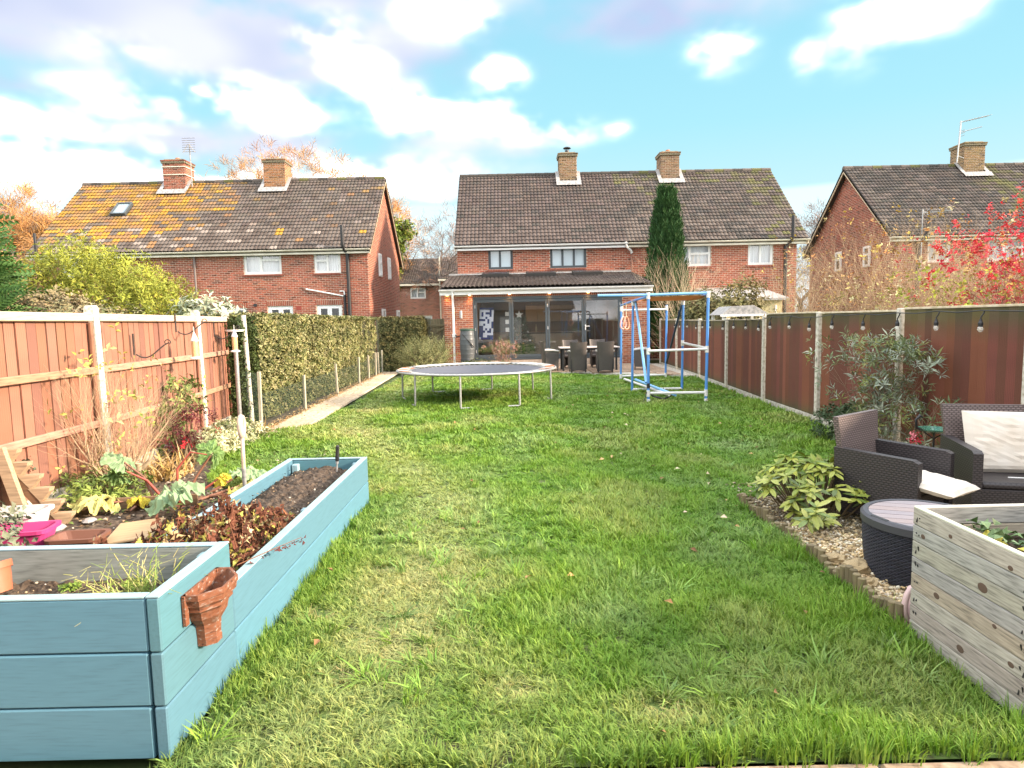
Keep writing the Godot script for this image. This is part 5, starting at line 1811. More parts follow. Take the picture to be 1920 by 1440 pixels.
	fm[2].lathe([Vector2(0.0, -0.26), Vector2(0.075, -0.25), Vector2(0.075, -0.235), Vector2(0.045, -0.22)], 12)
	fm[2].tube(PackedVector3Array([Vector3(0, 0.1, 0), Vector3(0, 0.19, 0)]), PackedFloat32Array([0.004, 0.004]), 5)
	var spots := [[Vector3(-4.33, 1.53, -8.78), "white topped bird feeder of orange seed on the middle panel"], [Vector3(-4.52, 1.55, -10.5), "white topped bird feeder by the end post beside the hedge"]]
	for s in spots:
		var f := thing("bird_feeder", s[1], "bird feeder", s[0], 0.0, "bird feeders on the panelled fence")
		put(f, "lid", fm[0].mesh(), M.white_paint)
		put(f, "seed_tube", fm[1].mesh(), mott([L(0.45, 0.25, 0.08), L(0.6, 0.42, 0.2), L(0.68, 0.55, 0.36)], 0.08, Vector3.ONE * 4, 0.4))
		put(f, "tray", fm[2].mesh(), M.white_paint)
	var gp := MB.new()
	gp.rod(Vector3(0, -0.1, 0), Vector3(0, 1.62, 0), 0.035, 10)
	var gpo := thing("grey_pole", "grey metal pole standing against the end of the panelled fence", "pole", Vector3(-4.62, 0, -10.75))
	put(gpo, "pole", gp.mesh(), M.galv)
	var tp := MB.new()
	tp.lathe([Vector2(0.0, 1.62), Vector2(0.14, 1.63), Vector2(0.15, 1.66), Vector2(0.05, 1.65)], 12)
	put(gpo, "tray", tp.mesh(), M.white_paint)
	var wp := thing("white_post", "pale round post at the hedge end with ivy climbing it", "post", Vector3(-4.5, 0, -10.95))
	var wb := MB.new()
	wb.tube(PackedVector3Array([Vector3(0, -0.1, 0), Vector3(-0.04, 1.9, 0)]), PackedFloat32Array([0.04, 0.038]), 10)
	put(wp, "post", wb.mesh(), pmat)
	var xs := []
	var cs := PackedColorArray()
	var lf := sprig(5, 0.5, 0.4)
	for k in 130:
		var y := R(0.2, 1.85)
		xs.append(at_dir(Vector3(-0.02 * y - 0.05 + R(-0.05, 0.06), y, R(-0.02, 0.08)), Vector3(R(-1, 1), R(-0.5, 0.5), 1), R(0.05, 0.1)))
		cs.append(jit(L(0.07, 0.1, 0.04), 0.4))
	many(wp, "ivy_leaves", lf, tinted(0.5), xs, cs)


var shared_board: Mesh


func boards_shared(b: MB) -> Mesh:
	if shared_board == null:
		shared_board = b.mesh()
	return shared_board


# ------------------------------------------------------------------ hedge, net, stakes, path, back gate
func hedge_and_path() -> void:
	rng.seed = 220
	var o := thing("hedge", "long clipped olive green privet hedge beside the slab path", "hedge", Vector3(-4.9, 0, -16.6))
	var lf := sprig(6, 0.75, 0.42)
	var xs := []
	var cs := PackedColorArray()
	var cols := [L(0.2, 0.19, 0.07), L(0.15, 0.16, 0.055), L(0.3, 0.28, 0.14), L(0.1, 0.115, 0.04)]
	var lump := FastNoiseLite.new()
	lump.seed = 5
	lump.frequency = 0.6
	for k in 15000:
		var zz := R(-5.3, 5.3)
		var xx := 0.42 - 0.017 * (zz - 5.3) * -1.0
		var y := R(0.04, 1.86)
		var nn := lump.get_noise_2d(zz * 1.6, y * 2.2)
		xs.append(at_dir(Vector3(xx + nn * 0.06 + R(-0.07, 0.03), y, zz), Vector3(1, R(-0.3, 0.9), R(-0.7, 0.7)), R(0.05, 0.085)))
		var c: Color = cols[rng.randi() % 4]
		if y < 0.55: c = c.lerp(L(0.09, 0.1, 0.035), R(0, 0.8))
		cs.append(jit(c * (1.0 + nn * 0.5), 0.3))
	for k in 5200:
		var zz := R(-5.3, 5.3)
		var xx := R(-0.45, 0.44)
		xs.append(at_dir(Vector3(xx, 1.86 + lump.get_noise_2d(zz * 2, xx * 2) * 0.03 + R(-0.04, 0.03), zz), Vector3(R(-0.6, 0.6), 1, R(-0.6, 0.6)), R(0.05, 0.085)))
		cs.append(jit(cols[rng.randi() % 4], 0.3))
	for k in 1500:  # end face leaves darker: its shade is put into their colour
		xs.append(at_dir(Vector3(R(-0.45, 0.42), R(0.04, 1.86), 5.3 + R(-0.06, 0.04)), Vector3(R(-0.5, 0.5), R(-0.3, 0.6), 1), R(0.05, 0.085)))
		cs.append(jit(L(0.06, 0.085, 0.025), 0.35))
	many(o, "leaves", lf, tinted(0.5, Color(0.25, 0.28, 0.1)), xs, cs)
	var core := MB.new()
	core.box(Vector3(-0.4, 0.0, -5.2), Vector3(0.3, 1.8, 5.2))
	put(o, "branches", core.mesh(), flat(L(0.03, 0.03, 0.015), 1.0))
	# darker hedge past its end
	var o2 := thing("dark_hedge", "short darker brown green hedge at the far end of the path", "hedge", Vector3(-3.95, 0, -23.6))
	xs = []
	cs = PackedColorArray()
	for k in 2600:
		xs.append(at_dir(Vector3(R(-0.8, 0.75), R(0.05, 1.85), 0.4 + R(-0.1, 0.08)), Vector3(R(-0.5, 0.5), R(-0.3, 0.6), 1), R(0.06, 0.1)))
		cs.append(jit(L(0.11, 0.095, 0.035).lerp(L(0.07, 0.08, 0.03), R(0, 1)), 0.3))
	for k in 700:
		xs.append(at_dir(Vector3(0.75 + R(-0.08, 0.06), R(0.05, 1.85), R(-0.4, 0.4)), Vector3(1, R(-0.3, 0.6), R(-0.4, 0.4)), R(0.06, 0.1)))
		cs.append(jit(L(0.09, 0.085, 0.03), 0.3))
		xs.append(at_dir(Vector3(R(-0.8, 0.75), 1.86 + R(-0.05, 0.04), R(-0.4, 0.45)), Vector3(R(-0.5, 0.5), 1, R(-0.5, 0.5)), R(0.06, 0.1)))
		cs.append(jit(L(0.13, 0.11, 0.04), 0.3))
	many(o2, "leaves", lf, tinted(0.5), xs, cs)
	var core2 := MB.new()
	core2.box(Vector3(-0.78, 0, -0.38), Vector3(0.68, 1.8, 0.34))
	put(o2, "branches", core2.mesh(), flat(L(0.025, 0.022, 0.012), 1.0))
	# stakes and net
	var st := [[-4.08, -10.27, 0.98, "tall grey stake at the near end of the hedge net"], [-4.17, -12.77, 0.72, "second stake along the hedge net"], [-4.28, -15.6, 0.76, "third stake along the hedge net"], [-4.36, -18.2, 0.78, "fourth stake, midway along the hedge net"], [-4.41, -19.7, 0.75, "fifth stake along the hedge net"], [-4.45, -20.9, 0.78, "sixth stake along the hedge net"], [-4.48, -21.5, 0.76, "seventh stake, near the far end of the path"], [-4.5, -22.2, 0.8, "last stake at the far end of the path"]]
	var sm := MB.new()
	sm.cbox(X(Vector3(0, 0.45, 0)), Vector3(0.05, 1.1, 0.05), 0.006)
	var smat := timber(L(0.42, 0.38, 0.29), 3, 0.1, true, 0.3)
	for s in st:
		var b := single("net_stake", s[3], "stake", sm.mesh() if shared_stake == null else shared_stake, smat[rng.randi() % 3], Vector3(s[0], 0, s[1]), R(-0.2, 0.2), "stakes of the hedge net")
		shared_stake = b.mesh
		b.scale = Vector3(1, s[2], 1)
		b.rotation.z = R(-0.03, 0.03)
	var net := thing("wire_net", "fine green wire netting stretched low along the hedge", "netting", Vector3(-4.1, 0, -10.3))
	var nb := MB.new()
	var pa := [Vector3(-0.62, 0, -0.85), Vector3(0.0, 0, 0.0)]
	for seg in [[Vector3(-0.6, 0, -0.8), Vector3(0.0, 0, -0.03)], [Vector3(0, 0, -0.03), Vector3(-0.09, 0, -2.5)], [Vector3(-0.09, 0, -2.5), Vector3(-0.2, 0, -5.3)], [Vector3(-0.2, 0, -5.3), Vector3(-0.4, 0, -11.9)]]:
		var d: Vector3 = seg[1] - seg[0]
		var h := 0.95 if d.length() < 1.5 else 0.6
		var step := 0.045 if d.length() < 3 else 0.07
		var n := int(d.length() / step)
		for k in n + 1:
			var q: Vector3 = seg[0] + d * k / n
			nb.tube(PackedVector3Array([q, q + Vector3(R(-0.004, 0.004), h, 0)]), PackedFloat32Array([0.0016, 0.0016]), 3, false)
		for k in int(h / step) + 1:
			nb.tube(PackedVector3Array([seg[0] + Vector3(0, k * step, 0), seg[0] + d * 0.5 + Vector3(R(-0.01, 0.01), k * step, 0), seg[1] + Vector3(0, k * step, 0)]), PackedFloat32Array([0.0016, 0.0016, 0.0016]), 3, false)
	put(net, "mesh_wire", nb.mesh(), flat(L(0.05, 0.09, 0.08), 0.5)).set_meta("kind", "stuff")
	# path
	var base := MB.new()
	base.quad(Vector3(-4.05, 0.003, -9.95), Vector3(-3.4, 0.003, -9.95), Vector3(-3.9, 0.003, -22.4), Vector3(-4.55, 0.003, -22.4))
	var path := struct("path", base.mesh(), M.concrete)
	var sl := MB.new()
	sl.cbox(X(Vector3(0, -0.02, 0)), Vector3(0.6, 0.05, 0.6), 0.01)
	var slm := sl.mesh()
	var mats := []
	for k in 4:
		var t := 0.88 + 0.09 * k
		mats.append(mott([L(0.36, 0.27, 0.18) * t, L(0.5, 0.39, 0.27) * t, L(0.6, 0.5, 0.37) * t], 0.04, Vector3.ONE * 1.1, 0.95, 0.6, true, 5, 26))
	for k in 20:
		var zz := -10.35 - k * 0.615
		put(path, "paving_slab", slm, mats[rng.randi() % 4], X(Vector3(-3.72 - 0.042 * (k * 0.615), 0.028 + R(-0.004, 0.004), zz), 0.04 + R(-0.01, 0.01), R(-0.006, 0.006), R(-0.006, 0.006)))
	# leaf litter along the hedge foot
	var lm := MB.new()
	lm.leaf(Vector3.ZERO, Vector3(1, 0.1, 0), Vector3.UP, 0.06, 0.03, 0.2)
	xs = []
	cs = PackedColorArray()
	for k in 1500:
		var t := R(0, 1)
		var x := lerpf(-4.0, -4.45, t) + R(-0.2, 0.05) + (R(0, 0.4) if rng.randf() < 0.12 else 0.0)
		xs.append(Transform3D(Basis.from_euler(Vector3(R(-0.4, 0.4), R(0, TAU), R(-0.4, 0.4))).scaled(Vector3.ONE * R(0.5, 1.2)), Vector3(x, 0.03 + R(0, 0.02), lerpf(-10.4, -22, t))))
		cs.append(jit([L(0.45, 0.3, 0.14), L(0.33, 0.2, 0.09), L(0.5, 0.38, 0.2)][k % 3], 0.3))
	var lit_o := many(self, "leaf_litter", lm.mesh(), tinted(0.8), xs, cs)
	tag(lit_o, "tan fallen leaves strewn along the foot of the hedge", "leaf litter")
	# back gate and fence between hedge and extension
	var g := thing("wooden_gate", "weathered wooden gate with a diagonal brace between hedge and extension", "gate", Vector3(-2.95, 0, -24.2))
	var gm := timber(L(0.17, 0.15, 0.085), 4, 0.15, true, 0.35)
	var gbm := MB.new()
	gbm.cbox(X(Vector3(0, 0.95, 0)), Vector3(0.11, 1.8, 0.02), 0.004)
	for k in 9:
		put(g, "board", gbm.mesh(), gm[k % 4], X(Vector3(-0.46 + k * 0.115, R(-0.01, 0.01), 0)))
	for y in [0.3, 0.95, 1.6]:
		var lb := MB.new()
		lb.cbox(X(Vector3(0, y, 0.03)), Vector3(1.02, 0.09, 0.035), 0.005)
		put(g, "ledge", lb.mesh(), gm[1])
	for q in [[0.34, 0.91], [0.99, 1.56]]:
		var zb := MB.new()
		zb.cbox(X(Vector3(0, (q[0] + q[1]) * 0.5, 0.03), 0, 0, atan2(q[1] - q[0] - 0.1, 0.9)), Vector3(1.02, 0.07, 0.03), 0.005)
		put(g, "brace", zb.mesh(), gm[2])
	var rf := thing("rear_fence", "dark weathered fence behind the far hedge beside the gate", "fence", Vector3(-4.5, 0, -24.6))
	for k in 13:
		put(rf, "board", gbm.mesh(), gm[k % 4], Transform3D(Basis().scaled(Vector3(1, 1.04, 1)), Vector3(-0.6 + k * 0.14, R(-0.01, 0.02), 0)))
	var rl := MB.new()
	rl.cbox(X(Vector3(0.25, 1.92, 0)), Vector3(1.9, 0.05, 0.06), 0.006)
	put(rf, "capping", rl.mesh(), gm[0])
	# rosemary at the corner
	rng.seed = 226
	var nd := MB.new()
	for k in 16:
		nd.leaf(Vector3(0, k * 0.06, 0), Vector3(cos(k * 2.4), 0.9, sin(k * 2.4)), Vector3.UP, 0.14, 0.035, 0.1)
	shrub("rosemary_bush", "feathery grey green rosemary bush at the end of the path", "bush", Vector3(-3.0, 0, -21.9), [[Vector3(0, 0.42, 0), Vector3(0.75, 0.52, 0.6)], [Vector3(0.5, 0.5, 0), Vector3(0.4, 0.48, 0.4)], [Vector3(-0.3, 0.55, 0), Vector3(0.4, 0.5, 0.4)]], 900, nd.mesh(), 0.42, [L(0.14, 0.16, 0.06), L(0.2, 0.21, 0.09), L(0.25, 0.24, 0.11)], 227, M.stem)


var shared_stake: Mesh


# ------------------------------------------------------------------ blue planters
func plank(p: Node3D, nm: String, a: Vector3, b: Vector3, h: float, t: float, mat: Material, k := 0.006) -> void:
	var d := b - a
	var m := MB.new()
	m.cbox(Transform3D(), Vector3(d.length(), h, t), k)
	var x := d.normalized()
	put(p, nm, m.mesh(), mat, Transform3D(Basis(x, Vector3.UP, x.cross(Vector3.UP)), (a + b) * 0.5))


func soil_mound(p: Node3D, x0: float, x1: float, z0: float, z1: float, y: float, hump: float, sd: int) -> void:
	var f := FastNoiseLite.new()
	f.seed = sd
	f.frequency = 9.0
	f.fractal_octaves = 4
	var b := MB.new()
	var nx := maxi(8, int((x1 - x0) / 0.02))
	var nz := maxi(8, int((z1 - z0) / 0.02))
	var hgt := func(i: int, j: int) -> Vector3:
		var u := i * 1.0 / nx
		var v := j * 1.0 / nz
		var x := lerpf(x0, x1, u)
		var z := lerpf(z0, z1, v)
		return Vector3(x, y + hump * (sin(PI * u) * 0.6 + 0.2 * sin(v * 7.0)) + f.get_noise_2d(x, z) * 0.035, z)
	for i in nx:
		for j in nz:
			var A: Vector3 = hgt.call(i, j)
			var B: Vector3 = hgt.call(i, j + 1)
			var C: Vector3 = hgt.call(i + 1, j + 1)
			var D: Vector3 = hgt.call(i + 1, j)
			b.out_tri(A, B, C, Vector3.UP)
			b.out_tri(A, C, D, Vector3.UP)
	put(p, "soil", b.mesh(), M.soil)
	# stones and crumbs on it
	var s := MB.new()
	s.lathe([Vector2(0, -0.5), Vector2(0.6, -0.35), Vector2(0.9, 0.05), Vector2(0.5, 0.45), Vector2(0, 0.55)], 6, Transform3D(), false)
	var xs := []
	var cs := PackedColorArray()
	for k in int((x1 - x0) * (z1 - z0) * 300):
		var sc := R(0.004, 0.011)
		xs.append(Transform3D(Basis.from_euler(rv(3)).scaled(Vector3(sc, sc * 0.7, sc)), Vector3(R(x0 + 0.02, x1 - 0.02), y + hump * 0.5 + R(0.0, 0.02), R(z0 + 0.02, z1 - 0.02))))
		cs.append(jit(L(0.05, 0.035, 0.025) if rng.randf() < 0.7 else [L(0.5, 0.45, 0.38), L(0.4, 0.3, 0.18)][k % 2], 0.4))
	many(p, "stones", s.mesh(), tinted(0.9), xs, cs)


func blue_planters() -> void:
	rng.seed = 230
	var blue := timber(L(0.088, 0.215, 0.29), 6, 0.06, false, 0.12, 0.6, 31, 1.6)
	var edge := timber(L(0.27, 0.4, 0.45), 3, 0.05, false, 0.12, 0.6, 32)
	var inner := timber(L(0.26, 0.28, 0.26), 3, 0.1, false, 0.35, 0.9, 33, 1.5)
	# tall front planter
	var o := thing("front_planter", "tall pale blue timber planter of three boards beside the paving", "planter", Vector3(-2.7, 0, -2.7))
	var H := 0.222
	for k in 3:
		var y := H * (k + 0.5) + 0.003
		plank(o, "board", Vector3(-1.9, y, 0.3), Vector3(1.264 - 0.004 * (2 - k), y, 0.3), H - 0.006, 0.045, blue[k])
		plank(o, "board", Vector3(1.295, y, 0.345 - 0.02), Vector3(1.295, y, -0.3), H - 0.005, 0.05, blue[(k + 3) % 6])
		plank(o, "board", Vector3(-1.9, y, -0.275), Vector3(1.268, y, -0.275), H - 0.004, 0.045, inner[k])
	plank(o, "top_edge", Vector3(-1.9, H * 3 + 0.004, 0.3), Vector3(1.262, H * 3 + 0.004, 0.3), 0.008, 0.047, edge[0], 0.002)
	plank(o, "top_edge", Vector3(1.295, H * 3 + 0.005, 0.324), Vector3(1.295, H * 3 + 0.005, -0.299), 0.008, 0.052, edge[1], 0.002)
	plank(o, "top_edge", Vector3(-1.9, H * 3 + 0.004, -0.275), Vector3(1.266, H * 3 + 0.004, -0.275), 0.008, 0.047, edge[2], 0.002)
	for z in [0.25, -0.22]:
		plank(o, "corner_post", Vector3(1.24, 0.6, z - 0.03), Vector3(1.24, 0.6, z + 0.03), 0.09, 0.06, edge[0])
	soil_mound(o, -1.9, 1.26, -0.25, 0.27, 0.5, 0.02, 3)
	# long low planter
	var q := thing("long_planter", "long low pale blue timber planter reaching towards the lawn", "planter", Vector3(-1.75, 0, -4.5))
	for k in 2:
		var y := 0.225 * (k + 0.5)
		plank(q, "board", Vector3(0.345, y, 1.495), Vector3(0.345, y, -1.445), 0.22, 0.05, blue[(k * 2 + 1) % 6])
		plank(q, "board", Vector3(-0.345, y, 1.495), Vector3(-0.345, y, -1.445), 0.22, 0.05, blue[(k + 2) % 6])
		plank(q, "board", Vector3(-0.319, y, -1.42), Vector3(0.319, y, -1.42), 0.217, 0.045, blue[(k + 4) % 6])
	plank(q, "top_edge", Vector3(0.345, 0.454, 1.494), Vector3(0.345, 0.454, -1.444), 0.008, 0.052, edge[0], 0.002)
	plank(q, "top_edge", Vector3(-0.345, 0.454, 1.494), Vector3(-0.345, 0.454, -1.444), 0.008, 0.052, edge[1], 0.002)
	plank(q, "top_edge", Vector3(-0.317, 0.454, -1.42), Vector3(0.317, 0.454, -1.42), 0.008, 0.047, edge[2], 0.002)
	for s in [[0.28, -1.36], [-0.28, -1.36], [0.28, 0.1], [-0.28, 0.1]]:
		plank(q, "corner_post", Vector3(s[0], 0.21, s[1] - 0.03), Vector3(s[0], 0.21, s[1] + 0.03), 0.42, 0.06, edge[1])
	soil_mound(q, -0.32, 0.32, -1.39, 1.45, 0.33, 0.08, 5)
	# rain hopper on the side
	rng.seed = 233
	var rust := mott([L(0.06, 0.025, 0.015), L(0.16, 0.055, 0.025), L(0.2, 0.072, 0.032), L(0.17, 0.07, 0.04), L(0.34, 0.3, 0.27)], 0.025, Vector3(3, 7, 3), 0.85, 0.6, false, 5, 34)
	var hp := thing("rain_hopper", "rusty cast iron rainwater hopper used as a pot on the planter's side", "hopper", Vector3(-1.378, 0.0, -2.69))
	hp.scale = Vector3(0.72, 1.0, 0.95)
	var hb := MB.new()
	# half octagon sections: half width along z, depth along x, height
	var sec := [[0.055, 0.1, 0.335], [0.055, 0.1, 0.36], [0.055, 0.095, 0.37], [0.062, 0.1, 0.43], [0.1, 0.13, 0.47], [0.11, 0.14, 0.505], [0.135, 0.16, 0.52], [0.135, 0.16, 0.535], [0.15, 0.18, 0.55], [0.155, 0.185, 0.575], [0.165, 0.19, 0.58], [0.165, 0.19, 0.605]]
	var ring := func(s: Array, inset: float) -> Array:
		var w: float = s[0] - inset
		var d: float = s[1] - inset
		return [Vector3(inset, s[2], w), Vector3(d * 0.5, s[2], w), Vector3(d, s[2], w * 0.45), Vector3(d, s[2], -w * 0.45), Vector3(d * 0.5, s[2], -w), Vector3(inset, s[2], -w)]
	for i in sec.size() - 1:
		var a: Array = ring.call(sec[i], 0.0)
		var e: Array = ring.call(sec[i + 1], 0.0)
		for k in 6:
			var m := (k + 1) % 6
			var mid: Vector3 = (a[k] + a[m]) * 0.5
			hb.out_quad(a[k], a[m], e[m], e[k], Vector3(mid.x - 0.04, 0, mid.z) if k < 5 else Vector3(-1, 0, 0))
	var rim: Array = ring.call(sec[11], 0.0)
	var rin: Array = ring.call(sec[11], 0.014)
	var low: Array = ring.call([0.1, 0.12, 0.5], 0.014)
	for k in 6:
		var m := (k + 1) % 6
		hb.out_quad(rim[k], rim[m], rin[m], rin[k], Vector3.UP)
		var mid: Vector3 = (rin[k] + rin[m]) * 0.5
		hb.out_quad(rin[k], rin[m], low[m], low[k], Vector3(0.08 - mid.x, 0, -mid.z))
	for k in range(1, 5):
		hb.out_tri(low[0], low[k], low[k + 1], Vector3.UP)
	put(hp, "bowl", hb.mesh(), rust)
	for sz in [0.155, -0.155]:
		var eb := MB.new()
		eb.cbox(X(Vector3(0.012, 0.54, sz)), Vector3(0.024, 0.13, 0.03), 0.004)
		put(hp, "lug", eb.mesh(), rust)
	var sb := MB.new()
	sb.lathe([Vector2(0, 0.54), Vector2(0.07, 0.535)], 9, X(Vector3(0.085, 0, -0.02)))
	put(hp, "soil", sb.mesh(), mott([L(0.12, 0.05, 0.02), L(0.25, 0.12, 0.05), L(0.4, 0.27, 0.15)], 0.09, Vector3.ONE * 5, 0.95, 1.0))
	# pot lying in the soil
	var pot := thing("plastic_pot", "small terracotta coloured plant pot tilted in the front planter", "pot", Vector3(-2.29, 0.55, -2.72))
	pot.rotation = Vector3(-0.15, 0, 0.35)
	var pb := MB.new()
	pb.lathe([Vector2(0.0, 0.0), Vector2(0.06, 0.0), Vector2(0.078, 0.1), Vector2(0.087, 0.1), Vector2(0.09, 0.13), Vector2(0.083, 0.131), Vector2(0.07, 0.05), Vector2(0.0, 0.045)], 24)
	put(pot, "body", pb.mesh(), flat(L(0.38, 0.12, 0.06), 0.55))
	# chives flopped over in the corner
	var cx := []
	var cc := PackedColorArray()
	var bl := MB.new()
	for k in 6:
		var a := Vector3(0, k / 6.0, 0.35 * pow(k / 6.0, 2))
		var e := Vector3(0, (k + 1) / 6.0 - 0.12 * pow((k + 1) / 6.0, 3), 0.35 * pow((k + 1) / 6.0, 2) + 0.1 * pow((k + 1) / 6.0, 3))
		bl.tube(PackedVector3Array([a, e]), PackedFloat32Array([0.016 * (1 - k / 7.0), 0.016 * (1 - (k + 1) / 7.0)]), 4, false)
	for k in 95:
		var lean := Vector3(R(-1.3, 0.2), R(0.2, 0.9), R(-0.25, 0.35))
		if k % 9 == 0: lean = Vector3(R(-0.3, 0.6), 1.2, R(-0.3, 0.3))
		cx.append(at_dir(Vector3(-1.6 + R(-0.14, 0.1), 0.5, -2.66 + R(-0.14, 0.14)), lean, R(0.16, 0.32)))
		cc.append(jit([L(0.2, 0.28, 0.06), L(0.32, 0.35, 0.1), L(0.45, 0.42, 0.18)][k % 3], 0.3))
	var chv := thing("chive_clump", "flopping green and yellow chives in the corner of the front planter", "chives", Vector3(0, 0, 0))
	many(chv, "stalks", bl.mesh(), tinted(0.6, Color(0.3, 0.35, 0.1)), cx, cc)
	# seedlings
	rng.seed = 236
	for s in [[-1.93, -2.6, "low green weed seedling near the middle of the front planter"], [-2.06, -2.85, "tiny weed seedling by the back board of the front planter"], [-1.78, -2.86, "lone seedling against the back board of the front planter"]]:
		var sx := []
		var sc := PackedColorArray()
		for k in 14:
			sx.append(at_dir(Vector3(R(-0.03, 0.03), 0, R(-0.03, 0.03)), Vector3(R(-1, 1), 0.5, R(-1, 1)), R(0.03, 0.05)))
			sc.append(jit(L(0.18, 0.27, 0.05), 0.3))
		var w := thing("seedling", s[2], "seedling", Vector3(s[0], 0.515, s[1]))
		many(w, "leaves", sprig(6, 0.6, 0.3), tinted(0.6), sx, sc)
	# hand tool in the long planter
	var tr := thing("hand_fork", "black handled hand tool stuck upright in the long planter's soil", "hand tool", Vector3(-1.6, 0.38, -5.68))
	tr.rotation.z = -0.08
	var ta := MB.new()
	ta.lathe([Vector2(0.0, 0.1), Vector2(0.016, 0.1), Vector2(0.019, 0.14), Vector2(0.016, 0.2), Vector2(0.017, 0.235), Vector2(0.01, 0.245), Vector2(0, 0.245)], 12)
	put(tr, "grip", ta.mesh(), M.black)
	var tb := MB.new()
	tb.rod(Vector3(0, -0.06, 0), Vector3(0, 0.1, 0), 0.008, 8)
	tb.lathe([Vector2(0.013, 0.075), Vector2(0.013, 0.105)], 10)
	put(tr, "shaft", tb.mesh(), M.galv)
	# garden fork or spade with a pale handle
	var spd := thing("spade", "pale wooden handled spade standing upright behind the long planter", "spade", Vector3(-2.62, 0, -6.1))
	spd.rotation = Vector3(0.02, 1.62, 0.03)
	var s1 := MB.new()
	s1.tube(PackedVector3Array([Vector3(0, 0.32, 0), Vector3(0, 0.6, 0), Vector3(0, 0.66, 0)]), PackedFloat32Array([0.02, 0.019, 0.024]), 10)
	# the grip: a ring with a flat bar
	var gp := PackedVector3Array()
	var gr := PackedFloat32Array()
	for k in 17:
		var t := TAU * k / 16.0
		gp.append(Vector3(0.048 * sin(t) * (1.0 - 0.35 * maxf(0, -cos(t))), 0.75 + 0.095 * cos(t), 0.0))
		gr.append(0.027)
	s1.tube(gp, gr, 8)
	put(spd, "handle", s1.mesh(), mott([L(0.5, 0.38, 0.27), L(0.62, 0.5, 0.39), L(0.7, 0.6, 0.5)], 0.03, Vector3(4, 0.5, 4), 0.6))
	var s2 := MB.new()
	s2.tube(PackedVector3Array([Vector3(0, 0.05, 0), Vector3(0, 0.34, 0)]), PackedFloat32Array([0.016, 0.023]), 10)
	s2.prism(PackedVector2Array([Vector2(-0.08, 0.12), Vector2(-0.08, -0.14), Vector2(0.08, -0.14), Vector2(0.08, 0.12), Vector2(0.03, 0.15), Vector2(-0.03, 0.15)]), -0.004, 0.004)
	put(spd, "blade", s2.mesh(), M.galv)
	# dead mint in the near end of the long planter
	rng.seed = 239
	var dm := thing("dead_plant", "tangle of brown dead stems and curled leaves filling the long planter's near end", "dead plant", Vector3(-1.75, 0.34, -3.7))
	var db := MB.new()
	var lx := []
	var lc := PackedColorArray()
	for k in 110:
		var at := Vector3(R(-0.33, 0.26), 0, R(-0.5, 0.62))
		var ln := R(0.1, 0.33) * (1.0 if at.z > -0.3 else 0.6)
		var tip := at + Vector3(R(-0.1, 0.1), ln, R(-0.1, 0.1))
		var mid := (at + tip) * 0.5 + rv(0.03)
		db.tube(PackedVector3Array([at, mid, tip]), PackedFloat32Array([0.004, 0.0035, 0.002]), 4, false)
		for m in 9:
			var q2 := at.lerp(tip, R(0.25, 1.0)) + rv(0.015)
			lx.append(at_dir(q2, Vector3(R(-1, 1), R(-0.9, 0.3), R(-1, 1)), R(0.03, 0.055)))
			lc.append(jit(L(0.12, 0.047, 0.028) if rng.randf() < 0.74 else [L(0.45, 0.36, 0.2), L(0.3, 0.26, 0.06)][m % 2], 0.4))
	for k in 170:
		lx.append(at_dir(Vector3(R(-0.28, 0.28), R(0.01, 0.06), R(-0.75, 0.65)), Vector3(R(-1, 1), R(-0.2, 0.6), R(-1, 1)), R(0.04, 0.07)))
		lc.append(jit([L(0.4, 0.32, 0.15), L(0.3, 0.3, 0.08), L(0.26, 0.1, 0.05)][k % 3], 0.35))
	# one stem leaning out over the side
	var pv := PackedVector3Array([Vector3(0.3, 0.13, 0.48), Vector3(0.43, 0.16, 0.35), Vector3(0.52, 0.15, 0.12)])
	db.tube(pv, PackedFloat32Array([0.003, 0.0025, 0.0015]), 4, false)
	for k in 9:
		var q3 := pv[1].lerp(pv[2], k / 8.0) if k > 1 else pv[0].lerp(pv[1], 0.4 + k * 0.4)
		lx.append(at_dir(q3, Vector3(R(-0.3, 0.3), -1, R(-0.5, 0.5)), R(0.025, 0.04)))
		lc.append(jit(L(0.13, 0.045, 0.04), 0.3))
	put(dm, "stems", db.mesh(), flat(L(0.2, 0.08, 0.04), 0.9)).set_meta("kind", "stuff")
	var curl := sprig(4, 0.9, 0.5)
	many(dm, "leaves", curl, tinted(0.85), lx, lc)


# ------------------------------------------------------------------ the left bed
func trough(label: String, at: Vector3, yaw: float, l: float, w: float, h: float, mat: Material) -> void:
	var o := thing("trough", label, "plant trough", at, yaw)
	var b := MB.new()
	var ring := func(e: float, y: float) -> PackedVector3Array:
		var out := PackedVector3Array()
		var hl := l * 0.5 + e
		var hw := w * 0.5 + e
		var r := 0.06
		for c in [[1, 1, 0.0], [-1, 1, PI / 2], [-1, -1, PI], [1, -1, PI * 1.5]]:
			for k in 4:
				var a: float = c[2] + k * PI / 6
				out.append(Vector3(c[0] * (hl - r) + r * cos(a), y, c[1] * (hw - r) + r * sin(a)))
		return out
	var rings := [ring.call(-0.04, 0.0), ring.call(0.0, h - 0.03), ring.call(0.02, h - 0.028), ring.call(0.022, h), ring.call(-0.006, h), ring.call(-0.04, h * 0.45)]
	for i in rings.size() - 1:
		var a: PackedVector3Array = rings[i]
		var e: PackedVector3Array = rings[i + 1]
		for k in 16:
			var m := (k + 1) % 16
			b.quad(a[m], a[k], e[k], e[m])
	put(o, "body", b.mesh(), mat)
	var s := MB.new()
	var q: PackedVector3Array = ring.call(-0.036, h * 0.5)
	for k in 16:
		s.out_tri(Vector3(0, h * 0.5, 0), q[k], q[(k + 1) % 16], Vector3.UP)
	put(o, "soil", s.mesh(), M.soil)


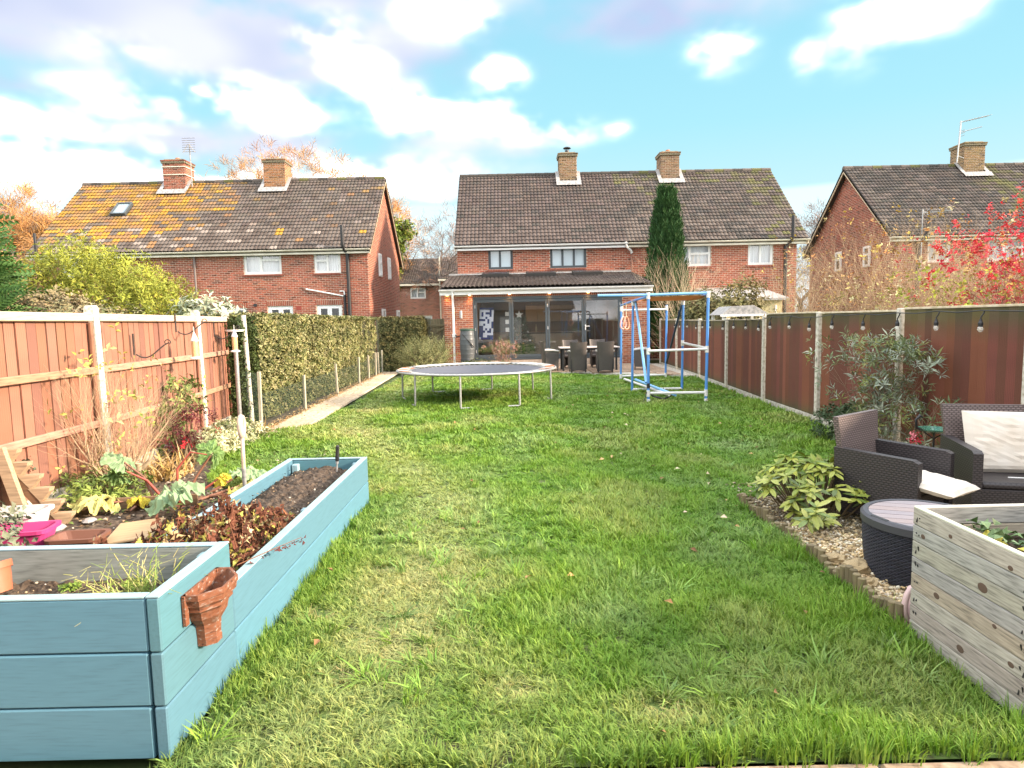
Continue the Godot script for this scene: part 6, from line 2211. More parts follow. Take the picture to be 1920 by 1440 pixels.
func left_bed() -> void:
	rng.seed = 300
	trough("white plastic trough of soil in front of the notched timbers", Vector3(-4.25, 0, -5.12), 0.12, 0.72, 0.3, 0.24, flat(L(0.6, 0.58, 0.56), 0.5))
	trough("bright pink plastic trough just behind the front planter", Vector3(-3.98, 0, -4.85), 0.2, 0.68, 0.26, 0.18, flat(L(0.5, 0.05, 0.2), 0.45))
	trough("low brown trough behind the front planter beside the pink one", Vector3(-3.4, 0, -4.85), 0.1, 0.36, 0.22, 0.12, flat(L(0.16, 0.07, 0.045), 0.6))
	# plants at the edge by the troughs
	var ov := sprig(8, 0.4, 0.22)
	shrub("grey_leaved_plant", "grey green leafy plant behind the front planter at the picture's edge", "plant", Vector3(-3.75, 0, -4.35), [[Vector3(0, 0.2, 0), Vector3(0.28, 0.24, 0.2)], [Vector3(-0.25, 0.25, 0), Vector3(0.2, 0.2, 0.2)]], 170, ov, 0.14, [L(0.12, 0.14, 0.09), L(0.18, 0.2, 0.14)], 301, M.stem)
	var fl := sprig(5, 0.6, 0.5)
	shrub("pink_flowers", "a few pink flowers low at the edge of the grey leaved plant", "flowers", Vector3(-3.55, 0, -4.2), [[Vector3(0, 0.16, 0), Vector3(0.2, 0.06, 0.1)]], 9, fl, 0.07, [L(0.6, 0.06, 0.12), L(0.65, 0.2, 0.22)], 302, M.stem)
	var gl := twiggy("leafy_stem", "thin upright stem with grey leaves beside the notched timber", "plant", Vector3(-4.55, 0, -5.55), 2, 0.55, 0.1, 0.006, 1, 303, M.stem, [ov, 0.12, 0.9, 2, [L(0.14, 0.17, 0.12)]])
	# weathered board on the soil
	var bd := MB.new()
	bd.cbox(Transform3D(), Vector3(0.34, 0.02, 0.55), 0.004)
	var w := single("loose_board", "pale weathered board lying flat on the soil", "board", bd.mesh(), timber(L(0.44, 0.32, 0.18), 1, 0.0, false, 0.3)[0], Vector3(-3.17, 0.03, -5.2), 0.32)
	w.rotation.z = 0.04
	var ed := MB.new()
	ed.cbox(Transform3D(), Vector3(1.1, 0.11, 0.025), 0.004)
	single("edging_board", "thin timber edging board along the front of the rhubarb patch", "board", ed.mesh(), timber(L(0.22, 0.14, 0.08), 1)[0], Vector3(-3.62, 0.045, -6.02), 0.12)
	# notched stair timbers leaning by the fence
	rng.seed = 305
	var tm := timber(L(0.42, 0.3, 0.19), 3, 0.1, false, 0.4)
	var tmd := timber(L(0.19, 0.105, 0.06), 2, 0.1, false, 0.35)
	var st := thing("stair_stringer", "notched stair timber with bleached sawtooth treads leaning by the fence", "stair timber", Vector3(-4.1, 0, -5.5), 0.12)
	var run := MB.new()
	run.cbox(X(Vector3(-0.155, 0.335, 0), 0, 0, -0.955), Vector3(0.86, 0.085, 0.05), 0.005)
	put(st, "beam", run.mesh(), tmd[0])
	for k in 6:
		var tb := MB.new()
		tb.prism(PackedVector2Array([Vector2(-0.01, 0.012), Vector2(0.168, 0.012), Vector2(0.16, -0.02), Vector2(0.085, -0.112)]), -0.045, 0.03)
		put(st, "tread", tb.mesh(), tm[k % 3], X(Vector3(-0.355 + k * 0.078, 0.68 - k * 0.117, 0.0), R(-0.06, 0.06)))
	var st2 := thing("timber_offcut", "broad bleached timber offcut propped upright beside the stair timber", "timber", Vector3(-4.3, 0, -5.42), 0.1)
	var ob := MB.new()
	ob.cbox(X(Vector3(-0.02, 0.35, 0), 0, 0.0, -1.33), Vector3(0.74, 0.1, 0.05), 0.006)
	put(st2, "plank", ob.mesh(), timber(L(0.4, 0.31, 0.2), 1, 0, false, 0.45)[0])
	var st3 := thing("dark_timber", "dark stained timber leaning at the edge beside the bleached offcut", "timber", Vector3(-4.42, 0, -5.5), 0.1)
	var ob2 := MB.new()
	ob2.cbox(X(Vector3(0, 0.27, 0), 0, 0.0, -1.15), Vector3(0.62, 0.17, 0.04), 0.006)
	put(st3, "plank", ob2.mesh(), tmd[1])
	# bare shrub at the post
	var sm := sprig(3, 0.7, 0.3)
	twiggy("bare_shrub", "pale leafless shrub sprawling at the fence post in the bed", "shrub", Vector3(-4.25, 0, -6.75), 40, 1.15, 0.75, 0.012, 3, 306, flat(L(0.5, 0.36, 0.23), 0.9), [sm, 0.09, 0.07, 1, [L(0.45, 0.42, 0.12), L(0.3, 0.36, 0.08), L(0.5, 0.33, 0.15)]])
	var tk := MB.new()
	tk.tube(PackedVector3Array([Vector3(0, -0.02, 0), Vector3(0.03, 0.12, 0), Vector3(0.05, 0.28, 0.02)]), PackedFloat32Array([0.06, 0.05, 0.04]), 8)
	tk.tube(PackedVector3Array([Vector3(0.04, 0.2, 0), Vector3(0.16, 0.3, 0.02), Vector3(0.2, 0.42, 0.0)]), PackedFloat32Array([0.03, 0.02, 0.012]), 7)
	single("stump", "pale pruned stump at the foot of the bare shrub", "stump", tk.mesh(), mott([L(0.35, 0.25, 0.15), L(0.5, 0.4, 0.27), L(0.55, 0.47, 0.34)], 0.04, Vector3(6, 2, 6), 0.9), Vector3(-4.05, 0, -6.75))
	# purple maple
	var ml := sprig(6, 0.6, 0.12)
	twiggy("purple_maple", "small dark purple lace leaved maple in front of the fence", "maple", Vector3(-4.2, 0, -8.0), 6, 0.6, 0.7, 0.012, 3, 307, flat(L(0.12, 0.05, 0.04), 0.9), [ml, 0.12, 0.7, 1, [L(0.1, 0.022, 0.03), L(0.16, 0.03, 0.03), L(0.07, 0.02, 0.025)]])
	var gs := sprig(7, 0.5, 0.25)
	shrub("climbing_shrub", "loose green leafed climber on the fence behind the maple", "climber", Vector3(-4.55, 0, -8.75), [[Vector3(0, 0.7, 0), Vector3(0.22, 0.3, 0.35)], [Vector3(0, 0.35, 0.3), Vector3(0.2, 0.35, 0.3)]], 130, gs, 0.16, [L(0.1, 0.15, 0.04), L(0.16, 0.2, 0.06)], 308, M.stem)
	# variegated low shrubs
	var vl := sprig(9, 0.55, 0.24)
	for s in [[Vector3(-4.15, 0, -9.5), 309, "cream edged low shrub at the foot of the fence's last post", 1.0], [Vector3(-4.05, 0, -8.55), 310, "cream edged low shrub spilling towards the lawn beside the maple", 0.9]]:
		shrub("variegated_shrub", s[2], "shrub", s[0], [[Vector3(0, 0.1, 0), Vector3(0.42, 0.17, 0.4) * s[3]], [Vector3(0.05, 0.13, 0.25), Vector3(0.3, 0.15, 0.3) * s[3]]], 330, vl, 0.11, [L(0.45, 0.46, 0.26), L(0.2, 0.26, 0.1), L(0.52, 0.5, 0.32)], s[1], M.stem, Color(0.3, 0.3, 0.15), "cream edged shrubs by the fence")
	# tan grasses
	rng.seed = 311
	var gx := []
	var gc := PackedColorArray()
	for k in 150:
		gx.append(at_dir(Vector3(R(-0.25, 0.25), 0, R(-0.25, 0.25)), Vector3(R(-0.8, 0.8), 1, R(-0.8, 0.8)), R(0.25, 0.45)))
		gc.append(jit([L(0.45, 0.3, 0.13), L(0.5, 0.38, 0.2), L(0.38, 0.26, 0.08)][k % 3], 0.25))
	var gr := thing("tan_grass", "tuft of tan strap leaved grass in the bed below the maple", "grass clump", Vector3(-4.05, 0, -7.25))
	many(gr, "blades", strap_blade(), tinted(0.7, Color(0.4, 0.3, 0.15)), gx, gc)
	gx = []
	gc = PackedColorArray()
	for k in 40:
		gx.append(at_dir(Vector3(R(-0.1, 0.1), 0, R(-0.1, 0.1)), Vector3(R(-0.8, 0.8), 1, R(-0.8, 0.8)), R(0.2, 0.35)))
		gc.append(jit(L(0.4, 0.25, 0.08), 0.25))
	var gr2 := thing("tan_grass", "small orange tan tuft at the near stake of the hedge", "grass clump", Vector3(-3.95, 0, -10.0))
	many(gr2, "blades", strap_blade(), tinted(0.7, Color(0.4, 0.3, 0.15)), gx, gc)
	var rt := sprig(5, 0.6, 0.5)
	shrub("red_leaf", "single bright red leaf cluster on a white tag stem by the lawn edge", "plant", Vector3(-3.95, 0, -7.6), [[Vector3(0, 0.3, 0), Vector3(0.08, 0.04, 0.06)]], 7, rt, 0.05, [L(0.4, 0.02, 0.03)], 312, M.stem)
	# rhubarb
	rhubarb()
	# low ferny weeds and litter on the soil
	var fern := sprig(10, 0.45, 0.12)
	shrub("ferny_weed", "low ferny green weeds along the concrete base of the fence", "weeds", Vector3(-4.25, 0, -6.25), [[Vector3(0, 0.06, 0), Vector3(0.35, 0.12, 0.3)], [Vector3(0.25, 0.05, -0.1), Vector3(0.25, 0.1, 0.2)]], 160, fern, 0.16, [L(0.14, 0.22, 0.05), L(0.22, 0.29, 0.07)], 313, M.stem)
	rng.seed = 314
	var lm := MB.new()
	lm.leaf(Vector3.ZERO, Vector3(1, 0.1, 0), Vector3.UP, 0.06, 0.035, 0.2)
	var xs := []
	var cs := PackedColorArray()
	for k in 900:
		var p := Vector3(R(-4.6, -2.2), R(0.0, 0.02), R(-8.6, -5.4))
		xs.append(Transform3D(Basis.from_euler(Vector3(R(-0.4, 0.4), R(0, TAU), R(-0.4, 0.4))).scaled(Vector3.ONE * R(0.5, 1.2)), p))
		cs.append(jit([L(0.33, 0.22, 0.12), L(0.2, 0.13, 0.07), L(0.48, 0.4, 0.3), L(0.12, 0.18, 0.05)][k % 4], 0.35))
	var lo := many(self, "leaf_litter", lm.mesh(), tinted(0.8), xs, cs)
	tag(lo, "brown and bleached leaf litter scattered over the bed's soil", "leaf litter")
	var ps := MB.new()
	ps.lathe([Vector2(0, -0.5), Vector2(0.7, -0.3), Vector2(0.9, 0.1), Vector2(0.5, 0.45), Vector2(0, 0.5)], 7, Transform3D(), false)
	xs = []
	cs = PackedColorArray()
	for k in 260:
		var sc := R(0.006, 0.022)
		xs.append(Transform3D(Basis.from_euler(rv(3)).scaled(Vector3(sc, sc * 0.6, sc)), Vector3(R(-4.4, -2.3), 0.0, R(-6.6, -4.8))))
		cs.append(jit([L(0.4, 0.36, 0.3), L(0.12, 0.09, 0.06), L(0.06, 0.045, 0.03)][k % 3], 0.35))
	var so := many(self, "soil_clods", ps.mesh(), tinted(0.95), xs, cs)
	tag(so, "clods and small stones on the bare soil of the bed", "clods")
	var rkm := MB.new()
	rkm.lathe([Vector2(0, -0.4), Vector2(0.8, -0.3), Vector2(1.0, 0.0), Vector2(0.6, 0.4), Vector2(0, 0.5)], 8, Transform3D(), false)
	for s in [[Vector3(-3.95, 0.02, -5.35), 0.09, "dark grey stone behind the pink trough"], [Vector3(-3.62, 0.02, -5.15), 0.07, "grey green stone between the pink trough and the loose board"], [Vector3(-3.78, 0.02, -5.55), 0.06, "small dark stone under the yellow rhubarb leaf"]]:
		var rk := single("stone", s[2], "stone", rkm.mesh(), M.lead, s[0], R(0, 3))
		rk.scale = Vector3(s[1] * 1.4, s[1] * 0.7, s[1])


func strap_blade() -> ArrayMesh:
	var b := MB.new()
	var w := 0.035
	var p0 := Vector3.ZERO
	for k in 5:
		var t := (k + 1) / 5.0
		var p1 := Vector3(0, t * (1.0 - 0.25 * t), 0.55 * t * t)
		var s0 := Vector3(w * (1.0 - k / 5.0), 0, 0)
		var s1 := Vector3(w * (1.0 - t), 0, 0)
		b.quad(p0 - s0, p0 + s0, p1 + s1, p1 - s1)
		p0 = p1
	return b.mesh()


# big crinkled leaf lying or standing: outline from lobes, middle rib raised
func big_leaf(size: float, sd: int, crumple: float) -> ArrayMesh:
	var f := FastNoiseLite.new()
	f.seed = sd
	f.frequency = 3.0
	var b := MB.new()
	var nr := 7
	var na := 80
	var at := func(i: int, j: int) -> Vector3:
		var t := i * 1.0 / nr
		var a := lerpf(-2.75, 2.75, j * 1.0 / na)
		var rr := (1.0 + 0.13 * cos(a * 5.0) + 0.06 * sin(a * 13.0)) * (1.0 - 0.12 * absf(a) / 2.75)
		var x := cos(a) * rr * t + 0.25
		var y := sin(a) * rr * t * 0.85
		var h := 0.05 * cos(a * 9.0) * t + f.get_noise_2d(x, y) * crumple - 0.35 * t * t
		return Vector3(x, h, y) * size
	for i in nr:
		for j in na:
			var A: Vector3 = at.call(i, j)
			var B: Vector3 = at.call(i + 1, j)
			var C: Vector3 = at.call(i + 1, j + 1)
			var D: Vector3 = at.call(i, j + 1)
			b.col = L(1, 1, 1) if (j % 10) > 1 else L(1.2, 1.15, 1.1)
			b.out_tri(A, B, C, Vector3.UP)
			b.out_tri(A, C, D, Vector3.UP)
	return b.mesh()


func rhubarb() -> void:
	var o := thing("rhubarb", "rhubarb plant with red stalks and large collapsing green and yellow leaves", "rhubarb", Vector3(-3.45, 0, -6.3))
	var red := flat(L(0.3, 0.06, 0.04), 0.5)
	var olive := flat(L(0.22, 0.1, 0.06), 0.6)
	var green := tinted(0.55, Color(0.35, 0.4, 0.2))
	green.albedo_color = L(0.18, 0.29, 0.1).linear_to_srgb()
	var pale := tinted(0.6, Color(0.4, 0.4, 0.25))
	pale.albedo_color = L(0.24, 0.35, 0.19).linear_to_srgb()
	var yel := tinted(0.6, Color(0.5, 0.45, 0.1))
	yel.albedo_color = L(0.55, 0.46, 0.06).linear_to_srgb()
	var dry := tinted(0.7, Color(0.5, 0.45, 0.2))
	dry.albedo_color = L(0.52, 0.5, 0.18).linear_to_srgb()
	# stalk path, leaf size, leaf transform, material
	var S := [
		[[Vector3(0.1, 0, 0.05), Vector3(0.08, 0.3, 0.0), Vector3(0.2, 0.46, -0.05), Vector3(0.34, 0.42, -0.1)], red, 0.0, Transform3D(), null],
		[[Vector3(0.12, 0, -0.05), Vector3(0.22, 0.2, -0.1), Vector3(0.35, 0.4, -0.15)], olive, 0.17, X(Vector3(0.36, 0.4, -0.15), 2.2, 0.5, 0.9), green],
		[[Vector3(-0.1, 0, 0.1), Vector3(-0.2, 0.25, 0.1), Vector3(-0.36, 0.42, 0.15)], olive, 0.19, X(Vector3(-0.34, 0.42, 0.15), 2.8, 0.2, 0.5), pale],
		[[Vector3(0.0, 0, 0.1), Vector3(-0.16, 0.22, 0.12), Vector3(-0.3, 0.33, 0.2)], red, 0.13, X(Vector3(-0.34, 0.3, 0.2), 3.6, 0.9, 0.2), green],
		[[Vector3(0.2, 0, 0.2), Vector3(0.22, 0.12, 0.35), Vector3(0.28, 0.2, 0.5)], red, 0.3, X(Vector3(0.26, 0.23, 0.5), -0.9, 0.35, 0.1), pale],
		[[Vector3(0.2, 0, 0.0), Vector3(0.35, 0.1, 0.0), Vector3(0.5, 0.2, -0.1)], red, 0.1, X(Vector3(0.45, 0.17, -0.05), 0.3, 0.6, 0.5), yel],
		[[Vector3(-0.1, 0, 0.2), Vector3(-0.3, 0.06, 0.3), Vector3(-0.45, 0.08, 0.4)], olive, 0.25, X(Vector3(-0.4, 0.12, 0.38), 3.3, 0.1, 0.1), dry],
		[[Vector3(-0.2, 0, 0.25), Vector3(-0.1, 0.05, 0.45), Vector3(-0.05, 0.06, 0.6)], olive, 0.12, X(Vector3(-0.1, 0.1, 0.4), 1.9, 0.1, 0.15), yel],
		[[Vector3(0.3, 0, -0.2), Vector3(0.5, 0.12, -0.3), Vector3(0.65, 0.2, -0.4)], olive, 0.2, X(Vector3(0.55, 0.2, -0.4), 0.3, 0.0, -0.1), pale],
		[[Vector3(0.3, 0, 0.0), Vector3(0.6, 0.05, 0.05), Vector3(0.8, 0.08, 0.0)], olive, 0.2, X(Vector3(0.75, 0.14, 0.0), -0.2, 0.1, 0.0), dry],
		[[Vector3(0.3, 0, 0.1), Vector3(0.7, 0.08, -0.3), Vector3(0.95, 0.1, -0.45)], olive, 0.19, X(Vector3(0.95, 0.14, -0.45), 0.4, -0.2, 0.1), pale]]
	for i in S.size():
		var s: Array = S[i]
		var b := MB.new()
		var rr := PackedFloat32Array()
		for k in s[0].size():
			rr.append(0.015 - 0.003 * k)
		b.tube(PackedVector3Array(s[0]), rr, 7)
		put(o, "stalk", b.mesh(), s[1])
		if s[2] > 0.0:
			put(o, "leaf", big_leaf(s[2], 400 + i, 0.35), s[4], s[3])


# ------------------------------------------------------------------ play things
func trampoline() -> void:
	rng.seed = 320
	var o := thing("trampoline", "round trampoline with dark mat and worn white orange rim on thin steel legs", "trampoline", Vector3(-0.77, 0, -14.05))
	var r := 1.73
	var h := 0.68
	var b := MB.new()
	var p := PackedVector3Array()
	var q := PackedFloat32Array()
	for k in 65:
		p.append(Vector3(cos(TAU * k / 64.0) * r, h, sin(TAU * k / 64.0) * r))
		q.append(0.024)
	b.tube(p, q, 8, false)
	put(o, "frame_ring", b.mesh(), M.galv)
	var m := MB.new()
	var rings := [0.0, 0.5, 1.0, 1.4, 1.43]
	for i in 4:
		for k in 64:
			var a := TAU * k / 64.0
			var e := TAU * (k + 1) / 64.0
			var f := func(rr: float, an: float) -> Vector3:
				return Vector3(cos(an) * rr, h - 0.012 - 0.045 * (1.0 - pow(rr / 1.43, 2)), sin(an) * rr)
			if rings[i] > 0:
				m.out_quad(f.call(rings[i], a), f.call(rings[i], e), f.call(rings[i + 1], e), f.call(rings[i + 1], a), Vector3.UP)
			else:
				m.out_tri(f.call(0.0, a), f.call(rings[1], a), f.call(rings[1], e), Vector3.UP)
	put(o, "mat", m.mesh(), mott([L(0.075, 0.078, 0.098), L(0.1, 0.104, 0.13)], 0.03, Vector3.ONE * 3, 0.55))
	# torn rim padding in pieces
	var cols := [L(0.6, 0.57, 0.52), L(0.45, 0.14, 0.05), L(0.68, 0.66, 0.62), L(0.4, 0.36, 0.3)]
	var pm := []
	for c in cols: pm.append(flat(c, 0.7))
	for k in 40:
		var a := TAU * k / 40.0
		var e := a + TAU / 40.0 - 0.004
		if rng.randf() < 0.08: continue
		var pb := MB.new()
		var r0 := 1.5 + R(-0.02, 0.03)
		var r1 := 1.71
		for s in 4:
			var a0 := lerpf(a, e, s / 4.0)
			var a1 := lerpf(a, e, (s + 1) / 4.0)
			var y0 := h + 0.018 + R(0, 0.006)
			pb.out_quad(Vector3(cos(a0) * r0, y0 - 0.01, sin(a0) * r0), Vector3(cos(a1) * r0, y0 - 0.01, sin(a1) * r0), Vector3(cos(a1) * r1, y0 + 0.012, sin(a1) * r1), Vector3(cos(a0) * r1, y0 + 0.012, sin(a0) * r1), Vector3.UP)
			pb.out_quad(Vector3(cos(a0) * r0, y0 - 0.02, sin(a0) * r0), Vector3(cos(a1) * r0, y0 - 0.02, sin(a1) * r0), Vector3(cos(a1) * r1, y0 + 0.0, sin(a1) * r1), Vector3(cos(a0) * r1, y0 + 0.0, sin(a0) * r1), Vector3.DOWN)
		var deg := rad_to_deg(a)
		var ci := 0 if rng.randf() < 0.6 else (2 if rng.randf() < 0.6 else 3)
		if (deg > 335 or deg < 20) and rng.randf() < 0.8: ci = 1
		if deg > 150 and deg < 190 and rng.randf() < 0.6: ci = 1
		put(o, "rim_pad", pb.mesh(), pm[ci])
	# springs
	var sb := MB.new()
	for k in 72:
		var a := TAU * k / 72.0
		var d := Vector3(cos(a), 0, sin(a))
		sb.rod(d * 1.42 + Vector3.UP * (h - 0.008), d * 1.7 + Vector3.UP * h, 0.011, 6)
	put(o, "springs", sb.mesh(), M.galv).set_meta("kind", "stuff")
	var vb := MB.new()
	for k in 72:
		var a := TAU * (k + 0.5) / 72.0
		var w := 0.02
		var d0 := Vector3(cos(a - w), 0, sin(a - w))
		var d1 := Vector3(cos(a + w), 0, sin(a + w))
		vb.out_quad(d0 * 1.4 + Vector3.UP * (h + 0.004), d1 * 1.4 + Vector3.UP * (h + 0.004), d1 * 1.47 + Vector3.UP * (h + 0.012), d0 * 1.47 + Vector3.UP * (h + 0.012), Vector3.UP)
	put(o, "mat_loops", vb.mesh(), flat(L(0.05, 0.05, 0.05), 0.8)).set_meta("kind", "stuff")
	for pr in [[82, 116], [22, 50], [-40, -8 + 8], [140, 165], [218, 250], [288, 316]]:
		pass
	# legs in four pairs with a foot tube between each two
	var feet := [[-2.04, -12.67], [-1.02, -12.2], [0.31, -12.3], [0.86, -13.3], [0.55, -15.3], [-0.5, -15.75], [-1.9, -15.35], [-2.47, -14.4]]
	for i in 8:
		var fx: float = feet[i][0] + 0.77
		var fz: float = feet[i][1] + 14.05
		var d := Vector3(fx, 0, fz).normalized() * r
		fx = d.x * 1.01
		fz = d.z * 1.01
		feet[i] = [fx - 0.77, fz - 14.05]
		var lb := MB.new()
		lb.tube(PackedVector3Array([d + Vector3(0, h - 0.005, 0), Vector3(fx, 0.05, fz)]), PackedFloat32Array([0.021, 0.021]), 8)
		put(o, "leg", lb.mesh(), M.galv)
	for pr in [[0, 7], [1, 2], [3, 4], [5, 6]]:
		var a := Vector3(feet[pr[0]][0] + 0.77, 0.035, feet[pr[0]][1] + 14.05)
		var e := Vector3(feet[pr[1]][0] + 0.77, 0.035, feet[pr[1]][1] + 14.05)
		var lb := MB.new()
		lb.rod(a, a.lerp(e, 0.2), 0.02, 8)
		lb.rod(e, e.lerp(a, 0.2), 0.02, 8)
		put(o, "foot", lb.mesh(), M.galv)


func climbing_frame() -> void:
	var o := thing("climbing_gym", "blue and white tubular climbing frame with an orange sheet under its top", "climbing frame", Vector3(3.4, 0, -15))
	var blue := flat(L(0.08, 0.25, 0.6), 0.35)
	var light := flat(L(0.2, 0.45, 0.78), 0.35)
	var dark := flat(L(0.03, 0.055, 0.13), 0.5)
	var white := flat(L(0.68, 0.68, 0.66), 0.4)
	var off := Vector3(3.4, 0, -15)
	var bars := [
		["post", Vector3(2.74, 0.0, -12.8), Vector3(2.74, 2.14, -12.8), blue], ["post", Vector3(3.87, 0.0, -12.7), Vector3(3.9, 2.14, -12.7), blue],
		["post", Vector3(2.79, 0.0, -14.8), Vector3(2.82, 2.1, -14.8), blue], ["post", Vector3(3.95, 0.0, -14.8), Vector3(3.97, 2.1, -14.8), blue],
		["post", Vector3(3.06, 0.0, -17.9), Vector3(3.08, 2.06, -17.9), blue], ["post", Vector3(4.34, 0.0, -18.0), Vector3(4.37, 2.06, -18.0), blue],
		["top_bar", Vector3(1.74, 2.17, -12.8), Vector3(2.8, 2.16, -12.8), light], ["top_bar", Vector3(2.7, 2.16, -12.8), Vector3(3.92, 2.17, -12.7), light],
		["top_bar", Vector3(2.74, 2.13, -12.8), Vector3(2.82, 2.1, -14.8), blue], ["top_bar", Vector3(2.82, 2.1, -14.8), Vector3(3.08, 2.07, -17.9), blue],
		["top_bar", Vector3(3.9, 2.13, -12.7), Vector3(3.97, 2.1, -14.8), blue], ["top_bar", Vector3(3.08, 1.94, -17.9), Vector3(4.37, 1.94, -18.0), white],
		["cross_bar", Vector3(2.74, 1.05, -12.78), Vector3(3.88, 1.07, -12.68), white], ["cross_bar", Vector3(3.89, 1.08, -12.7), Vector3(3.96, 1.12, -14.8), white],
		["ground_bar", Vector3(2.74, 0.2, -12.8), Vector3(3.87, 0.2, -12.7), white], ["ground_bar", Vector3(2.79, 0.06, -14.8), Vector3(3.95, 0.06, -14.8), white],
		["ground_bar", Vector3(3.06, 0.1, -17.9), Vector3(4.34, 0.1, -18.0), white], ["ground_bar", Vector3(3.0, 0.1, -17.0), Vector3(3.15, 0.16, -12.76), white],
		["brace", Vector3(2.87, 2.08, -14.75), Vector3(2.73, 0.4, -12.95), light], ["brace", Vector3(3.96, 2.02, -14.85), Vector3(4.33, 0.45, -17.85), dark],
		["brace", Vector3(2.85, 0.3, -14.7), Vector3(3.3, 0.14, -12.85), light]]
	for b in bars:
		var m := MB.new()
		m.rod(b[1] - off, b[2] - off, 0.028 if b[0] != "cross_bar" else 0.026, 10)
		put(o, b[0], m.mesh(), b[3])
	for c in [Vector3(2.74, 2.15, -12.8), Vector3(3.9, 2.15, -12.7), Vector3(2.74, 1.05, -12.8), Vector3(3.88, 1.07, -12.7), Vector3(2.74, 0.2, -12.8), Vector3(3.87, 0.2, -12.7), Vector3(2.82, 2.06, -14.8), Vector3(3.97, 2.06, -14.8), Vector3(3.96, 1.12, -14.8), Vector3(3.08, 1.98, -17.9), Vector3(4.37, 1.98, -18.0), Vector3(3.06, 0.1, -17.9), Vector3(4.34, 0.1, -18.0), Vector3(2.74, 0.02, -12.8), Vector3(3.87, 0.02, -12.7)]:
		var m := MB.new()
		m.rod(c - off - Vector3(0, 0.07, 0), c - off + Vector3(0, 0.06, 0), 0.037, 10)
		put(o, "joint", m.mesh(), white)
	var s := MB.new()
	for k in 14:
		var t0 := k / 14.0
		var t1 := (k + 1) / 14.0
		var a := Vector3(2.76, 2.12 - 0.05 * sin(PI * t0), lerpf(-12.8, -14.8, t0)) - off
		var e := Vector3(3.92, 2.13 - 0.07 * sin(PI * t0), lerpf(-12.72, -14.8, t0)) - off
		var a1 := Vector3(2.76, 2.12 - 0.05 * sin(PI * t1), lerpf(-12.8, -14.8, t1)) - off
		var e1 := Vector3(3.92, 2.13 - 0.07 * sin(PI * t1), lerpf(-12.72, -14.8, t1)) - off
		s.quad(a, e, e1, a1)
	var sm := flat(L(0.42, 0.14, 0.04), 0.8)
	sm.backlight_enabled = true
	sm.backlight = Color(0.35, 0.2, 0.08)
	put(o, "canvas", s.mesh(), sm)
	var st := MB.new()
	st.tube(PackedVector3Array([Vector3(2.74, 0.35, -12.83) - off, Vector3(2.8, 0.2, -13.0) - off, Vector3(2.9, 0.1, -13.1) - off, Vector3(3.1, 0.05, -13.0) - off, Vector3(3.2, 0.14, -12.8) - off]), PackedFloat32Array([0.02, 0.018, 0.018, 0.018, 0.018]), 6)
	st.rod(Vector3(2.74, 0.3, -12.8) - off, Vector3(2.74, 0.4, -12.8) - off, 0.034, 8)
	st.tube(PackedVector3Array([Vector3(2.72, 0.26, -12.8) - off, Vector3(2.66, 0.1, -12.75) - off, Vector3(2.62, 0.01, -12.72) - off]), PackedFloat32Array([0.008, 0.008, 0.008]), 5)
	put(o, "black_strap", st.mesh(), M.black)
	for z in [-16.0, -16.45]:
		var rg := thing("hand_ring", "orange hand ring on a rope under the climbing frame, %s" % ("nearer of the two" if z > -16.2 else "farther of the two"), "hand ring", Vector3(2.88, 1.55, z), 0.7, "hand rings on the climbing frame")
		var m := MB.new()
		var p := PackedVector3Array()
		var q := PackedFloat32Array()
		for k in 21:
			var a := TAU * k / 20.0
			p.append(Vector3(0.1 * sin(a) * (1.0 - 0.45 * cos(a)), 0.16 * cos(a) + 0.05, 0))
			q.append(0.017)
		m.tube(p, q, 6, false)
		put(rg, "ring", m.mesh(), flat(L(0.7, 0.32, 0.2), 0.5) if z > -16.2 else flat(L(0.72, 0.4, 0.36), 0.5))
		var t := MB.new()
		t.tube(PackedVector3Array([Vector3(0, 0.2, 0), Vector3(0, 0.54, 0)]), PackedFloat32Array([0.01, 0.01]), 5)
		put(rg, "rope", t.mesh(), flat(L(0.6, 0.55, 0.4), 0.8))


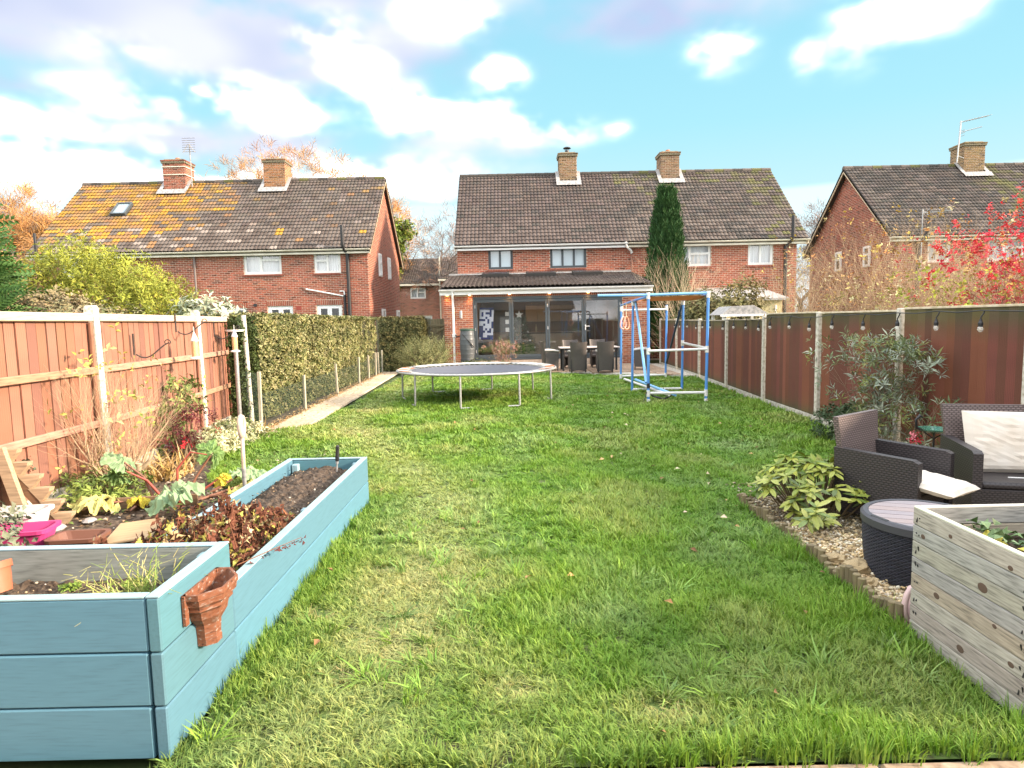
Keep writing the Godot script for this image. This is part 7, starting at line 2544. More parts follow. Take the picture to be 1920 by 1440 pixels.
# ------------------------------------------------------------------ patio set
func dining_chair() -> Node3D:
	var o := thing("dining_chair", "", "chair", Vector3.ZERO, 0.0, "wicker dining chairs on the patio")
	var wv := weave_mat(L(0.035, 0.03, 0.028), L(0.12, 0.1, 0.092), 9.0)
	var b := MB.new()
	# curved shell from the seat edge to the top, wrapped round: front towards +z
	var n := 9
	for k in n:
		var u0 := -1.0 + 2.0 * k / n
		var u1 := -1.0 + 2.0 * (k + 1) / n
		var prof := func(u: float) -> Array:
			var w := 0.25
			var x := u * w
			var z := -0.24 + 0.06 * pow(absf(u), 3)
			return [Vector3(x * 0.94, 0.02 + 0.05 * (1 - u * u), z + 0.0), Vector3(x * 0.93, 0.5, z - 0.03), Vector3(x * 1.08, 0.93 + 0.02 * u * u, z - 0.08)]
		var A: Array = prof.call(u0)
		var B: Array = prof.call(u1)
		for j in 2:
			b.out_quad(A[j], B[j], B[j + 1], A[j + 1], Vector3(0, 0, -1))
			b.out_quad(A[j] + Vector3(0, 0, 0.03), B[j] + Vector3(0, 0, 0.03), B[j + 1] + Vector3(0, 0, 0.03), A[j + 1] + Vector3(0, 0, 0.03), Vector3(0, 0, 1))
		b.out_quad(A[2], B[2], B[2] + Vector3(0, 0, 0.03), A[2] + Vector3(0, 0, 0.03), Vector3.UP)
		if k == 0: b.out_quad(A[1], A[2], A[2] + Vector3(0, 0, 0.03), A[1] + Vector3(0, 0, 0.03), Vector3.LEFT)
		if k == n - 1: b.out_quad(B[1], B[2], B[2] + Vector3(0, 0, 0.03), B[1] + Vector3(0, 0, 0.03), Vector3.RIGHT)
	put(o, "backrest", b.mesh(), wv)
	var s := MB.new()
	s.cbox(X(Vector3(0, 0.4, 0.02)), Vector3(0.48, 0.09, 0.46), 0.02)
	for sx in [-1, 1]:
		s.prism(PackedVector2Array([Vector2(-0.19, 0.1), Vector2(0.22, 0.1), Vector2(0.24, 0.62), Vector2(-0.2, 0.66)]), sx * 0.245 - 0.02, sx * 0.245 + 0.02, Transform3D(Basis(Vector3.BACK, Vector3.UP, Vector3.LEFT), Vector3.ZERO))
	put(o, "seat", s.mesh(), wv)
	for sx in [-1, 1]:
		var ar := MB.new()
		ar.tube(PackedVector3Array([Vector3(sx * 0.25, 0.665, -0.22), Vector3(sx * 0.265, 0.66, 0.05), Vector3(sx * 0.26, 0.63, 0.24)]), PackedFloat32Array([0.03, 0.032, 0.03]), 8)
		put(o, "armrest", ar.mesh(), flat(L(0.42, 0.4, 0.38), 0.6))
		for sz in [-0.2, 0.2]:
			var lg := MB.new()
			lg.tube(PackedVector3Array([Vector3(sx * 0.215, 0.0, sz * 1.02), Vector3(sx * 0.215, 0.4, sz)]), PackedFloat32Array([0.016, 0.018]), 6)
			put(o, "leg", lg.mesh(), M.black)
	return o


func patio_set() -> void:
	rng.seed = 340
	var y := 0.083
	var c := dining_chair()
	c.set_meta("label", "dark wicker dining chair with its back to the lawn, nearer the bush")
	c.position = Vector3(2.05, y, -19.85)
	c.rotation.y = PI + 0.05
	copy_of(c, "dining_chair", "dark wicker dining chair with its back to the lawn, nearer the climbing frame", Vector3(2.88, y, -19.7), PI - 0.06)
	copy_of(c, "dining_chair", "wicker dining chair at the table end facing the climbing frame, seen side on", Vector3(1.25, y, -20.75), PI / 2 + 0.15)
	copy_of(c, "dining_chair", "wicker dining chair at the table end beside the fence, partly behind blue posts", Vector3(4.15, y, -20.4), -PI / 2 - 0.2)
	copy_of(c, "dining_chair", "pale lit wicker chair across the table, under the door nearest the middle", Vector3(2.02, y, -21.75), 0.0)
	copy_of(c, "dining_chair", "pale lit wicker chair across the table, under the door with the handle", Vector3(2.95, y, -21.75), 0.0)
	var t := thing("dining_table", "long outdoor dining table with a pale slatted top on dark legs", "table", Vector3(2.5, y, -20.8))
	var tm := timber(L(0.5, 0.46, 0.42), 3, 0.06, false, 0.2, 0.4)
	for k in 7:
		plank(t, "slat", Vector3(-0.95, 0.73, -0.42 + k * 0.14), Vector3(0.95, 0.73, -0.42 + k * 0.14), 0.028, 0.128, tm[k % 3])
	for s in [[-0.85, -0.38], [0.85, -0.38], [-0.85, 0.38], [0.85, 0.38]]:
		var lb := MB.new()
		lb.cbox(X(Vector3(s[0], 0.357, s[1])), Vector3(0.06, 0.714, 0.06), 0.006)
		put(t, "leg", lb.mesh(), M.black)
	var ap := MB.new()
	ap.cbox(X(Vector3(0, 0.68, 0.4)), Vector3(1.6, 0.06, 0.03), 0.004)
	ap.cbox(X(Vector3(0, 0.68, -0.4)), Vector3(1.6, 0.06, 0.03), 0.004)
	put(t, "apron", ap.mesh(), M.black)
	# water butt
	var w := thing("water_butt", "ribbed dark grey water butt between downpipe and glass doors", "water butt", Vector3(-1.58, 0.08, -23.12))
	var b := MB.new()
	var prof := []
	for k in 30:
		var v := k / 29.0
		prof.append(Vector2(0.235 + 0.035 * sin(PI * v) + (0.006 if k % 5 == 0 else 0.0), 0.3 + v * 1.02))
	prof.push_front(Vector2(0.0, 0.3))
	b.lathe(prof, 28)
	put(w, "barrel", b.mesh(), flat(L(0.085, 0.095, 0.1), 0.4))
	var ld := MB.new()
	ld.lathe([Vector2(0.235, 1.32), Vector2(0.265, 1.325), Vector2(0.265, 1.37), Vector2(0.2, 1.395), Vector2(0.0, 1.4)], 28)
	put(w, "lid", ld.mesh(), flat(L(0.03, 0.07, 0.05), 0.5))
	var sd := MB.new()
	sd.lathe([Vector2(0.28, 0.0), Vector2(0.25, 0.3), Vector2(0.0, 0.3)], 12)
	put(w, "stand", sd.mesh(), flat(L(0.05, 0.055, 0.06), 0.6))
	var hs := MB.new()
	hs.tube(PackedVector3Array([Vector3(-0.44, 1.15, -0.25), Vector3(-0.38, 1.1, -0.1), Vector3(-0.24, 1.14, 0.0)]), PackedFloat32Array([0.02, 0.02, 0.02]), 8)
	hs.tube(PackedVector3Array([Vector3(-0.16, 1.2, 0.22), Vector3(0.12, 0.9, 0.28), Vector3(0.26, 0.72, 0.2)]), PackedFloat32Array([0.018, 0.018, 0.018]), 8)
	put(w, "hose", hs.mesh(), M.black)
	# flowering bush by the doors
	var fl := sprig(6, 0.5, 0.16)
	twiggy("dried_bush", "small pinkish dried bush in front of the second glass door", "bush", Vector3(-0.25, 0.05, -21.6), 26, 0.85, 0.5, 0.007, 2, 341, flat(L(0.3, 0.17, 0.12), 0.9), [fl, 0.12, 0.9, 2, [L(0.35, 0.17, 0.14), L(0.42, 0.28, 0.2), L(0.15, 0.17, 0.07)]])
	var lw := sprig(8, 0.4, 0.2)
	shrub("edge_plant", "low dark green plants between water butt and dried bush", "plant", Vector3(-1.1, 0.05, -21.8), [[Vector3(0, 0.12, 0), Vector3(0.6, 0.18, 0.25)]], 160, lw, 0.18, [L(0.1, 0.13, 0.05), L(0.16, 0.17, 0.08)], 342, M.stem)


# ------------------------------------------------------------------ the seating corner
func cushion(w: float, d: float, h: float, sd: int) -> ArrayMesh:
	var f := FastNoiseLite.new()
	f.seed = sd
	f.frequency = 4.0
	var b := MB.new()
	var n := 18
	var P := func(i: int, j: int, top: float) -> Vector3:
		var u := -1.0 + 2.0 * i / n
		var v := -1.0 + 2.0 * j / n
		var e := pow(maxf(0.0, (1.0 - pow(absf(u), 5)) * (1.0 - pow(absf(v), 5))), 0.45)
		var pin := 1.0 - 0.03 * (1.0 - absf(u)) * absf(v)
		return Vector3(u * w * 0.5 * (1.0 - 0.03 * (1.0 - absf(v))), top * h * 0.5 * e + f.get_noise_2d(u * 1.5, v * 1.5) * 0.012 * e, v * d * 0.5 * pin)
	for t in [1.0, -1.0]:
		for i in n:
			for j in n:
				var A: Vector3 = P.call(i, j, t)
				var B: Vector3 = P.call(i + 1, j, t)
				var C: Vector3 = P.call(i + 1, j + 1, t)
				var D: Vector3 = P.call(i, j + 1, t)
				b.out_tri(A, B, C, Vector3(0, t, 0))
				b.out_tri(A, C, D, Vector3(0, t, 0))
	return b.mesh()


# wicker seat: w wide, d deep, facing local +z
func wicker_seat(o: Node3D, w: float, d: float, arm: float, back: float, wv: Material, wl: Material) -> void:
	var lean := 0.1
	var b := MB.new()
	var n := 8
	for k in n:
		var u0 := -1.0 + 2.0 * k / n
		var u1 := -1.0 + 2.0 * (k + 1) / n
		var z := func(u: float, y: float) -> float: return -d * 0.5 + 0.02 - (y - 0.3) * lean / 0.5 * 0.5 + 0.0 * u
		var x := func(u: float, y: float) -> float: return u * (w * 0.5 - 0.02 + 0.03 * maxf(0, y - arm) / 0.3)
		var ys := [0.28, arm, back]
		for j in 2:
			for f in [0.0, 0.045]:
				b.out_quad(Vector3(x.call(u0, ys[j]), ys[j], z.call(u0, ys[j]) + f), Vector3(x.call(u1, ys[j]), ys[j], z.call(u1, ys[j]) + f), Vector3(x.call(u1, ys[j + 1]), ys[j + 1], z.call(u1, ys[j + 1]) + f), Vector3(x.call(u0, ys[j + 1]), ys[j + 1], z.call(u0, ys[j + 1]) + f), Vector3(0, 0, -1 if f == 0.0 else 1))
		b.out_quad(Vector3(x.call(u0, back), back, z.call(u0, back)), Vector3(x.call(u1, back), back, z.call(u1, back)), Vector3(x.call(u1, back), back, z.call(u1, back) + 0.045), Vector3(x.call(u0, back), back, z.call(u0, back) + 0.045), Vector3.UP)
	for sx in [-1.0, 1.0]:
		for j in 1:
			var xe: float = sx * (w * 0.5 - 0.02 + 0.03)
			var xa: float = sx * (w * 0.5 - 0.02)
			var za := -d * 0.5 + 0.02 - (arm - 0.3) * lean
			var zb := -d * 0.5 + 0.02 - (back - 0.3) * lean
			b.out_quad(Vector3(xa, arm, za), Vector3(xa, arm, za + 0.045), Vector3(xe, back, zb + 0.045), Vector3(xe, back, zb), Vector3(sx, 0, 0))
	put(o, "backrest", b.mesh(), wl)
	for sx in [-1, 1]:
		var s := MB.new()
		s.prism(PackedVector2Array([Vector2(-d * 0.5, 0.06), Vector2(d * 0.5, 0.06), Vector2(d * 0.5, arm - 0.02), Vector2(d * 0.5 - 0.04, arm), Vector2(-d * 0.5 - 0.02, arm + 0.02)]), -0.035, 0.035, Transform3D(Basis(Vector3.BACK, Vector3.UP, Vector3.LEFT), Vector3(sx * (w * 0.5 - 0.035), 0, 0)))
		put(o, "side", s.mesh(), wv)
	var st := MB.new()
	st.cbox(X(Vector3(0, 0.29, 0)), Vector3(w - 0.142, 0.06, d - 0.06), 0.02)
	st.cbox(X(Vector3(0, 0.16, d * 0.5 - 0.05)), Vector3(w - 0.144, 0.2, 0.03), 0.006)
	put(o, "seat", st.mesh(), wv)
	for sx in [-1, 1]:
		for sz in [-1, 1]:
			var lg := MB.new()
			lg.tube(PackedVector3Array([Vector3(sx * (w * 0.5 - 0.04), 0, sz * (d * 0.5 - 0.05)), Vector3(sx * (w * 0.5 - 0.04), 0.07, sz * (d * 0.5 - 0.05))]), PackedFloat32Array([0.02, 0.025]), 8)
			put(o, "leg", lg.mesh(), M.black)


func right_corner() -> void:
	rng.seed = 400
	# gravel bed
	var bed := PackedVector2Array([Vector2(2.09, -5.8), Vector2(2.09, -2.3), Vector2(4.95, -2.3), Vector2(4.93, -8.0), Vector2(4.7, -8.6), Vector2(4.15, -7.3), Vector2(3.3, -6.1)])
	struct("gravel_base", poly_sheet(bed, 0.012), mott([L(0.14, 0.1, 0.06), L(0.35, 0.27, 0.16), L(0.5, 0.42, 0.28)], 0.06, Vector3.ONE * 2.5, 0.95, 1.0, true))
	var s := MB.new()
	s.lathe([Vector2(0, -0.45), Vector2(0.7, -0.35), Vector2(1.0, 0.0), Vector2(0.6, 0.4), Vector2(0, 0.5)], 6, Transform3D(), false)
	var xs := []
	var cs := PackedColorArray()
	var tones := [L(0.64, 0.52, 0.32), L(0.7, 0.6, 0.42), L(0.56, 0.43, 0.24), L(0.74, 0.68, 0.54), L(0.44, 0.33, 0.19)]
	for k in 12000:
		var p := Vector3(R(2.12, 3.5), R(0.01, 0.04), R(-5.8, -3.3))
		if k > 9500: p = Vector3(R(2.12, 4.7), R(0.01, 0.03), R(-6.4, -3.0))
		var sc := R(0.007, 0.016)
		xs.append(Transform3D(Basis.from_euler(rv(3)).scaled(Vector3(sc * R(0.9, 1.4), sc * 0.75, sc)), p))
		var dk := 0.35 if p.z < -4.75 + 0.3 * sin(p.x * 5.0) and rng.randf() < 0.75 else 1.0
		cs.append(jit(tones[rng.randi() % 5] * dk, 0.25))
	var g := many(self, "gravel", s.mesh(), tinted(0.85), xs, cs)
	tag(g, "pale gold gravel spread inside the log edging", "gravel")
	# log roll edging
	var e := thing("log_edging", "row of short half round logs edging the gravel bed along the lawn", "edging", Vector3(2.07, 0, -4.5))
	var lm := timber(L(0.2, 0.16, 0.085), 5, 0.2, true, 0.35)
	for k in 48:
		var b := MB.new()
		var h := 0.085 + 0.025 * sin(k * 0.7) + R(-0.012, 0.012) + (0.03 if k > 34 else 0.0)
		b.lathe([Vector2(0.024, -0.1), Vector2(0.024, h - 0.004), Vector2(0.019, h), Vector2(0, h)], 9)
		put(e, "log", b.mesh(), lm[rng.randi() % 5], X(Vector3(R(-0.004, 0.004), 0, -1.25 + k * 0.0515), R(0, 3), R(-0.04, 0.04), R(-0.06, 0.06)))
	# rocks at the edge
	var rk := MB.new()
	var rn := FastNoiseLite.new()
	rn.seed = 8
	rn.frequency = 0.9
	for i in 10:
		for j in 7:
			var pt := func(a: int, c: int) -> Vector3:
				var th := TAU * a / 10.0
				var ph := PI * c / 7.0
				var d := Vector3(cos(th) * sin(ph), cos(ph) * 0.7, sin(th) * sin(ph))
				return d * (1.0 + 0.5 * rn.get_noise_3dv(d * 2.0))
			var A: Vector3 = pt.call(i, j)
			var B: Vector3 = pt.call(i + 1, j)
			var C: Vector3 = pt.call(i + 1, j + 1)
			var D: Vector3 = pt.call(i, j + 1)
			rk.out_tri(A, B, C, A + B + C)
			rk.out_tri(A, C, D, A + C + D)
	var rmat := mott([L(0.3, 0.2, 0.09), L(0.45, 0.34, 0.19), L(0.55, 0.46, 0.3)], 0.04, Vector3.ONE * 5, 0.95, 0.5)
	for q in [[Vector3(2.24, 0.04, -4.05), Vector3(0.11, 0.08, 0.09), "largest golden rock at the gravel's edge beside the wicker drum"], [Vector3(2.17, 0.05, -4.22), Vector3(0.07, 0.04, 0.06), "flat pale stone behind the largest rock on the gravel"], [Vector3(2.2, 0.03, -3.82), Vector3(0.05, 0.06, 0.04), "small grey stone squeezed between drum and edging"]]:
		var r := single("rock", q[2], "rock", rk.mesh(), rmat, q[0], R(0, 3))
		r.scale = q[1]
	rhododendron()
	# wicker armchair and sofa
	var wv := weave_mat(L(0.012, 0.01, 0.011), L(0.06, 0.05, 0.052), 7.0)
	var wl := weave_mat(L(0.045, 0.033, 0.031), L(0.24, 0.185, 0.175), 7.0)
	var ch := thing("armchair", "dark wicker armchair with a cream cushion sliding off its seat", "armchair", Vector3(3.1, 0.03, -5.12), deg_to_rad(35))
	wicker_seat(ch, 0.64, 0.62, 0.56, 0.83, wv, wl)
	var cream := mott([L(0.68, 0.6, 0.5), L(0.74, 0.67, 0.58), L(0.76, 0.7, 0.62)], 0.012, Vector3.ONE * 1.2, 0.9, 0.0)
	var cu := single("seat_cushion", "cream seat cushion hanging over the front of the wicker armchair", "cushion", cushion(0.5, 0.52, 0.09, 3), cream, Vector3(3.22, 0.385, -4.86), deg_to_rad(35))
	cu.rotation.x = 0.12
	cu.rotation.z = -0.04
	var so := thing("sofa", "dark wicker sofa with a large cream back cushion against the fence", "sofa", Vector3(4.29, 0.03, -5.12), deg_to_rad(-15))
	wicker_seat(so, 1.2, 0.66, 0.57, 0.86, wv, wl)
	var bc := single("back_cushion", "large cream cushion leaning on the sofa's backrest", "cushion", cushion(1.02, 0.52, 0.12, 6), cream, Vector3(4.33, 0.6, -5.25), deg_to_rad(-15))
	bc.rotation.x = PI / 2 - 0.22
	var zp := MB.new()
	zp.cbox(X(Vector3(0, 0, 0)), Vector3(0.16, 0.025, 0.012), 0.003)
	single("cushion_label", "small white label sewn on the lower edge of the back cushion", "label", zp.mesh(), M.white_paint, Vector3(4.08, 0.345, -5.06), deg_to_rad(-15))
	# storage drum
	var dr := thing("storage_drum", "round black wicker storage drum with a grey slatted lid", "storage drum", Vector3(2.62, 0.02, -3.97))
	var body := MB.new()
	body.lathe([Vector2(0.0, 0.0), Vector2(0.32, 0.0), Vector2(0.345, 0.18), Vector2(0.35, 0.34), Vector2(0.33, 0.35)], 40)
	put(dr, "body", body.mesh(), flat(L(0.012, 0.012, 0.015), 0.6))
	var wm := MB.new()
	for k in 5:
		var t0 := -1.0 + 2.0 * k / 5.0
		var t1 := -1.0 + 2.0 * (k + 1) / 5.0
		for m in 4:
			var h0 := -1.0 + 0.5 * m
			var pp := func(t: float, h: float) -> Vector3: return Vector3(t * 0.021, h * 0.0052, (1.0 - t * t) * 0.006 + (1.0 - h * h) * 0.004)
			wm.out_quad(pp.call(t0, h0), pp.call(t1, h0), pp.call(t1, h0 + 0.5), pp.call(t0, h0 + 0.5), Vector3(0, 0, 1))
	xs = []
	cs = PackedColorArray()
	for row in 30:
		var y := 0.01 + row * 0.0113
		var rr := 0.322 + 0.028 * sin(clampf(y / 0.34, 0, 1) * PI * 0.55)
		for k in 52:
			var a := TAU * (k + 0.5 * (row % 2)) / 52.0
			var nn := Vector3(sin(a), 0, cos(a))
			xs.append(Transform3D(Basis(Vector3.UP.cross(nn), Vector3.UP, nn), nn * rr + Vector3.UP * y))
			cs.append(jit(L(0.03, 0.031, 0.04), 0.2))
	many(dr, "weave", wm.mesh(), tinted(0.45), xs, cs)
	var rim := MB.new()
	rim.lathe([Vector2(0.355, 0.335), Vector2(0.368, 0.34), Vector2(0.37, 0.385), Vector2(0.355, 0.4), Vector2(0.325, 0.4), Vector2(0.322, 0.39)], 48)
	put(dr, "lid_rim", rim.mesh(), flat(L(0.055, 0.055, 0.065), 0.5))
	var slm := timber(L(0.34, 0.28, 0.28), 3, 0.06, false, 0.15, 0.6)
	for k in 7:
		var x0 := -0.32 + k * 0.0915
		var x1 := x0 + 0.084
		var poly := PackedVector2Array()
		var rad := 0.322
		for q in 7:
			var x := lerpf(x0, x1, q / 6.0)
			poly.append(Vector2(x, -sqrt(maxf(0.0004, rad * rad - x * x))))
		for q in 7:
			var x := lerpf(x1, x0, q / 6.0)
			poly.append(Vector2(x, sqrt(maxf(0.0004, rad * rad - x * x))))
		var sb := MB.new()
		sb.prism(poly, -0.396, -0.37, Transform3D(Basis(Vector3(0, 0, 1), Vector3(1, 0, 0), Vector3(0, -1, 0)), Vector3.ZERO))
		put(dr, "lid_slat", sb.mesh(), slm[k % 3], Transform3D(Basis(Vector3.UP, -0.35), Vector3.ZERO))
	var hd := MB.new()
	hd.cbox(X(Vector3(-0.33, 0.399, 0.06), 0.2), Vector3(0.03, 0.012, 0.13), 0.004)
	put(dr, "grip", hd.mesh(), M.black)
	# pink can
	var pc := thing("watering_can", "pale pink watering can half hidden behind the weathered planter", "watering can", Vector3(2.23, 0.012, -3.38), 0.3)
	var pb := MB.new()
	pb.lathe([Vector2(0, 0), Vector2(0.085, 0.0), Vector2(0.09, 0.02), Vector2(0.075, 0.17), Vector2(0.05, 0.19), Vector2(0.0, 0.18)], 20)
	var pink := flat(L(0.6, 0.43, 0.42), 0.45)
	put(pc, "body", pb.mesh(), pink)
	var hp := PackedVector3Array()
	var hr := PackedFloat32Array()
	for k in 15:
		var a := lerpf(-0.4, PI + 0.4, k / 14.0)
		hp.append(Vector3(-0.09 - 0.06 * sin(a), 0.11 + 0.095 * cos(a), 0.02))
		hr.append(0.016)
	pb = MB.new()
	pb.tube(hp, hr, 8)
	put(pc, "handle", pb.mesh(), pink)
	# weathered planter
	rng.seed = 410
	var wp := thing("weathered_planter", "bare weathered grey timber planter with strawberry plants", "planter", Vector3(2.75, 0, -2.87))
	var wt := timber(L(0.4, 0.375, 0.32), 8, 0.14, false, 0.5, 0.95, 41, 1.7)
	for k in 8:
		var y := 0.0 + 0.086 * (k + 0.5)
		plank(wp, "board", Vector3(-0.655, y, 0.385), Vector3(-0.655, y, -0.385), 0.083, 0.03, wt[k], 0.004)
		plank(wp, "board", Vector3(-0.64, y, 0.37), Vector3(0.68, y, 0.37), 0.083, 0.028, wt[(k + 3) % 8], 0.004)
		plank(wp, "board", Vector3(-0.64, y, -0.37), Vector3(0.68, y, -0.37), 0.083, 0.028, wt[(k + 5) % 8], 0.004)
		plank(wp, "board", Vector3(0.675, y, 0.355), Vector3(0.675, y, -0.355), 0.083, 0.03, wt[(k + 1) % 8], 0.004)
		var nb := MB.new()
		for z in [-0.35, -0.33, 0.35, 0.37]:
			nb.rod(Vector3(-0.674, y + R(-0.025, 0.025), z), Vector3(-0.668, y, z), 0.0035, 6)
		put(wp, "nail", nb.mesh(), M.black)
	var kn := MB.new()
	kn.lathe([Vector2(1.0, 0.0), Vector2(0.8, 0.5), Vector2(0.0, 0.7)], 12)
	for q in [[0.12, 0.47, 0.022], [-0.18, 0.3, 0.016], [0.3, 0.21, 0.013], [-0.3, 0.56, 0.012], [0.0, 0.12, 0.018], [0.27, 0.62, 0.011], [-0.1, 0.63, 0.01], [0.2, 0.33, 0.01]]:
		put(wp, "knot", kn.mesh(), flat(L(0.1, 0.065, 0.045), 0.9), Transform3D(Basis(Vector3(0, 0, q[2] * 1.4), Vector3(-0.003, 0, 0), Vector3(0, q[2], 0)), Vector3(-0.67, q[1], q[0])))
	var ct := timber(L(0.6, 0.57, 0.5), 2, 0.04, false, 0.15, 0.9, 42)
	plank(wp, "top_edge", Vector3(-0.655, 0.692, 0.385), Vector3(-0.655, 0.692, -0.385), 0.012, 0.031, ct[0], 0.003)
	plank(wp, "top_edge", Vector3(-0.638, 0.692, -0.37), Vector3(0.68, 0.692, -0.37), 0.012, 0.029, ct[1], 0.003)
	var bt := MB.new()
	bt.cbox(X(Vector3(-0.648, 0.34, 0.404)), Vector3(0.035, 0.68, 0.03), 0.004)
	put(wp, "corner_batten", bt.mesh(), flat(L(0.1, 0.065, 0.045), 0.9))
	soil_mound(wp, -0.63, 0.65, -0.35, 0.35, 0.53, 0.02, 9)
	var stl := sprig(3, 0.8, 0.75, 1.4)
	xs = []
	cs = PackedColorArray()
	for k in 70:
		xs.append(at_dir(Vector3(R(-0.5, 0.6), 0.55 + R(0, 0.06), R(-0.32, 0.3)), Vector3(R(-0.5, 0.5), 1, R(-0.5, 0.6)), R(0.05, 0.085)))
		cs.append(jit([L(0.1, 0.17, 0.07), L(0.17, 0.24, 0.12), L(0.13, 0.2, 0.09), L(0.45, 0.22, 0.08), L(0.4, 0.38, 0.08)][k % 5 if k % 3 == 0 else k % 3], 0.25))
	var sb2 := thing("strawberry_plants", "low strawberry plants with some orange leaves in the weathered planter", "strawberry plants", Vector3(2.75, 0, -2.87))
	many(sb2, "leaves", stl, tinted(0.5, Color(0.25, 0.3, 0.12)), xs, cs)
	# grey leaved shrub by the fence
	rng.seed = 420
	var lf := sprig(6, 0.75, 0.14, 1.1)
	var gs := twiggy("grey_shrub", "open grey green shrub with long drooping leaves against the fence post", "shrub", Vector3(4.45, 0, -7.7), 12, 1.1, 0.28, 0.013, 3, 421, flat(L(0.24, 0.17, 0.11), 0.9), [lf, 0.14, 0.8, 2, [L(0.2, 0.24, 0.17), L(0.13, 0.17, 0.08), L(0.28, 0.32, 0.25), L(0.18, 0.2, 0.06)]])
	twiggy("side_shoot", "thin leafy upright shoot beside the grey shrub behind the bird bath", "shoot", Vector3(4.62, 0, -6.9), 4, 0.75, 0.3, 0.01, 2, 422, flat(L(0.24, 0.17, 0.11), 0.9), [lf, 0.13, 0.6, 1, [L(0.2, 0.24, 0.17), L(0.13, 0.17, 0.08)]])
	var dk := sprig(9, 0.4, 0.2)
	shrub("dark_shrub", "dense dark green round shrub at the fence foot where the lawn narrows", "shrub", Vector3(4.4, 0, -8.45), [[Vector3(0, 0.22, 0), Vector3(0.36, 0.24, 0.36)], [Vector3(0.15, 0.3, 0.1), Vector3(0.26, 0.2, 0.26)], [Vector3(-0.05, 0.12, 0.35), Vector3(0.3, 0.16, 0.25)]], 520, dk, 0.11, [L(0.04, 0.075, 0.03), L(0.06, 0.1, 0.045), L(0.1, 0.13, 0.06)], 423, M.stem)
	var lav := sprig(10, 0.3, 0.06, 0.5)
	shrub("grey_clump", "grey twiggy clump behind the wicker armchair's back", "clump", Vector3(4.1, 0, -7.0), [[Vector3(0, 0.12, 0), Vector3(0.3, 0.2, 0.25)]], 120, lav, 0.14, [L(0.12, 0.12, 0.07), L(0.2, 0.18, 0.12)], 424, M.stem)
	# bird bath
	var bb := thing("bird_bath", "green glass bird bath dish on a thin black stand", "bird bath", Vector3(4.2, 0, -6.3))
	var ds := MB.new()
	var prof := [Vector2(0.0, 0.5), Vector2(0.08, 0.505), Vector2(0.16, 0.535), Vector2(0.165, 0.545), Vector2(0.15, 0.54), Vector2(0.08, 0.515), Vector2(0.0, 0.512)]
	ds.lathe(prof, 28)
	put(bb, "dish", ds.mesh(), mott([L(0.015, 0.05, 0.035), L(0.03, 0.13, 0.085), L(0.16, 0.26, 0.2)], 0.05, Vector3.ONE * 4, 0.12))
	var sd := MB.new()
	sd.rod(Vector3(0, 0, 0), Vector3(0, 0.5, 0), 0.009, 8)
	for k in 3:
		var a := TAU * k / 3.0
		sd.tube(PackedVector3Array([Vector3(0, 0.44, 0), Vector3(cos(a) * 0.07, 0.48, sin(a) * 0.07), Vector3(cos(a) * 0.13, 0.525, sin(a) * 0.13)]), PackedFloat32Array([0.006, 0.006, 0.006]), 6)
	sd.tube(PackedVector3Array([Vector3(-0.1, 0.52, 0.02), Vector3(-0.19, 0.56, 0.02), Vector3(-0.2, 0.64, 0.02), Vector3(-0.16, 0.68, 0.02), Vector3(-0.13, 0.66, 0.02)]), PackedFloat32Array([0.012, 0.014, 0.012, 0.016, 0.006]), 7)
	put(bb, "stand", sd.mesh(), M.black)
	var fl := thing("flower", "single red and pink flower head on a pale stem beside the bird bath", "flower", Vector3(3.98, 0, -6.25))
	var fs := MB.new()
	fs.tube(PackedVector3Array([Vector3(0.05, 0, 0), Vector3(0.02, 0.25, 0), Vector3(0, 0.45, 0)]), PackedFloat32Array([0.006, 0.005, 0.004]), 6)
	put(fl, "stem", fs.mesh(), flat(L(0.35, 0.3, 0.2), 0.8))
	xs = []
	cs = PackedColorArray()
	for k in 24:
		var d := rv().normalized()
		xs.append(at_dir(Vector3(0, 0.46, 0) + d * 0.04, d, R(0.03, 0.045)))
		cs.append(jit([L(0.45, 0.03, 0.05), L(0.6, 0.2, 0.22), L(0.3, 0.02, 0.03)][k % 3], 0.2))
	many(fl, "petals", sprig(4, 0.7, 0.45), tinted(0.6), xs, cs)


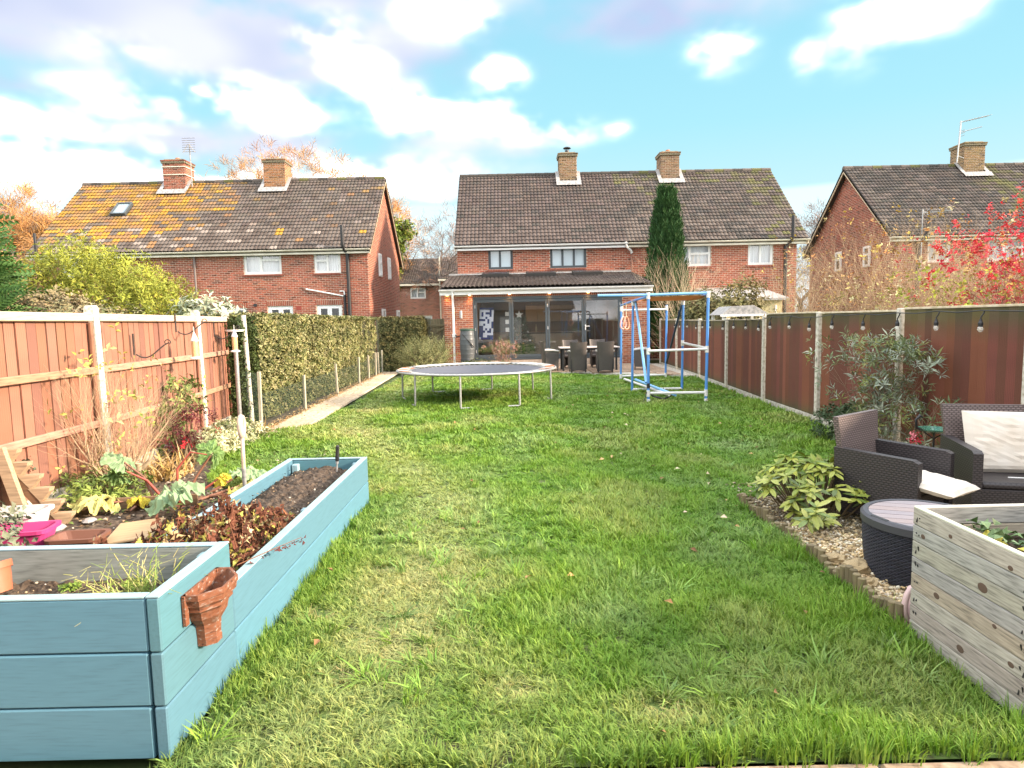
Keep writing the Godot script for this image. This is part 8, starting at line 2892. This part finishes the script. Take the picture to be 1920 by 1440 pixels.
func rhododendron() -> void:
	rng.seed = 430
	var o := thing("rhododendron", "bushy yellow green rhododendron with whorled leaves at the gravel bed's tip", "rhododendron", Vector3(2.6, 0, -5.4))
	var lb := MB.new()
	var n := 5
	var w := [0.0, 0.13, 0.17, 0.14, 0.0]
	for k in n - 1:
		for sd in [-1.0, 1.0]:
			var y0 := k / 4.0
			var y1 := (k + 1) / 4.0
			var d0 := -0.18 * y0 * y0
			var d1 := -0.18 * y1 * y1
			var A := Vector3(0, d0, y0)
			var B := Vector3(0, d1, y1)
			var C := Vector3(sd * w[k + 1], d1 + 0.035, y1)
			var D := Vector3(sd * w[k], d0 + 0.035, y0)
			lb.out_quad(A, B, C, D, Vector3.UP)
	var leaf := lb.mesh()
	var mats := []
	for c in [L(0.28, 0.31, 0.05), L(0.2, 0.25, 0.04), L(0.14, 0.2, 0.04), L(0.34, 0.35, 0.08), L(0.09, 0.13, 0.035)]:
		var m := mott([c * 0.75, c, c * 1.15], 0.03, Vector3.ONE * 3, 0.42, 0.0, true)
		m.backlight_enabled = true
		m.backlight = Color(0.3, 0.32, 0.1)
		mats.append(m)
	var stems := MB.new()
	var xs := []
	var cs := PackedColorArray()
	var made := 0
	var heads := []
	for k in 84:
		var a := R(0, TAU)
		var rr := sqrt(R(0.02, 1.0))
		var x := cos(a) * rr * 0.52 - 0.06
		var z := sin(a) * rr * 0.5
		var y := 0.1 + 0.4 * sqrt(maxf(0.02, 1.0 - rr * rr * 0.9)) * R(0.75, 1.08)
		if k > 70:
			x = R(-0.42, -0.2); z = R(0.3, 0.75); y = R(0.1, 0.24)
		heads.append(Vector3(x, y, z))
	heads.sort_custom(func(p, q): return p.z - p.x * 0.3 > q.z - q.x * 0.3)
	for h in heads:
		var root := Vector3(h.x * 0.35, -0.02, h.z * 0.5)
		stems.tube(PackedVector3Array([root, root.lerp(h, 0.5) + Vector3(R(-0.03, 0.03), -0.03, R(-0.03, 0.03)), h]), PackedFloat32Array([0.008, 0.007, 0.005]), 5, false)
		var tilt := Basis(Vector3(h.z, 0, -h.x).normalized() if Vector2(h.x, h.z).length() > 0.01 else Vector3.RIGHT, R(0.1, 0.5))
		var m := 7 + rng.randi() % 2
		for k in m:
			var bs := tilt * Basis(Vector3.UP, TAU * k / m + R(-0.2, 0.2)) * Basis(Vector3.RIGHT, R(-0.5, 0.5))
			var sc := R(0.085, 0.135)
			var t := Transform3D(bs * Basis().scaled(Vector3(sc, sc, sc)), h + Vector3(0, R(-0.015, 0.01), 0))
			if made < 300:
				put(o, "leaf", leaf, mats[0 if k % 3 == 0 else rng.randi() % 5], t)
				made += 1
			else:
				xs.append(t)
				cs.append(jit([L(0.28, 0.31, 0.05), L(0.2, 0.25, 0.04), L(0.14, 0.2, 0.04)][k % 3], 0.2))
	many(o, "leaves", leaf, tinted(0.42, Color(0.3, 0.32, 0.1)), xs, cs)
	put(o, "stem", stems.mesh(), flat(L(0.14, 0.1, 0.05), 0.9))


# ------------------------------------------------------------------ the lawn
func tuft(n: int, w: float, sd: int) -> ArrayMesh:
	rng.seed = sd
	var b := MB.new()
	for k in n:
		var a := R(0, TAU)
		var at := Vector3(cos(a), 0, sin(a)) * sqrt(R(0, 1)) * 0.55
		var dir := Vector3(cos(a + R(-1, 1)), 0, sin(a + R(-1, 1)))
		var side := dir.cross(Vector3.UP).rotated(Vector3.UP, R(-0.7, 0.7))
		var h := R(0.5, 1.15)
		var lean := R(0.4, 1.5)
		var ww := w * R(0.7, 1.3)
		b.col = jit(Color(1, 1, 1), 0.3, 0.15)
		if rng.randf() < 0.16: b.col = L(1.9, 1.5, 1.6) * R(0.7, 1.1)
		var p0 := at
		for j in 3:
			var t := (j + 1) / 3.0
			var p1 := at + Vector3.UP * h * (t - 0.28 * lean * t * t) + dir * h * lean * 0.75 * t * t
			var s0 := side * ww * (1.0 - 0.25 * j)
			var s1 := side * ww * (1.0 - 0.25 * (j + 1)) if j < 2 else Vector3.ZERO
			if j < 2:
				b.quad(p0 - s0, p0 + s0, p1 + s1, p1 - s1)
			else:
				b.tri(p0 - s0, p0 + s0, p1)
			p0 = p1
	return b.mesh()


func grass() -> void:
	var tall := FastNoiseLite.new()
	tall.seed = 2
	tall.frequency = 0.7
	tall.fractal_octaves = 3
	var hue := FastNoiseLite.new()
	hue.seed = 6
	hue.frequency = 0.45
	hue.fractal_octaves = 3
	var mat := tinted(0.55, Color(0.55, 0.62, 0.3))
	var green := L(0.215, 0.355, 0.05)
	var deep := L(0.145, 0.28, 0.036)
	var blue := L(0.24, 0.35, 0.12)
	var dry := L(0.42, 0.43, 0.17)
	var bands := [[-2.22, -4.6, 1500, 12, 0.06, 501], [-4.6, -8.0, 700, 14, 0.08, 502], [-8.0, -13.0, 320, 15, 0.13, 503], [-13.0, -21.8, 160, 16, 0.21, 504]]
	for bd in bands:
		var vary := [tuft(bd[3], bd[4], bd[5]), tuft(bd[3], bd[4], bd[5] + 50), tuft(bd[3], bd[4], bd[5] + 90)]
		var X3 := [[], [], []]
		var C3 := [PackedColorArray(), PackedColorArray(), PackedColorArray()]
		rng.seed = bd[5] + 7
		var area: float = 9.2 * (bd[0] - bd[1])
		for k in int(area * bd[2]):
			var p := Vector2(R(-4.1, 5.2), R(bd[1], bd[0]))
			if not Geometry2D.is_point_in_polygon(p, lawn_edge):
				if p.y > -2.26 or not Geometry2D.is_point_in_polygon(p + Vector2(R(-0.05, 0.05), R(-0.05, 0.05)), lawn_edge): continue
			var t := tall.get_noise_2d(p.x, p.y)
			var u := hue.get_noise_2d(p.x, p.y)
			# the trodden line that runs from the paving to the path, and worn spots
			var line := -0.75 - 0.03 * (p.y + 2.3) if p.y > -6.0 else lerpf(-0.64, -2.9, clampf((-6.0 - p.y) / 5.0, 0, 1))
			var worn := exp(-pow((p.x - line) / 0.42, 2)) * 0.85
			if p.y > -2.75 + 0.1: worn = maxf(worn, 0.0)
			for w in [[0.62, -2.62, 0.17], [-0.85, -2.95, 0.2], [-1.15, -3.6, 0.2], [-0.9, -4.3, 0.25], [0.0, -2.8, 0.18]]:
				worn = maxf(worn, exp(-pow(Vector2(p.x - w[0], (p.y - w[1]) * 1.4).length() / w[2], 2)))
			var h := 0.06 * (1.0 + 0.75 * t) * (1.0 - 0.5 * worn)
			# uncut fringes against boards and edging
			var fringe := exp(-maxf(0.0, p.x + 1.37) / 0.07) if p.y > -6.05 else 0.0
			fringe = maxf(fringe, exp(-maxf(0.0, 2.04 - p.x) / 0.1) if p.y > -5.8 else 0.0)
			fringe = maxf(fringe, exp(-maxf(0.0, -2.29 - p.y) / 0.06))
			h *= 1.0 + 0.9 * fringe
			if worn > 0.9 and rng.randf() < 0.75: continue
			var c := green.lerp(deep, clampf(0.5 - t * 1.2, 0, 1)).lerp(blue, clampf(u * 1.6 - 0.1, 0, 0.8))
			c = c.lerp(dry, clampf(worn * 0.7 + clampf(-u * 1.5 - 0.15, 0, 0.45) + R(-0.08, 0.08), 0, 1))
			if worn > 0.85: c = c.lerp(L(0.4, 0.32, 0.15), 0.6)
			var q := rng.randi() % 3
			var sc := h * R(0.75, 1.3)
			X3[q].append(Transform3D(Basis.from_euler(Vector3(R(-0.25, 0.25), R(0, TAU), R(-0.25, 0.25))).scaled(Vector3(0.05, sc, 0.05) * (1.0 if bd[2] > 500 else 1.3)), Vector3(p.x, 0.0, p.y)))
			C3[q].append(jit(c, 0.16, 0.08))
		for q in 3:
			var g := many(self, "grass", vary[q], mat, X3[q], C3[q])
			tag(g, "green winter lawn grass with a paler trodden line", "grass")
	# taller clumps
	rng.seed = 540
	var tf := tuft(26, 0.04, 541)
	var xs := []
	var cs := PackedColorArray()
	for k in 420:
		var p := Vector2(R(-1.3, 2.0), R(-6.5, -2.4)) if k < 300 else Vector2(R(-3.0, 4.5), R(-14, -6))
		if not Geometry2D.is_point_in_polygon(p, lawn_edge) or hue.get_noise_2d(p.x * 1.7, p.y * 1.7) < 0.02: continue
		var s := R(0.07, 0.12)
		xs.append(Transform3D(Basis.from_euler(Vector3(R(-0.4, 0.4), R(0, TAU), R(-0.4, 0.4))).scaled(Vector3(0.12, s, 0.12)), Vector3(p.x, 0, p.y)))
		cs.append(jit(blue.lerp(green, R(0, 1)), 0.2))
	var cl := many(self, "grass", tf, mat, xs, cs)
	tag(cl, "longer pale grass clumps dotted over the lawn", "grass")
	# fallen leaves on the lawn
	var lm := MB.new()
	lm.leaf(Vector3.ZERO, Vector3(1, 0.1, 0), Vector3.UP, 0.07, 0.045, 0.25)
	xs = []
	cs = PackedColorArray()
	for k in 260:
		var p := Vector2(R(-3, 4.9), R(-20, -2.4))
		if k % 2 == 0: p = Vector2(R(1.0, 4.9), R(-16, -5))
		if not Geometry2D.is_point_in_polygon(p, lawn_edge): continue
		xs.append(Transform3D(Basis.from_euler(Vector3(R(-0.7, 0.7), R(0, TAU), R(-0.7, 0.7))).scaled(Vector3.ONE * R(0.4, 1.0)), Vector3(p.x, 0.05, p.y)))
		cs.append(jit([L(0.5, 0.33, 0.16), L(0.4, 0.22, 0.1), L(0.55, 0.45, 0.3), L(0.22, 0.12, 0.06)][k % 4], 0.3))
	var fl := many(self, "fallen_leaves", lm.mesh(), tinted(0.8), xs, cs)
	tag(fl, "scattered dry brown leaves on the lawn", "fallen leaves")
